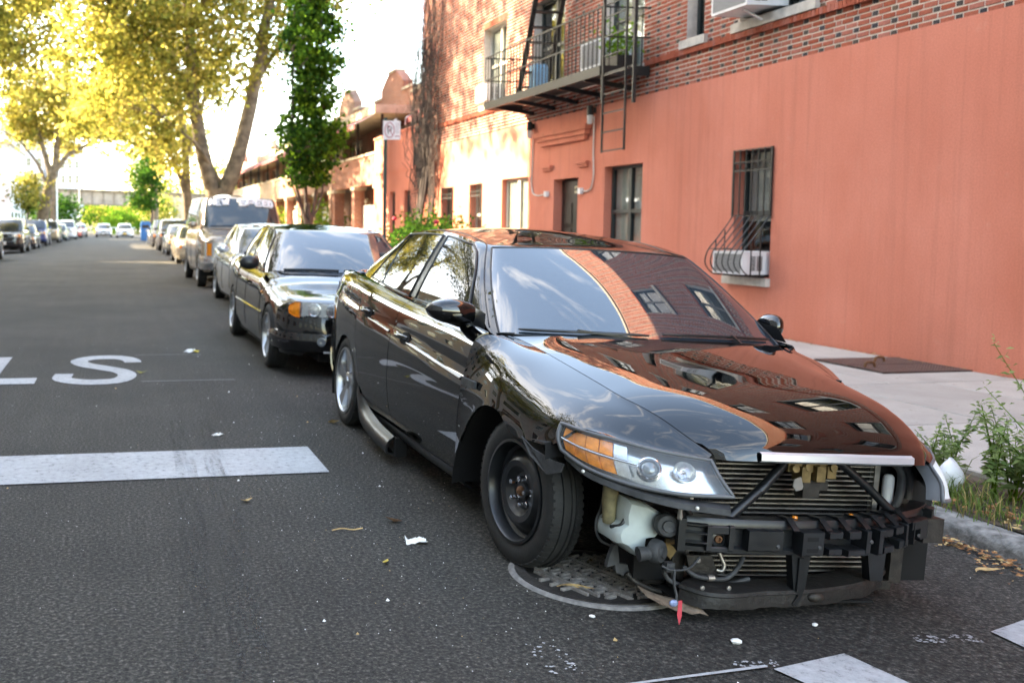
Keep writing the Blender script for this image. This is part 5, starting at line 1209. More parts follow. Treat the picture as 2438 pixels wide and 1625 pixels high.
def make_car(label, style, col, X, Y, z=None, rz=0, phi=0, metal=0, group=None, name='parked_car', plate=False, screen='glass_car', mod=None, detail=False):
    P = dict(STY[style]); 
    if mod: P.update(mod)
    car = thing(name, label, 'van' if 'van' in style else 'car', (X, Y, RZ(X) if z is None else z), rz, group); car.rotation_euler = (0, phi, rz)
    pm = pnt(col, metal); of, wb, hw, sill = P['of'], P['wb'], P['hw'], P['sill']; L1 = wb+P['orr']; ra, R = P['ra'], P['R']
    p0 = P.get('plan0', .62); plan = [(-of,p0),(-of+.035,p0+.12),(-of+.10,.5*p0+.53),(-of+.22,.905),(-of+.45,.97),(.2,1),(wb-.1,1),(wb+.4,.985),(L1-.25,.93),(L1-.1,.85),(L1-.03,.76),(L1,.66)]
    arch = lambda l: max([R*.93+math.sqrt(ra**2-(l-c)**2) if abs(l-c) < ra else 0 for c in (0, wb)])
    ls = [-of, -of+.015, -of+.035, -of+.065, -of+.10, -of+.16, -of+.24, -of+.34]; l = -of+.45
    while l < L1-.3: ls.append(l); l += .10
    for c in (0, wb): ls += [c+ra*q for q in (-1.001,-.995,-.97,-.92,-.83,-.7,-.55,-.38,-.2,0,.2,.38,.55,.7,.83,.92,.97,.995,1.001)]
    ls += [L1-.28, L1-.2, L1-.13, L1-.07, L1-.03, L1]; ls = sorted(x for x in ls if -of <= x <= L1)
    nv = 18 if detail else 13
    def sec(l):
        w = hw*itp(plan, l); T = itp(P['deck'], l); S = T-.055 if l < .5 or l > wb+.2 else T-.02; low = max(sill, arch(l))
        if l < -of+.1: low = max(low, sill+.02+.10*(1-(l+of)/.1))
        mid = sill+(S-sill)*.62
        pts = [(w*.955,sill),(w*.985,sill+(S-sill)*.16),(w,sill+(S-sill)*.38),(w*.997,mid),(w*.985,S-(S-sill)*.20),(w*.955,S-.045),(w*.90,S),(w*.70,S+(T-S)*.65),(w*.42,S+(T-S)*.93),(0,T)]
        out = [q for q in pts if q[1] > low+.012 or q[0] < w*.8]; s0 = itp([(h, s_) for s_, h in pts[:6]], low)
        return [(-s0, l, low)]+[(-a, l, h) for a, h in out]
    G = [spl(sec(l), nv) for l in ls]; G = [r+[Vector((-p.x, p.y, p.z)) for p in r[-2::-1]] for r in G]
    mb = MB().grid(G, flip=True); mb.add(G[0], [tuple(range(len(G[0])))]); mb.add(G[-1], [tuple(reversed(range(len(G[-1]))))]); mb.build('body', pm, car, 38)
    for sg in (-1, 1):
        for c in (0, wb):
            A = [(c+ra*math.cos(a), R*.93+ra*math.sin(a)) for a in [math.pi*(1.06-1.12*i/12) for i in range(13)]]
            MB().grid([[(sg*hw*.97, a, b_), (sg*hw*.55, a, b_)] for a, b_ in A]).build('wheel_arch', MT['dark'], car, 50)
    MB().box(-hw*.55,hw*.55,-of+.12,L1-.12,sill*.75,P['deck'][4][1]-.15).box(-hw*.93,hw*.93,ra+.05,wb-ra-.05,sill*.8,sill+.2).build('dark_core', MT['dark'], car)
    cb = Cabin(P['base'], P['top'], P['roof']); cb.shell(64, 8, 6).build('cabin', pm, car, 40)
    cb.patch(lambda v: -2.78, lambda v: 2.78, .03, .95, .006, 18, 8).build('windscreen', MT[screen], car, 60)
    cb.patch(lambda v: 8.95, lambda v: 13.05, .08, .92, .006, 12, 6).build('rear_screen', MT['glass_car'], car, 60)
    d0, d1, d2 = P['doors']
    for sg in (-1, 1):
        e0 = tab((0,d0),(.5,d0-.33),(.85,d0-.50),(1,d0-.3)); m0 = tab((0,d1),(1,d1-.4)); m1 = tab((0,d1+.14),(1,d1-.24)); e1 = tab((0,d2+.35),(.7,d2+.05),(1,d2-.1))
        cb.patch(e0, m0, .06, .92, .006, 8, 7, sg).build('side_window', MT['glass_car'], car, 60); cb.patch(m1, e1, .06, .92, .006, 8, 7, sg).build('side_window', MT['glass_car'], car, 60)
        if detail:
            MB().tube(cb.rim(e0, e1, .04, .94, .005, 14, sg), .008, 5, True).build('window_seal', MT['plastic'], car, 60)
        for c in (0, wb): wheel(car, sg*(hw-.10), c, R, .20, P['rr'], 'alloy7' if not detail else 'alloy5', MT['alloy'])
        hb = P['base'][4][2]
        mo = MB().sphere((sg*(hw+.075), P['base'][4][1]+.02, hb+.07), .1, 12, 8, (1.05,.62,.75)).build('wing_mirror', pm if not detail else MT['plastic'], car, 60)
        # seams and handles
        for ll in (.50, (.5+wb-.30)/2+.12, wb-.34):
            pts = [p for p in spl(sec(ll), 24) if sill+.06 < p.z < itp(P['deck'], ll)-.05]
            MB().tube([(sg*(-p.x+.001), ll, p.z) for p in pts], .0035, 4).build('door_seam', MT['dark'], car)
        for ll in ((.5+wb-.30)/2-.02, wb-.46):
            zz = itp(P['deck'], ll)-.17; ww = -min(spl(sec(ll), 24), key=lambda p: abs(p.z-zz)).x
            MB().bar((sg*(ww+.012), ll-.09, zz), (sg*(ww+.012), ll+.09, zz+.005), .024, .026).build('door_handle', pm, car)
    # nose furniture laid along the plan curve
    fp = [Vector((hw*itp(plan, l), l, 0)) for l in (-of+.5,-of+.4,-of+.3,-of+.22,-of+.16,-of+.10,-of+.06,-of+.03,-of+.012,-of)]
    fp = [Vector((-p.x, p.y, 0)) for p in fp]+[Vector((hw*(p0-.12)*q, -of-.004*(1-abs(q)), 0)) for q in (-1,-.5,0,.5,1)]+fp[::-1]
    fp = spl(fp, 81)
    def nose(t_, h, off):
        f = t_*80; k = min(max(int(f), 0), 79); p = fp[k].lerp(fp[k+1], f-k); d = (fp[k+1]-fp[k]).normalized(); n = Vector((d.y,-d.x,0)); return p+n*off+Vector((0,0,h))
    def npatch(t0, t1, h0, h1, off, nu=12, nv_=4, sl=.0): 
        return [[nose(t0+(t1-t0)*i/nu, h0+(h1-h0)*j/nv_, off-sl*(j/nv_)) for j in range(nv_+1)] for i in range(nu+1)]
    dk = P['deck']; ht_ = dk[1][1]
    bh0, bh1 = sill+.03, sill+(ht_-sill)*.55
    G = [[nose(i/48, h, o_) for h, o_ in ((bh0,-.03),(bh0+.02,.018),((bh0+bh1)/2,.034),(bh1-.03,.032),(bh1,.022),(bh1+.006,-.01))] for i in range(49)]
    bumper = MB().grid(G, flip=False).build('front_bumper', pm if style != 'bigvan' else MT['chrome'], car, 40)
    MB().grid(npatch(.36,.64,bh0+.035,bh0+.11,.040), flip=True).build('lower_grille', MT['dark'], bumper)
    g0, g1 = P['grille']
    ga, gb_ = (.36,.64) if style == 'bigvan' else (.40,.60)
    gr = MB().grid(npatch(ga,gb_,g0,g1,.012), flange=.01, flip=True).build('grille', MT['chrome'] if style in ('bigvan','suv') else MT['plastic'], car)
    mb = MB()
    for i in range(5): 
        a = ga+.012+i*(gb_-ga-.02)/5; mb.grid(npatch(a,a+(gb_-ga-.05)/5,g0+.02,g1-.025,.0145,3,2), flip=True)
    mb.build('grille_opening', MT['dark'], gr)
    l0, l1 = P['lamp']
    for a, b_ in ((.135,.335),(.665,.865)):
        hl = MB().grid(npatch(a,b_,l0,l1,.014), flange=.01, flip=True).build('headlamp', MT['lamp_chrome'], car, 40)
        q = .155 if a < .5 else .80
        MB().grid(npatch(q,q+.045,l0+.015,l1-.015,.018,4,2), flip=True).build('indicator', MT['amber'], hl)
        for q2 in ((.235,.295) if a < .5 else (.705,.765)):
            p = nose(q2,(l0+l1)/2,.012); n = (nose(q2,(l0+l1)/2,.1)-p).normalized(); MB().lathe([(.045,.0),(.045,.010),(.037,.012),(.030,.004),(0,.006)], p, n, 18).build('lamp_ring', MT['chrome'], hl, 40)
    MB().box(-.16,.16,-of-.052,-of-.040,bh0+.11,bh0+.26).build('number_plate', M('yellow_plate', (.75,.45,.06), .5, var=.05) if plate else MT['white_plastic'], bumper)
    tl = L1-.02
    for sg in (-1, 1): MB().box(min(sg*hw*.5,sg*hw*.75),max(sg*hw*.5,sg*hw*.75),L1-.03,L1+.012,itp(dk,L1-.1)-.26,itp(dk,L1-.1)-.10).build('tail_lamp', MT['red_lens'], car)
    for a, b_ in ((-2.0,-.2),(-.05,1.9)):
        MB().tube([cb.pt(a+(b_-a)*i/8, .06, .015) for i in range(9)], .008, 5).build('wiper', MT['plastic'], car)
    return car, cb, nose, npatch, sec

# black saloon behind the stripped one
bmw_mod = dict(of=.76, orr=.93, hw=.87, lamp=(.57,.68), R=.31, ra=.345, plan0=.50, deck=[(-.76,.48),(-.745,.58),(-.68,.665),(-.50,.72),(-.2,.77),(.1,.82),(.42,.895),(1.0,.91),(2.4,.95),(2.9,1.0),(3.45,1.0),(3.60,.95),(3.66,.85)])
car, cb, nose, npatch, sec = make_car('dusty black saloon with twin lamps parked right behind the stripped sedan', 'sedan', (.0022,.0022,.0026), 2.30, 9.08, z=-.86*math.sin(.045), phi=.045, screen='screen', mod=bmw_mod, detail=True, group='cars along the right kerb')
for ch in list(car.children):
    if ch.name.split('.')[0] == 'headlamp': 
        for g in list(ch.children): bpy.data.objects.remove(g, do_unlink=True)
        bpy.data.objects.remove(ch, do_unlink=True)
for sg in (-1, 1):
    T = lambda t_: t_ if sg < 0 else 1-t_
    A, B = [], []
    for i in range(31):
        t_ = .155+.225*i/30; q = i/30; up = .690-.03*max(0, q-.55)/.45-.04*max(0, .12-q)/.12; lo = .558+.016*abs(math.sin((q-.22)/.78*math.pi*2))*(1 if q > .22 else 0)+.03*max(0, .12-q)/.12+.04*max(0, q-.93)/.07
        A.append([nose(T(t_), lo+(up-lo)*j/6, .014+.012*math.sin(math.pi*j/6)) for j in range(7)])
    hl = MB().grid(A, flange=.01, flip=(sg < 0)).build('headlamp', MT['lens'], car, 50)
    MB().grid([[nose(T(.155+.225*i/30), A[i][j].z, .004) for j in range(7)] for i in range(31)], flip=(sg < 0)).build('lamp_back', MT['lamp_chrome'], hl, 50)
    MB().grid([[p+Vector((0,-.004,0)) for p in A[i]] for i in range(0, 7)], flip=(sg < 0), flange=.01).build('indicator', MT['amber'], hl, 50)
    for q in (.255,.325):
        p = nose(T(q),.622,.012); n = (nose(T(q),.622,.1)-p).normalized(); MB().lathe([(.062,-.01),(.062,.006),(.052,.008),(.044,.0),(0,.004)], p, n, 22).build('lamp_ring', MT['lamp_chrome'], hl, 40)
    p = nose(T(.29),.345,.036); n = (nose(T(.29),.345,.1)-p).normalized(); MB().lathe([(.04,-.01),(.04,.006),(.03,.008),(.0,.002)], p, n, 20).build('fog_lamp', MT['projector'], car, 40)
    MB().lathe([(0,.012),(.016,.010),(.018,0)], (sg*.862,.42,.70), (sg,0,0), 14).build('side_repeater', MT['amber'], car, 50)
    G = []
    for i in range(24):
        l = .36+i*(2.0/23); zz = .50; ww = -min(spl(sec(l), 30), key=lambda p: abs(p.z-zz)).x; G.append([(sg*(ww+o_), l, zz+dz) for dz, o_ in ((-.012,0),(0,.008),(.012,0))])
    MB().grid(G, flip=(sg < 0)).build('side_moulding', MT['black_paint2'], car, 50)
MB().grid(npatch(.30,.70,.245,.262,.042), flip=True).build('bumper_strip', MT['satin'], car)

make_car('silver hatchback half hidden between the black saloon and the tall van', 'sedan', (.62,.66,.70), 2.72, 15.1, metal=.5, phi=.03, group='cars along the right kerb', mod=dict(hw=.87))
pk, pcb, pn, pnp, _ = make_car('tall van with a reflected bronze tone in its paint and white lettering across its windscreen', 'bigvan', (.30,.245,.19), 2.80, 21.1, metal=.4, phi=.03, group='cars along the right kerb', name='parked_van')  # body sides are dark blue; the bronze paint colour imitates reflections
# windscreen lettering NEW SPEED, as strokes on the glass
LET = dict(N=[((0,0),(0,1)),((0,1),(1,0)),((1,0),(1,1))], E=[((0,0),(0,1)),((0,1),(1,1)),((0,.5),(.8,.5)),((0,0),(1,0))], W=[((0,1),(.25,0)),((.25,0),(.5,.8)),((.5,.8),(.75,0)),((.75,0),(1,1))], S=[((1,1),(0,1)),((0,1),(0,.5)),((0,.5),(1,.5)),((1,.5),(1,0)),((1,0),(0,0))], P=[((0,0),(0,1)),((0,1),(1,1)),((1,1),(1,.5)),((1,.5),(0,.5))], D=[((0,0),(0,1)),((0,1),(.7,1)),((.7,1),(1,.7)),((1,.7),(1,.3)),((1,.3),(.7,0)),((.7,0),(0,0))])
txt = 'NEW SPEED'; u0, u1 = -1.95, 2.15; mb = MB()
for i, ch in enumerate(txt):
    if ch == ' ': continue
    ua = u0+(u1-u0)*i/len(txt); ub = ua+(u1-u0)/len(txt)*.80
    for (a, b_) in LET[ch]:
        P0 = [pcb.pt(ua+(ub-ua)*(a[0]+(b_[0]-a[0])*q/3), .71+.19*(a[1]+(b_[1]-a[1])*q/3), .012) for q in range(4)]
        mb.tube(P0, .032, 5)
o = mb.build('screen_lettering', MT['white_plastic'], pk); o['kind'] = 'stuff'
make_car('pale beige saloon parked behind the tall van', 'sedan', (.50,.42,.30), 3.02, 33.9, metal=.3, group='cars along the right kerb')
make_car('small dark grey hatchback beyond the beige saloon', 'sedan', (.05,.055,.06), 3.15, 43.0, metal=.3, group='cars along the right kerb')
make_car('dark sport utility car looming over the grey hatchback', 'suv', (.03,.03,.035), 3.2, 50.5, group='cars along the right kerb')
make_car('black van parked far along the right kerb', 'van', (.025,.025,.03), 3.2, 58.5, group='cars along the right kerb')
make_car('silver saloon far along the right kerb before the blue box', 'sedan', (.4,.41,.43), 3.2, 66, metal=.4, group='cars along the right kerb')
gl = 'cars along the left kerb'
make_car('dark car cut off by the left edge of the view', 'suv', (.05,.05,.05), -5.36, 35.9, group=gl)
make_car('black sport utility car with slotted chrome grille and pale roof, facing us on the left', 'suv', (.02,.02,.022), -5.26, 47.0, group=gl)
make_car('black saloon tucked behind the black sport utility car', 'sedan', (.02,.02,.025), -5.2, 54, group=gl)
make_car('blue sport utility car on the left kerb', 'suv', (.03,.06,.20), -5.15, 61.5, metal=.3, group=gl)
make_car('tan sport utility car on the left kerb beyond the blue one', 'suv', (.30,.25,.17), -4.95, 71.0, metal=.3, group=gl)
make_car('dark green saloon beyond the tan sport utility car', 'sedan', (.03,.06,.05), -4.7, 79, group=gl)
make_car('white minivan far along the left kerb', 'van', (.62,.63,.65), -4.4, 87, group=gl)
make_car('small red car beyond the white minivan', 'sedan', (.35,.03,.02), -4.1, 95.5, group=gl)
make_car('grey saloon beyond the small red car', 'sedan', (.3,.3,.3), -3.8, 103, metal=.3, group=gl)
make_car('white saloon with yellow plate driving towards us in the middle of the street', 'sedan', (.60,.61,.62), 1.0, 97, plate=True, group='cars in the road far ahead')
make_car('silver saloon driving behind and left of the white one', 'sedan', (.42,.43,.45), -1.15, 102, metal=.4, group='cars in the road far ahead')
# ------------------------------------------------------------------ neighbouring buildings
def brickwall(name, c1, c2, mor, sc=1.0):
    m, t, b = newmat(name); a = t.nodes.new('ShaderNodeTexCoord'); mp = t.nodes.new('ShaderNodeMapping'); mp.inputs['Rotation'].default_value = (rad(90), 0, rad(90))
    cx_ = t.nodes.new('ShaderNodeCombineXYZ'); sp_ = t.nodes.new('ShaderNodeSeparateXYZ'); t.links.new(a.outputs['Object'], sp_.inputs[0])
    ad = t.nodes.new('ShaderNodeMath'); ad.operation = 'ADD'; t.links.new(sp_.outputs[0], ad.inputs[0]); t.links.new(sp_.outputs[1], ad.inputs[1])
    t.links.new(ad.outputs[0], cx_.inputs[0]); t.links.new(sp_.outputs[2], cx_.inputs[1])
    br = t.nodes.new('ShaderNodeTexBrick'); br.inputs['Scale'].default_value = 1; br.inputs['Brick Width'].default_value = .21*sc; br.inputs['Row Height'].default_value = .07*sc; br.inputs['Mortar Size'].default_value = .006*sc
    br.inputs['Color1'].default_value = rgba(c1); br.inputs['Color2'].default_value = rgba(c2); br.inputs['Mortar'].default_value = rgba(mor); t.links.new(cx_.outputs[0], br.inputs['Vector'])
    v = coords(t); t.links.new(mixc(t, 1., br.outputs[0], ramp(t, noise(t, 1.3, 5, v), [(.3, .75), (.7, 1.1)]), 'MULTIPLY'), b.inputs['Base Color']); setp(b, rough=.85); bump(t, b, br.outputs[0], .3, .01); return m
MT['hb1'] = brickwall('house_brick_red', (.34,.11,.055), (.26,.075,.04), (.42,.35,.29))
MT['hb2'] = brickwall('house_brick_brown', (.22,.10,.06), (.28,.13,.08), (.38,.33,.28))
MT['hb3'] = brickwall('house_brick_buff', (.48,.36,.24), (.42,.30,.19), (.5,.45,.38))
MT['burgundy'] = M('burgundy_awning', (.16,.018,.025), .6, var=.15, vscale=4)
MT['limestone'] = M('limestone_trim', (.50,.42,.31), .85, var=.25, vscale=4, bmp=.3)
MT['white_iron'] = M('white_ironwork', (.75,.74,.72), .5, var=.05)
MT['globe'] = M('globe_lamp', (.8,.7,.5), .4, var=0)
def house(Y0, Y1, mat, label, h=5.2, gable=1.0, awn=True, porch=True, X=9.4, seed=1):
    g = thing('row_house', label, 'house', (0,0,0), 0, 'row houses along the right pavement'); w = Y1-Y0; ym = (Y0+Y1)/2
    hs_ = [(Y0+w*.12,Y0+w*.38,.9,2.4),(Y0+w*.62,Y0+w*.86,.05,2.3),(Y0+w*.12,Y0+w*.42,3.4,4.6),(Y0+w*.58,Y0+w*.88,3.4,4.6)]
    wallgrid(Y0, Y1, -.2, h, hs_, X, .18).build('wall', mat, g)
    MB().box(X+.01, X+9, Y0, Y0+.03, -.2, h).box(X+.01, X+9, Y1-.03, Y1, -.2, h).box(X+.2, X+9, Y0, Y1, h-.12, h-.1).build('side_wall', mat, g)
    # stepped gable parapet
    P = [(Y0,h),(Y1,h),(Y1,h+.35),(Y1-w*.16,h+.35),(Y1-w*.16,h+.2+.35*gable),(ym+w*.2,h+.2+.35*gable),(ym+w*.2,h+.25+.6*gable),(ym+w*.12,h+.3+.85*gable),(ym+w*.06,h+.3+1.0*gable),(ym-w*.06,h+.3+1.0*gable),(ym-w*.12,h+.3+.85*gable),(ym-w*.2,h+.25+.6*gable),(ym-w*.2,h+.2+.35*gable),(Y0+w*.16,h+.2+.35*gable),(Y0+w*.16,h+.35),(Y0,h+.35)]
    pp = MB().prism(P, X-.03, X+.28, lambda a, c, e: (e, a, c)).build('parapet', mat, g)
    for (a, b_) in zip(P[2:], P[3:]):
        if abs(a[1]-b_[1]) < .01: MB().box(X-.07, X+.32, min(a[0],b_[0])-.03, max(a[0],b_[0])+.03, a[1]-.02, a[1]+.06).build('coping', MT['limestone'], pp)
    for a, c, e, f_ in hs_:
        if e > .5: window(a, c, e, f_, X+.08, MT['frame_white'], False, 'shade', parent=g); MB().box(X-.05, X+.05, a-.06, c+.06, e-.08, e-.002).build('window_sill', MT['limestone'], g)
        else:
            d = MB().box(X+.1, X+.14, a, c, e, f_).build('door', MT['frame_dark'], g); MB().lathe([(0,.05),(.03,.04),(.03,0)], (X+.1,a+.1,1.05), (-1,0,0), 10).build('door_handle', MT['brass'], d)
    if porch:
        XP = X-1.35
        for y in (Y0+.28, ym, Y1-.28):
            p = MB().box(XP, XP+.36, y-.2, y+.2, -.1, 2.62).build('porch_pier', mat, g); MB().box(XP-.04, XP+.4, y-.24, y+.24, 2.5, 2.62).build('pier_cap', MT['limestone'], p)
        MB().box(XP+.005, XP+.30, Y0+.02, Y1-.02, 2.622, 3.55).build('balcony_front', mat, g); MB().box(XP-.05, XP+.36, Y0+.01, Y1-.01, 3.551, 3.62).build('balcony_coping', MT['limestone'], g)
        MB().box(XP+.31, X-.002, Y0+.02, Y1-.02, 2.64, 2.76).build('balcony_floor', MT['frame_dark'], g)
        for y in (Y0+.2, ym, Y1-.2): MB().bar((XP+.15,y,3.62), (XP+.15,y,4.75), .07).build('balcony_post', MT['iron'], g)
        MB().box(XP-.15, X-.002, Y0+.01, Y1-.01, 4.76, 5.02).build('porch_roof', MT['limestone'], g)
        MB().box(XP+.3, XP+.34, Y0+.5, ym-.24, .1, 2.0).build('porch_screen', MT['white_iron'], g)
        MB().sphere((XP+.6, Y0+w*.55, 2.15), .11, 10, 8).build('porch_globe', MT['globe'], g, 60)
        if awn:
            XA = XP-.12; n = 30
            G = [[(XA,y,4.74),(XA-.28,y,4.62),(XA-.62,y,4.42)] for y in [Y0+.1+(w-.2)*i/n for i in range(n+1)]]
            aw = MB().grid(G, flip=True).build('awning', MT['burgundy'], g, 40)
            G = [[(XA-.62,y,4.42),(XA-.625,y,4.26+.035*abs(math.sin(i*1.571)))] for i, y in [(i, Y0+.1+(w-.2)*i/60) for i in range(61)]]
            MB().grid(G).build('valance', MT['burgundy'], aw)
            for y in (Y0+.1, Y1-.1): MB().bar((XA,y,4.74), (XA-.62,y,4.42), .03).build('awning_bar', MT['white_iron'], aw)
    return g
house(24.05, 28.62, MT['hb2'], 'brown brick house with stepped gable rising above the stucco annex', gable=.9, porch=False, X=9.6)
h0 = bpy.data.objects.get('row_house')
G = [[(9.55,y,5.0),(9.2,y,4.85),(8.8,y,4.58)] for y in [24.2+4.2*i/20 for i in range(21)]]
aw = MB().grid(G, flip=True).build('awning', MT['burgundy'], h0, 40); MB().tube([(9.55,28.4,5.0),(8.8,28.4,4.58),(8.8,28.4,4.38)], .03, 6).build('awning_bar', MT['white_iron'], aw)
MB().grid([[(8.8,24.2+4.2*i/60,4.58),(8.79,24.2+4.2*i/60,4.40+.035*abs(math.sin(i*1.571)))] for i in range(61)]).build('valance', MT['burgundy'], aw)
hl_ = ['red brick house with burgundy porch awning next to the stucco annex', 'brown brick house second from the stucco annex, behind the columnar tree', 'red brick house third from the stucco annex', 'buff brick house behind the twin trunked plane tree', 'brown brick house beyond the twin trunked tree', 'buff house near the far end of the right row', 'red house at the far end of the right row']
for i, (m_, gb) in enumerate((('hb1',1.),('hb2',1.2),('hb1',.7),('hb3',1.1),('hb2',.8),('hb3',.6),('hb1',1.))):
    house(28.64+i*6.4, 28.64+(i+1)*6.4-.02, MT[m_], hl_[i], gable=gb, X=9.4)
def block(name, label, x0, x1, Y0, Y1, h, mat, face, floors, bays, cat_='building', awn=False, parts=True):
    """plain city block with a window grid on its street side (face = -1 looks to -x, 1 to +x, 0 to -y)"""
    g = thing(name, label, cat_, ((x0+x1)/2, (Y0+Y1)/2, 0)); cx_, cy_ = (x0+x1)/2, (Y0+Y1)/2
    MB().box(x0-cx_, x1-cx_, Y0-cy_, Y1-cy_, -.2, h).build('wall', mat, g); MB().box(x0-cx_-.12, x1-cx_+.12, Y0-cy_-.12, Y1-cy_+.12, h, h+.25).build('cornice', MT['limestone'], g)
    if face == 0: W_, X_ = x1-x0, Y0-cy_
    else: W_, X_ = Y1-Y0, (x1-cx_ if face > 0 else x0-cx_)
    bw = W_/bays; ww, wh = bw*.42, h/floors*.52
    fm = MB().box(-.03,.03,-ww/2-.06,ww/2+.06,-wh/2-.06,wh/2+.06).mesh('window', MT['frame_white']); pm_ = MB().box(-.036,.036,-ww/2,ww/2,-wh/2,-.03).box(-.036,.036,-ww/2,ww/2,.03,wh/2).mesh('pane', MT['glass_car'])
    for f in range(floors):
        for k in range(bays):
            a = -W_/2+bw*(k+.5); z = h/floors*(f+.56); o = link('window', fm, g)
            if face == 0: o.location = (a, X_, z); o.rotation_euler = (0,0,math.pi/2)
            else: o.location = (X_, a, z)
            link('pane', pm_, o)
    if awn:
        s_ = face; y0, y1 = -W_/2+.3, -W_/2+W_*.6
        MB().grid([[(X_,y,2.9),(X_+s_*.9,y,2.45)] for y in (y0, y1)]).build('awning', MT['burgundy'], g)
    return g
block('tenement_building', 'tall buff grey tenement across the street that throws the near shade', -27, -10, -34, 29.05, 18.2, brickwall('tenement_brick', (.36,.32,.28), (.32,.28,.25), (.45,.43,.40)), 1, 6, 12)  # unseen; brick lightened and greyed to bounce neutral light onto the facing wall
for i, (a, c, m_, hh_, lb) in enumerate(((29.1,42.6,'hb3',8.3,'buff shop building on the left beyond the tenement'),(45.0,62,'hb1',8.0,'red shop building on the left after the gap'),(62.05,78,'hb2',7.0,'brown shop building on the left'))):  # unseen blocks, heights set by how much of the road they shade
    block('shop_building', lb, -26, -12.2, a, c, hh_, MT[m_], 1, 2, 5)
block('shop_building', 'red brick building with burgundy awning at the left edge', -26, -11.2, 78.05, 93, 7.4, MT['hb1'], 1, 2, 6, awn=True)
MT['pale'] = M('pale_render', (.55,.58,.62), .8, var=.08, vscale=.5)
block('pale_house', 'pale grey house beyond the red building on the left', -20, -10.6, 100, 118, 9.5, MT['pale'], 1, 3, 5)
block('pale_tower', 'white high building rising behind the bridge on the left', -13.5, -7.4, 215, 235, 19, M('white_render', (.62,.66,.72), .7, var=.05), 0, 6, 4)
block('pale_tower', 'grey high building left of the white one behind the bridge', -30, -16, 225, 245, 24, MT['pale'], 0, 7, 6)
# railway bridge
br = thing('railway_bridge', 'rusty plate girder railway bridge crossing the far end of the street', 'bridge', (0,140,0))
MT['girder'] = M('weathered_girder', (.20,.16,.12), .75, .2, var=.35, vscale=.8); MT['girder_pale'] = M('dusty_web_plate', (.36,.30,.25), .8, var=.3, vscale=.6)
sk_ = lambda x: -.035*x
MB().prism([(-26,6.9),(26,5.1),(26,3.3),(-26,5.0)], -.1, .1, lambda a, c, e: (a, e, c)).build('web_plate', MT['girder_pale'], br)
MB().prism([(-26,7.15),(26,5.35),(26,5.05),(-26,6.85)], -.45, .45, lambda a, c, e: (a, e, c)).build('top_flange', MT['girder'], br); MB().prism([(-26,5.05),(26,3.35),(26,3.15),(-26,4.85)], -.4, .4, lambda a, c, e: (a, e, c)).build('bottom_flange', MT['girder'], br)
for i in range(33):
    x = -25+i*1.56; zt, zb_ = 6.9-(x+26)*1.8/52, 5.0-(x+26)*1.7/52; MB().box(x-.05,x+.05,-.3,-.1,zb_,zt).build('stiffener', MT['girder'], br)
for i in range(14):
    x = -24+i*3.7; zt = 7.1-(x+26)*1.8/52; MB().bar((x,-.3,zt), (x,-.3,zt+.9), .06).build('rail_post', MT['girder'], br)
MB().bar((-26,-.3,8.0), (26,-.3,6.2), .06).build('guard_rail', MT['girder'], br)
for x in (-12.5, 9.5): MB().box(x-1.2,x+1.2,-1,6,-.2,5.2).build('abutment', MT['limestone'], br)
for x, y, hh, lb in ((-4.72,80,8.5,'silver street lamp pole in front of the leaning plane tree'),(-4.6,128,7,'thin grey pole near the bridge')):
    p = thing('lamp_post', lb, 'lamp post', (x,y,0)); MB().lathe([(.13,0),(.12,.6),(.085,.7),(.06,hh)], n=14).build('pole', MT['alloy'], p, 40); MB().tube(spl([(0,0,hh-.05),(.5,0,hh+.25),(1.5,0,hh+.35)], 10), .04, 8).build('arm', MT['alloy'], p, 40); MB().box(1.3,1.9,-.12,.12,hh+.26,hh+.36).build('lantern', MT['alloy'], p)
bx = thing('drop_box', 'tall bright blue metal box standing at the right kerb far away', 'box', (2.6,81,0)); mblue = M('blue_enamel', (.02,.16,.42), .45, var=.15)
MB().prism([(-.42,0),(.42,0),(.42,1.45),(.30,1.62),(-.30,1.62),(-.42,1.45)], -.4, .4, lambda a, c, e: (a, e, c)).build('case', mblue, bx); MB().box(-.3,.3,-.43,-.40,1.05,1.3).build('chute', MT['plastic'], bx); MB().box(-.36,.36,-.415,-.40,.1,.95).build('panel', mblue, bx)
# ------------------------------------------------------------------ trees and plants
MT['lf_y1'] = leafmat('yellow_leaf', (.37,.34,.075), .62); MT['lf_y2'] = leafmat('olive_leaf', (.21,.22,.05), .6); MT['lf_y3'] = leafmat('gold_leaf', (.45,.38,.11), .62)
MT['lf_g1'] = leafmat('green_leaf', (.06,.15,.02), .45); MT['lf_g2'] = leafmat('deep_green_leaf', (.025,.07,.015), .4); MT['lf_g3'] = leafmat('bright_green_leaf', (.12,.24,.025), .5)
MT['lf_r'] = leafmat('rust_leaf', (.20,.10,.04), .4)
PLANE = ['lf_y1', 'lf_y2', 'lf_y3']
def leaf(mb, p, s, r_, mi):
    """one leaf: a bent four-triangle blade"""
    a = Vector((r_.gauss(0,1), r_.gauss(0,1), r_.gauss(0,.8)+.35)).normalized(); c = a.orthogonal().normalized(); e = a.cross(c); th = r_.uniform(0, 6.28)
    u_, w_ = c*math.cos(th)+e*math.sin(th), -c*math.sin(th)+e*math.cos(th); p = Vector(p); b = len(mb.v)
    mb.v += [tuple(p-u_*s*.5), tuple(p+w_*s*.42+a*s*.1-u_*s*.05), tuple(p+u_*s*.5), tuple(p-w_*s*.42+a*s*.1-u_*s*.05)]
    mb.f += [(b,b+1,b+2),(b,b+2,b+3)]; mb.mi += [mi, mi]
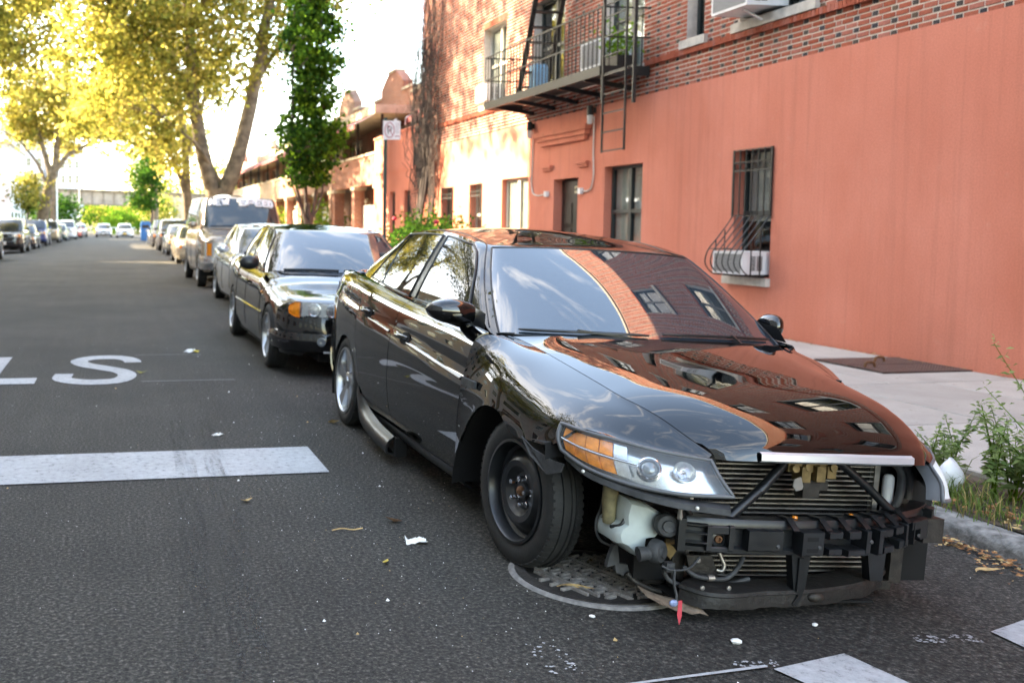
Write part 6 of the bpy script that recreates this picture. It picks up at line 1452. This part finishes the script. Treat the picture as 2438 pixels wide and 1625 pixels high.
def tree(name, label, limbs, blobs, ls, mats, bark, seed, group=None, per=40, sig=.44, origin=(0,0,0)):
    r_ = random.Random(seed); g = thing(name, label, 'tree', origin, 0, group); O = Vector(origin)
    mb = MB(); tips = []
    for pts, r0, r1 in limbs:
        P = spl([Vector(p)-O for p in pts], 16); mb.tube([p+Vector((r_.gauss(0,.02),r_.gauss(0,.02),0)) for p in P], [r0+(r1-r0)*i/15 for i in range(16)], 10); tips += P[6:]
    cr = MB()
    for c, rr, nc in blobs:
        c = Vector(c)-O
        for _ in range(nc):
            d = Vector((r_.gauss(0,1), r_.gauss(0,1), r_.gauss(0,1))).normalized()*(r_.random()**.45)
            q = c+Vector((d.x*rr[0], d.y*rr[1], d.z*rr[2]))
            if r_.random() < .22 and tips:
                t_ = min(tips, key=lambda t: (t-q).length); mdl = (t_+q)/2+Vector((r_.gauss(0,.2), r_.gauss(0,.2), r_.gauss(0,.15)-.1)); mb.tube(spl([t_, mdl, q], 6), [.05,.04,.03,.022,.016,.01], 4)
            m0 = r_.choice([0,0,1,1,2]); sg_ = sig*r_.uniform(.6,1.4)
            for _ in range(int(per*r_.uniform(.5,1.5))):
                leaf(cr, (q.x+r_.gauss(0,sg_), q.y+r_.gauss(0,sg_), q.z+r_.gauss(0,sg_*.6)), ls*r_.uniform(.4,1.35), r_, m0 if r_.random() < .7 else r_.randrange(3))
    mb.build('trunk', bark, g, 60); cr.build('crown', [MT[m_] for m_ in mats], g); return g
gt = 'street trees'
tree('plane_tree', 'plane tree on the left pavement level with the painted word', [([(-7.8,11,-.1),(-7.6,11,3.5),(-7.3,11,7)], .34, .24), ([(-7.3,11,6.5),(-6.2,11.5,9),(-5,12,11)], .18, .05)], [((-6.9,11,9.4),(3.4,4.2,3.2),100), ((-4.0,12,12),(2.6,4.0,2.2),60)], .22, PLANE, MT['bark'], 51, gt, origin=(-7.8,11,0))
tree('plane_tree', 'plane tree on the left pavement level with the black saloon', [([(-7.8,20,-.1),(-7.6,20,3.5),(-7.3,20,7)], .34, .24), ([(-7.3,20,6.5),(-6.4,20.5,9),(-5.4,21,11)], .18, .05)], [((-7.1,20,9.0),(3.2,3.8,3.2),100), ((-4.2,19,12),(2.4,3.6,2.2),60), ((-1.8,25,14.6),(3.8,4.5,1.8),100)], .22, PLANE, MT['bark'], 52, gt, origin=(-7.8,20,0))
tree('plane_tree', 'big plane tree with two trunks forking low beside the tall van',
 [([(4.3,39,-.1),(4.25,39,1.5),(4.1,39,2.8)], .50, .42), ([(4.1,39,2.5),(3.55,39,4.4),(3.2,39,7.0),(3.0,39,10),(2.4,39,13)], .33, .12), ([(4.35,39,2.4),(5.1,39,4.4),(5.75,39,7.2),(6.4,39.2,10.5),(6.9,39.4,14)], .36, .14), ([(3.3,39,6.0),(2.2,38.8,8.0),(.6,38.5,9.4)], .14, .05), ([(3.05,39,9),(3.9,38.7,11),(4.3,38.6,13.5)], .13, .05), ([(5.7,39,7.0),(7.0,39.3,9.0),(8.2,39.6,10.2)], .14, .05), ([(4.4,39.2,3.0),(3.2,38.4,4.6),(1.9,37.9,5.6)], .10, .03)],
 [((2.4,38.6,10.2),(3.6,3.2,2.8),165), ((5.2,39.2,12.2),(3.6,3.2,2.6),130), ((.0,38,8.6),(2.6,2.4,1.8),90), ((6.6,39.6,9.6),(2.0,2,1.8),30), ((2.0,38.2,6.6),(2.6,2,1.3),42), ((4.3,38.6,8.4),(2.0,1.8,1.8),36), ((-1.5,37.6,11.5),(2.6,2.2,1.6),75), ((1.2,38.4,4.9),(1.3,1.3,.7),14), ((9.0,37.4,11.4),(2.4,2,1.5),34), ((7.6,38,9.2),(1.6,1.5,1.4),20), ((-1.0,38,5.8),(1.6,1.4,1.0),22), ((1.0,39.5,15.2),(5.0,3.8,2.6),150), ((7.8,40,15.0),(3.4,3,2.6),95)], .21, PLANE, MT['bark'], 3, gt, origin=(4.3,39,0))
tree('plane_tree', 'slimmer pale plane tree just left of the forked one',
 [([(4.2,55,-.1),(4.15,55,3),(4.0,55,6),(3.6,55,10)], .32, .16), ([(4.1,55,3.0),(3.2,54.8,5.4),(1.6,54.5,7.6)], .18, .06), ([(4.0,55,5),(5.0,55,8),(5.6,55,11)], .18, .06)],
 [((2.6,55,11),(4.6,3.6,3.6),170), ((.2,54.5,8.0),(2.6,2.4,2.0),70), ((3.6,54,5.2),(1.7,1.6,1.6),26), ((5.5,55,9.5),(2.2,2.2,2),26)], .24, ['lf_y1','lf_y3','lf_y1'], MT['bark'], 4, gt, origin=(4.2,55,0))
tree('plane_tree', 'leaning plane tree over the parked cars on the left',
 [([(-5.5,72,-.1),(-5.2,72,2.2),(-4.8,72,4.0),(-4.5,72,5.2)], .48, .36), ([(-4.6,72,4.9),(-5.2,72,7.0),(-6.0,72,10)], .25, .08), ([(-4.5,72,5.0),(-4.2,72,7.2),(-4.0,72,10.5)], .22, .07), ([(-4.4,72,5.2),(-3.2,72,6.6),(-1.6,72,7.4),(-.2,72,8.6)], .20, .06), ([(-4.9,72,4.2),(-5.6,72,5.8),(-7,72,7.6)], .16, .05)],
 [((-3.8,72,11.2),(4.8,3.8,3.2),180), ((-7.6,71.5,9.6),(2.8,2.6,2.6),80), ((-1.0,72,9.0),(2.6,2.2,1.4),60), ((-5.2,73,8.4),(2.6,2.2,1.6),44), ((-6.3,71,4.2),(1.3,1.3,1.6),16)], .26, ['lf_y1','lf_y3','lf_y2'], MT['bark'], 5, gt, origin=(-5.5,72,0))
tree('plane_tree', 'plane tree whose leafy boughs hang into the upper left corner',
 [([(-7.7,34,-.1),(-7.5,34,3),(-7.2,34,6.5)], .34, .26), ([(-7.2,34,6),(-5.8,33.4,8.2),(-3.6,32.4,9.4),(-1.4,31.6,9.9)], .20, .05), ([(-7.2,34,6.2),(-7.6,34.5,9),(-7.4,35,13)], .22, .08), ([(-6,33.5,8),(-4.9,33,10),(-4.4,32.6,12)], .12, .04)],
 [((-6.8,34.2,11),(3.0,2.4,2.8),30), ((-3.8,32.6,9.6),(2.0,1.4,1.1),70), ((-1.6,31.6,10.2),(1.6,1.2,.8),30), ((-4.4,32.6,8.0),(1.0,1.2,.8),30), ((-7.4,30.8,14.4),(2.8,3.6,2.8),125)], .19, ['lf_y2','lf_y1','lf_y2'], MT['bark'], 6, gt, origin=(-7.7,34,0))
tree('plane_tree', 'tall plane tree on the left behind the first parked cars',
 [([(-7.8,47,-.1),(-7.6,47,3.5),(-7.4,47,7)], .36, .26), ([(-7.4,47,6.5),(-6.0,47,9.5),(-4.6,47,11.5)], .2, .06), ([(-7.4,47,6.6),(-8.2,47,10),(-8.2,47,13)], .2, .06)],
 [((-6.6,47,11.4),(4.0,3.6,2.8),90), ((-3.4,47,11.8),(2.2,2,1.3),34), ((-4.2,47,15.4),(4.2,3.8,2.6),110), ((-5.2,46.6,9.0),(1.8,1.8,1.6),40), ((-4.4,48,10.2),(3.0,2.4,1.8),60)], .22, PLANE, MT['bark'], 7, gt, origin=(-7.8,47,0))
tree('plane_tree', 'far plane tree with a sunlit tone in its pale yellow leaves, left of the street',
 [([(-6.2,98,-.1),(-6,98,4),(-5.6,98,9)], .4, .2)], [((-4.5,98,12),(6.5,4,4.5),120), ((1.0,100,15),(4.5,3.5,2.5),60)], .34, ['lf_y1','lf_y3','lf_y3'], MT['bark'], 8, gt, sig=.6, origin=(-6.2,98,0))  # sunlit look put into the leaf colours: paler mix without olive
tree('plane_tree', 'far plane tree with a sunlit tone in its pale yellow leaves, right of the street',
 [([(4.6,108,-.1),(4.6,108,4),(4.4,108,9)], .4, .2)], [((3.6,108,9.5),(4.0,3.6,4.5),90), ((7.5,106,12),(4.5,3.5,4),70)], .34, ['lf_y1','lf_y3','lf_g3'], MT['bark'], 9, gt, sig=.6, origin=(4.6,108,0))
tree('columnar_tree', 'dense green columnar tree on the right pavement before the brick houses',
 [([(5.8,28,-.1),(5.78,28,1.0),(5.7,28,2.0)], .11, .08), ([(5.75,28,1.2),(5.4,28,2.4),(5.25,28,4.5),(5.3,28,8)], .055, .02), ([(5.78,28,1.1),(5.95,28,2.2),(6.1,28,4.2),(6.1,28,8)], .055, .02), ([(5.78,28,1.2),(5.65,28.2,3),(5.7,28.1,6),(5.75,28,10.2)], .06, .02), ([(5.78,28,1.3),(6.2,28,2.5),(6.5,28,4.0)], .04, .015), ([(5.78,28,1.3),(5.3,27.9,2.3),(5.05,27.8,3.6)], .04, .015)],
 [((5.78,28,4.1),(.98,.98,1.5),120), ((5.80,28,6.4),(.94,.94,1.9),130), ((5.76,28,8.9),(.72,.72,1.9),90), ((5.7,28,2.9),(.62,.62,.5),26)], (.13), ['lf_g1','lf_g2','lf_g3'], MT['bark_dark'], 10, gt, per=46, sig=.17, origin=(5.8,28,0))  # bright green leaves in the mix paint lit patches into the crown
tree('green_tree', 'rounded deep green tree at the right kerb near the blue box',
 [([(3.4,88,-.1),(3.4,88,2),(3.3,88,5)], .16, .08)], [((3.1,88,5.6),(1.6,1.6,2.2),60), ((2.6,87.6,3.6),(1.4,1.4,1.3),36)], .24, ['lf_g1','lf_g2','lf_g1'], MT['bark_dark'], 12, gt, sig=.35, origin=(3.4,88,0))
tree('small_tree', 'young leafy tree on the left pavement in front of the red brick building', [([(-7.2,80,-.1),(-7.1,80,2),(-6.9,80,4)], .10, .05)], [((-6.7,80,3.6),(1.3,1.2,1.9),40)], .22, ['lf_y2','lf_g1','lf_y2'], MT['bark_dark'], 13, gt, sig=.35, origin=(-7.2,80,0))
def shrub(name, label, c, rr, n, ls, mats, seed, sig=.3, per=30, group=None):
    r_ = random.Random(seed); g = thing(name, label, 'shrub', (c[0],c[1],0), 0, group); cr = MB(); st = MB()
    for _ in range(n):
        d = Vector((r_.gauss(0,1), r_.gauss(0,1), r_.gauss(0,1))).normalized()*(r_.random()**.4); q = Vector((d.x*rr[0], d.y*rr[1], max(.15, c[2]+d.z*rr[2])))
        if r_.random() < .4: st.tube(spl([(q.x*.3,q.y*.5,0),(q.x*.7,q.y*.8,q.z*.5),q], 6), [.02,.016,.013,.01,.008,.005], 4)
        for _ in range(per): leaf(cr, (q.x+r_.gauss(0,sig), q.y+r_.gauss(0,sig), max(.03, q.z+r_.gauss(0,sig))), ls*r_.uniform(.6,1.3), r_, r_.randrange(3))
    st.build('stems', MT['bark_dark'], g); cr.build('foliage', [MT[m_] for m_ in mats], g); return g
gs = 'shrubs below the bridge'
shrub('dark_shrub', 'dark rounded shrub mass left of the road below the bridge', (-7,122,2.6), (4.2,3,2.4), 90, .34, ['lf_g2','lf_g1','lf_g2'], 21, .5, group=gs)
shrub('pale_shrub', 'pale yellow green shrub in the middle below the bridge', (-1.0,150,2.4), (5,3,2.2), 80, .4, ['lf_g3','lf_y1','lf_g3'], 22, .6, group=gs)
shrub('pale_shrub', 'bright shrub right of the middle below the bridge', (5.5,134,3.0), (3.6,3,3), 80, .36, ['lf_g3','lf_y1','lf_y3'], 23, .6, group=gs)
shrub('green_shrub', 'low green shrub behind the white driven car', (1.6,128,1.5), (3,2,1.6), 50, .3, ['lf_g1','lf_g3','lf_g1'], 24, .4, group=gs)
for x, y, w, h_, lb in ((-14,260,9,10,'far yellow tree clump left behind the bridge'),(-2,270,9,9,'far yellow tree clump in the middle behind the bridge'),(12,240,9,13,'far green tree clump right behind the bridge'),(24,200,9,14,'far tree clump at the right beyond the houses')):
    shrub('tree_clump', lb, (x,y,h_*.55), (w,5,h_*.5), 110, .7, ['lf_y1','lf_g3','lf_y3'], int(abs(x)*7+y), 1.0, group='far trees behind the bridge')
for x, y, lb in ((8.0,36.5,'yellow green shrub in the front garden under the columnar tree'),(7.6,45.5,'light green bush beside the forked plane tree')):
    shrub('garden_shrub', lb, (x,y,1.2), (.9,1.6,1.1), 50, .12, ['lf_g3','lf_y1','lf_g3'], int(y*3), .2, group='front garden shrubs')
# rose bush by the wall
rb = shrub('rose_bush', 'sprawling rose bush with a few red blooms along the stucco wall', (6.85,20.0,.75), (.75,2.7,.80), 250, .075, ['lf_g1','lf_g2','lf_g2'], 31, .13, 34)
r_ = random.Random(3); mr = M('rose_petals', (.55,.02,.06), .7, var=.2)
for y, z, x in ((-1.6,1.42,-.5),(.9,1.5,-.6),(2.2,1.05,-.7)):
    MB().sphere((x,y,z), .055, 8, 6, (1,1,.85)).build('bloom', mr, rb, 60)
# leafless vine on the corner
vn = thing('bare_vine', 'dark leafless vine climbing the far corner of the brick building', 'vine', (7.62,23.3,0)); r_ = random.Random(9); mb = MB(); tw = MB()
for i in range(9):
    a = r_.uniform(-.14,.14); mb.tube(spl([(r_.uniform(-.08,.1),a,-.05),(r_.uniform(-.06,.1),a*1.3+r_.gauss(0,.05),1.1),(r_.uniform(0,.14),a*1.9+r_.gauss(0,.08),2.3),(.15,a*2.5+r_.gauss(0,.12),3.4)], 10), [.05,.048,.046,.044,.042,.04,.036,.032,.03,.028], 6)
mb.build('stem', MT['bark_dark'], vn, 60)
for i in range(120):
    y0 = r_.gauss(0,.40); z0 = r_.uniform(1.8,3.2); y1 = y0*1.7+r_.gauss(0,.5); zt = min(9.6, z0+abs(r_.gauss(3.6,1.8))); P = []
    for k in range(10):
        q = k/9; bow = math.sin(q*math.pi)*r_.choice((-1,1))*.10; P.append((.12+r_.gauss(0,.05)-.08*math.sin(q*3.1), y0+(y1-y0)*q**.8+bow*.5+r_.gauss(0,.03), z0+(zt-z0)*q))
    tw.tube(P, [.012-.0009*k for k in range(10)], 4)
for s_ in (-1, 1):
    for i in range(5):
        tw.tube(spl([(0,s_*.1,.3+.2*i),(.02,s_*(.35+.12*i),.9+.2*i),(.05,s_*(.5+.1*i),1.9+.2*i),(.1,s_*(.42+.06*i),3.0),(.1,s_*.5,4.2)], 14), .014, 4)
for i in range(420):
    y, z = r_.gauss(0,.6), 2.6+abs(r_.gauss(2.6,1.6)); tw.tube([(.08,y,z),(.02+r_.gauss(0,.05),y+r_.gauss(0,.08),z-r_.uniform(.08,.35))], [.006,.003], 3)
tw.build('twigs', MT['bark_dark'], vn)
# weeds by the kerb
def weed(label, x, y, h_, n, seed, ln=.055):
    r_ = random.Random(seed); g = thing('weed', label, 'weed', (x,y,PZ(x)), 0, 'weeds behind the kerb'); st = MB(); lf = MB()
    for _ in range(n):
        a = r_.uniform(0,6.28); lean = r_.uniform(.05,.5)*h_; hh = h_*r_.uniform(.55,1.05); x0, y0 = r_.gauss(0,.05), r_.gauss(0,.05)
        P = spl([(x0,y0,0),(x0+.35*lean*math.cos(a),y0+.35*lean*math.sin(a),hh*.5),(x0+lean*math.cos(a),y0+lean*math.sin(a),hh)], 12); st.tube(P, [.004-.00025*k for k in range(12)], 4)
        for k in range(3, 12):
            for _ in range(8):
                d = Vector((r_.gauss(0,1), r_.gauss(0,1), r_.gauss(.4,.6))).normalized(); p = P[k]+Vector((r_.gauss(0,.008),r_.gauss(0,.008),r_.gauss(0,.015))); l_ = ln*r_.uniform(.5,1.4)*(1.15-.06*k); w_ = d.orthogonal().normalized()*l_*.17
                b = len(lf.v); lf.v += [tuple(p), tuple(p+d*l_*.5+w_), tuple(p+d*l_-Vector((0,0,l_*.2))), tuple(p+d*l_*.5-w_)]; lf.f += [(b,b+1,b+2),(b,b+2,b+3)]; mi = 0 if r_.random() < .7 else 1; lf.mi += [mi,mi]
    st.build('stem', MT['leaf_lime'], g); lf.build('foliage', [MT['weed1'], MT['weed2']], g)
MT['weed1'] = leafmat('weed_leaf', (.27,.36,.14), .4); MT['weed2'] = leafmat('weed_leaf_dark', (.15,.24,.08), .4)
weed('tall feathery weed at the right edge behind the kerb', 4.52, 3.96, .80, 20, 41, .06); weed('bushy weed left of the tallest one behind the kerb', 4.46, 4.22, .46, 18, 42, .055); weed('spindly weed leaning towards the car nose', 4.42, 4.55, .40, 9, 43, .05); weed('dense low weed in front of the tall ones at the kerb', 4.36, 3.84, .28, 22, 44, .045); weed('weed half cut by the right edge of the view', 4.56, 3.70, .66, 20, 45, .06)
r_ = random.Random(17); mb = MB()
for cx_, cy_, n, hh, sp_ in ((4.10,4.45,150,.15,.07),(4.18,4.25,160,.14,.08),(4.12,4.05,150,.10,.10),(4.25,3.9,160,.09,.14),(3.86,4.20,70,.10,.05),(4.2,4.8,140,.12,.14),(4.3,5.4,150,.10,.2),(4.25,3.5,120,.07,.15)):
    for _ in range(n):
        x, y = cx_+r_.gauss(0,sp_), cy_+r_.gauss(0,sp_); a = r_.uniform(0,6.28); h_ = hh*r_.uniform(.4,1.3); l_ = h_*r_.uniform(.2,.9); w_ = .0028; dx, dy = math.cos(a), math.sin(a)
        z0 = PZ(KX) if x > KX+.0 else RZ(x); b = len(mb.v); mb.v += [(x-dy*w_,y+dx*w_,z0),(x+dy*w_,y-dx*w_,z0),(x+dx*l_*.4+dy*w_*.8,y+dy*l_*.4-dx*w_*.8,z0+h_*.65),(x+dx*l_*.4-dy*w_*.8,y+dy*l_*.4+dx*w_*.8,z0+h_*.65),(x+dx*l_,y+dy*l_,z0+h_*.9)]
        mi = 0 if r_.random() < .75 else 1; mb.f += [(b,b+1,b+2,b+3),(b+3,b+2,b+4)]; mb.mi += [mi,mi]
tag(mb.build('grass', [leafmat('grass_blade', (.15,.22,.06), .4), leafmat('straw_blade', (.36,.28,.12), .3)]), 'tufts of grass growing along the kerb', 'grass', kind='stuff')
MT['dry1'] = M('dry_leaf', (.30,.13,.045), .8, var=.3, vscale=30); MT['dry2'] = M('pale_dry_leaf', (.45,.30,.13), .8, var=.3, vscale=30)
def flatleaf(mb, x, y, z, s, r_, mi, curl=.35):
    a = r_.uniform(0,6.28); c, s_ = math.cos(a), math.sin(a); ux, uy = c*s, s_*s; wx, wy = -s_*s*.45, c*s*.45; t1, t2 = r_.uniform(0,curl)*s, r_.uniform(0,curl)*s
    b = len(mb.v); mb.v += [(x-ux,y-uy,z+t1),(x+wx,y+wy,z+r_.uniform(0,.1)*s),(x+ux,y+uy,z+t2),(x-wx,y-wy,z+r_.uniform(.1,.5)*s),(x,y,z)]
    mb.f += [(b,b+1,b+4),(b+1,b+2,b+4),(b+2,b+3,b+4),(b+3,b,b+4)]; mb.mi += [mi]*4
mb = MB(); r_ = random.Random(23)
for _ in range(950):
    y = r_.uniform(2.2,4.35); x = KX-.02-abs(r_.gauss(0,.07))*(1.5 if y < 3.6 else .9); flatleaf(mb, x, y, RZ(x)+r_.uniform(.003,.03), r_.uniform(.005,.020), r_, 0 if r_.random() < .72 else 1)
for _ in range(260):
    y = r_.uniform(2.4,5.2); x = KX+.14+abs(r_.gauss(0,.16)); flatleaf(mb, x, y, PZ(KX)+r_.uniform(.012,.04), r_.uniform(.01,.03), r_, 0 if r_.random() < .65 else 1)
for _ in range(260):
    y = r_.uniform(6.2,13.5); x = WX-.02-abs(r_.gauss(0,.06)); flatleaf(mb, x, y, PZ(x)+r_.uniform(.002,.012), r_.uniform(.008,.022), r_, 0 if r_.random() < .5 else 1)
tag(mb.build('leaf_litter', [MT['dry1'], MT['dry2']]), 'rusty dry leaves gathered in the gutter', 'leaf litter', kind='stuff')
# ------------------------------------------------------------------ sign, litter
sg_ = thing('parking_sign', 'no parking sign on a dark green pole at the right pavement', 'sign', (5.47,19,PZ(5.4)))
MB().bar((0,0,0), (0,0,3.52), .062, .05).build('pole', M('dark_green_steel', (.02,.045,.04), .5, .2, var=.2), sg_)
mb = MB(); P = [(.0,.0),(.34,.0),(.36,.02),(.36,.36),(.34,.38),(0,.38)]
pl_ = mb.prism([(a-.06, c) for a, c in P], -.036, -.033, lambda a, c, e: (a, e, 3.08+c)).build('plate', MT['white_plastic'], sg_)
rd_ = M('sign_red', (.33,.02,.05), .5, var=.05); Y_ = -.0375
MB().tube([(.075+.095*math.cos(6.2832*i/28), Y_, 3.27+.15*math.sin(6.2832*i/28)) for i in range(28)], .008, 5, True).build('ring', rd_, pl_); MB().bar((.035,Y_,3.37), (.13,Y_,3.18), .014, .004, (0,1,0)).build('slash', rd_, pl_)
MB().tube(spl([(.05,Y_,3.19),(.05,Y_,3.35),(.10,Y_,3.34),(.115,Y_,3.30),(.10,Y_,3.265),(.05,Y_,3.26)], 18), .009, 5).build('letter', MT['iron'], pl_)
MB().bar((.20,Y_,3.15), (.27,Y_,3.15), .014, .004, (0,1,0)).add([(.185,Y_,3.15),(.205,Y_,3.165),(.205,Y_,3.135)], [(0,1,2)]).add([(.285,Y_,3.15),(.265,Y_,3.165),(.265,Y_,3.135)], [(0,2,1)]).build('arrow', rd_, pl_)
mb = MB(); gm = M('sign_grey', (.42,.40,.42), .6, var=0)
for i, (a, c) in enumerate(((.19,.28),(.20,.27),(.19,.275),(.205,.265),(.195,.28),(.20,.27))): mb.bar((a,Y_,3.40-i*.036), (c,Y_,3.40-i*.036), .014, .003, (0,1,0))
mb.build('text_lines', gm, pl_); MB().box(.17,.23,-.035,-.031,3.46,3.50).build('bracket', MT['white_plastic'], sg_)
def litter(name, label, x, y, s, mat, kind='leaf', seed=0, z=None):
    r_ = random.Random(seed); mb = MB(); z = (RZ(x) if x < KX else PZ(x)) if z is None else z
    if kind == 'leaf': flatleaf(mb, 0, 0, .004, s, r_, 0, .6)
    elif kind == 'stone': mb.sphere((0,0,s*.35), s, 7, 5, (1,.75,.45)); mb.v = [(a*(1+r_.uniform(-.2,.2)), b*(1+r_.uniform(-.2,.2)), c) for a, b, c in mb.v]
    elif kind == 'crumple':
        n = 7; G = [[((i-3)*s/3+r_.gauss(0,s*.12), (j-3)*s*.6/3+r_.gauss(0,s*.1), abs(r_.gauss(0,s*.28))+.002) for j in range(n)] for i in range(n)]; mb.grid(G)
    elif kind == 'twig': mb.tube(spl([(-s,0,.006),(-s*.3,s*.1,.012),(s*.3,-s*.05,.008),(s,s*.05,.012)], 8), .003, 5)
    elif kind == 'blade': mb.grid([[(-s+2*s*i/8, -.010*math.sin(math.pi*i/8)+.02*math.sin(i*.5), .014+.004*math.sin(i)), (-s+2*s*i/8, .012*math.sin(math.pi*i/8)+.02*math.sin(i*.5), .017)] for i in range(9)])
    o = mb.build(name, mat); o.location = (x, y, z); o.rotation_euler = (0,0,r_.uniform(-.6,.6)); tag(o, label, kind if kind not in ('crumple','blade') else 'litter', 'litter on the road'); return o
yl = M('yellow_fallen_leaf', (.50,.38,.06), .7, var=.3, vscale=30); bl_ = M('brown_fallen_leaf', (.24,.13,.08), .8, var=.3, vscale=30)
litter('crumpled_paper', 'crumpled white paper on the asphalt left of the front wheel', 1.285, 3.93, .045, MT['paper'], 'crumple', 1)
litter('fallen_leaf', 'curled brown leaf near the sill of the stripped car', 1.275, 4.22, .045, bl_, 'leaf', 2)
litter('fallen_leaf', 'small yellow brown leaf on the road left of the steel wheel', 1.085, 3.70, .03, yl, 'leaf', 3)
litter('white_stone', 'white pebble in front of the car nose', 2.04, 2.86, .020, MT['paper'], 'stone', 4)
litter('white_stone', 'white pebble at the rim of the manhole collar', 1.66, 3.10, .012, MT['paper'], 'stone', 5)
litter('white_stone', 'pale pebble near the crosswalk bars', 2.42, 2.98, .012, MT['paper'], 'stone', 6)
litter('fallen_leaf', 'long pale leaf lying on the manhole cover', 1.72, 3.34, .07, MT['dry2'], 'blade', 7)
litter('gold_wrapper', 'crumpled gold wrapper on the manhole behind the wheel', 1.93, 3.62, .03, MT['brass'], 'crumple', 8)
litter('twig', 'thin dry twig left of the front wheel', 1.03, 4.12, .07, MT['dry2'], 'twig', 9)
litter('fallen_leaf', 'orange leaf beside white paper next to the black saloon', .86, 10.15, .06, yl, 'leaf', 10)
litter('paper_scrap', 'white paper scrap beside the orange leaf by the black saloon', .80, 10.2, .06, MT['paper'], 'crumple', 11)
litter('fallen_leaf', 'green yellow leaf right of the painted letter', .235, 8.80, .06, M('green_fallen_leaf', (.22,.20,.02), .7, var=.3), 'leaf', 12)
litter('paper_scrap', 'torn white scrap beyond the stop line', .66, 6.12, .035, MT['paper'], 'crumple', 13)
litter('fallen_leaf', 'rust leaf on the asphalt below the stop line end', .64, 4.62, .04, MT['dry2'], 'leaf', 14)
litter('fallen_leaf', 'pale leaf against the rear wheel of the stripped car', 1.50, 6.42, .05, MT['dry2'], 'leaf', 15)
litter('fallen_leaf', 'orange leaf on the thin white line near the crossing', 1.61, 2.52, .022, MT['dry1'], 'leaf', 16)
litter('paper_scrap', 'white scrap lying against the kerb by the car', 3.70, 4.12, .05, MT['paper'], 'crumple', 17)
litter('paper_scrap', 'second white scrap tucked against the kerb face', 3.78, 4.02, .04, MT['paper'], 'crumple', 18)
litter('fallen_leaf', 'long cream leaf in the gutter near the right edge', 3.62, 3.50, .07, MT['dry2'], 'blade', 19)
mb = MB(); n = 12; r_ = random.Random(8); G = []
for i in range(n+1):
    th = math.pi*i/n; G.append([(.075*math.sin(th)*(1+r_.uniform(-.12,.12))*math.cos(6.2832*j/12), .055*math.sin(th)*math.sin(6.2832*j/12)*(1+r_.uniform(-.12,.12)), .10-.10*math.cos(th)+.02*math.sin(j)) for j in range(12)])
    G[-1].append(G[-1][0])
mb.grid(G); o = mb.build('plastic_bag', M('white_film', (.72,.72,.75), .35, var=.08), smooth=60); o.location = (4.20, 4.30, PZ(4.2)+.02); o.scale = (.95,.95,.85); tag(o, 'puffed white plastic bag among the weeds behind the kerb', 'plastic bag')
mb = MB(); r_ = random.Random(77)
for _ in range(800):
    t_ = r_.random(); x = r_.uniform(-2.5,3.7); y = r_.uniform(1.9,14)
    if r_.random() < .5: x = 1.2+r_.gauss(0,.35); y = 2.4+abs(r_.gauss(0,3.5))
    s = r_.uniform(.001,.003) if r_.random() < .95 else r_.uniform(.004,.010)
    mb.add([(x-s,y,RZ(x)+.003),(x,y-s*.7,RZ(x)+.003),(x+s,y+s*.2,RZ(x)+.003),(x+s*.1,y+s,RZ(x)+.003+s*.8)], [(0,1,2,3),(0,3,2),(0,1,3),(1,2,3)], r_.choice((0,0,0,1)))
tag(mb.build('road_grit', [MT['paper'], MT['dry2']]), 'pale grit and crumbs scattered over the asphalt', 'grit', kind='stuff')
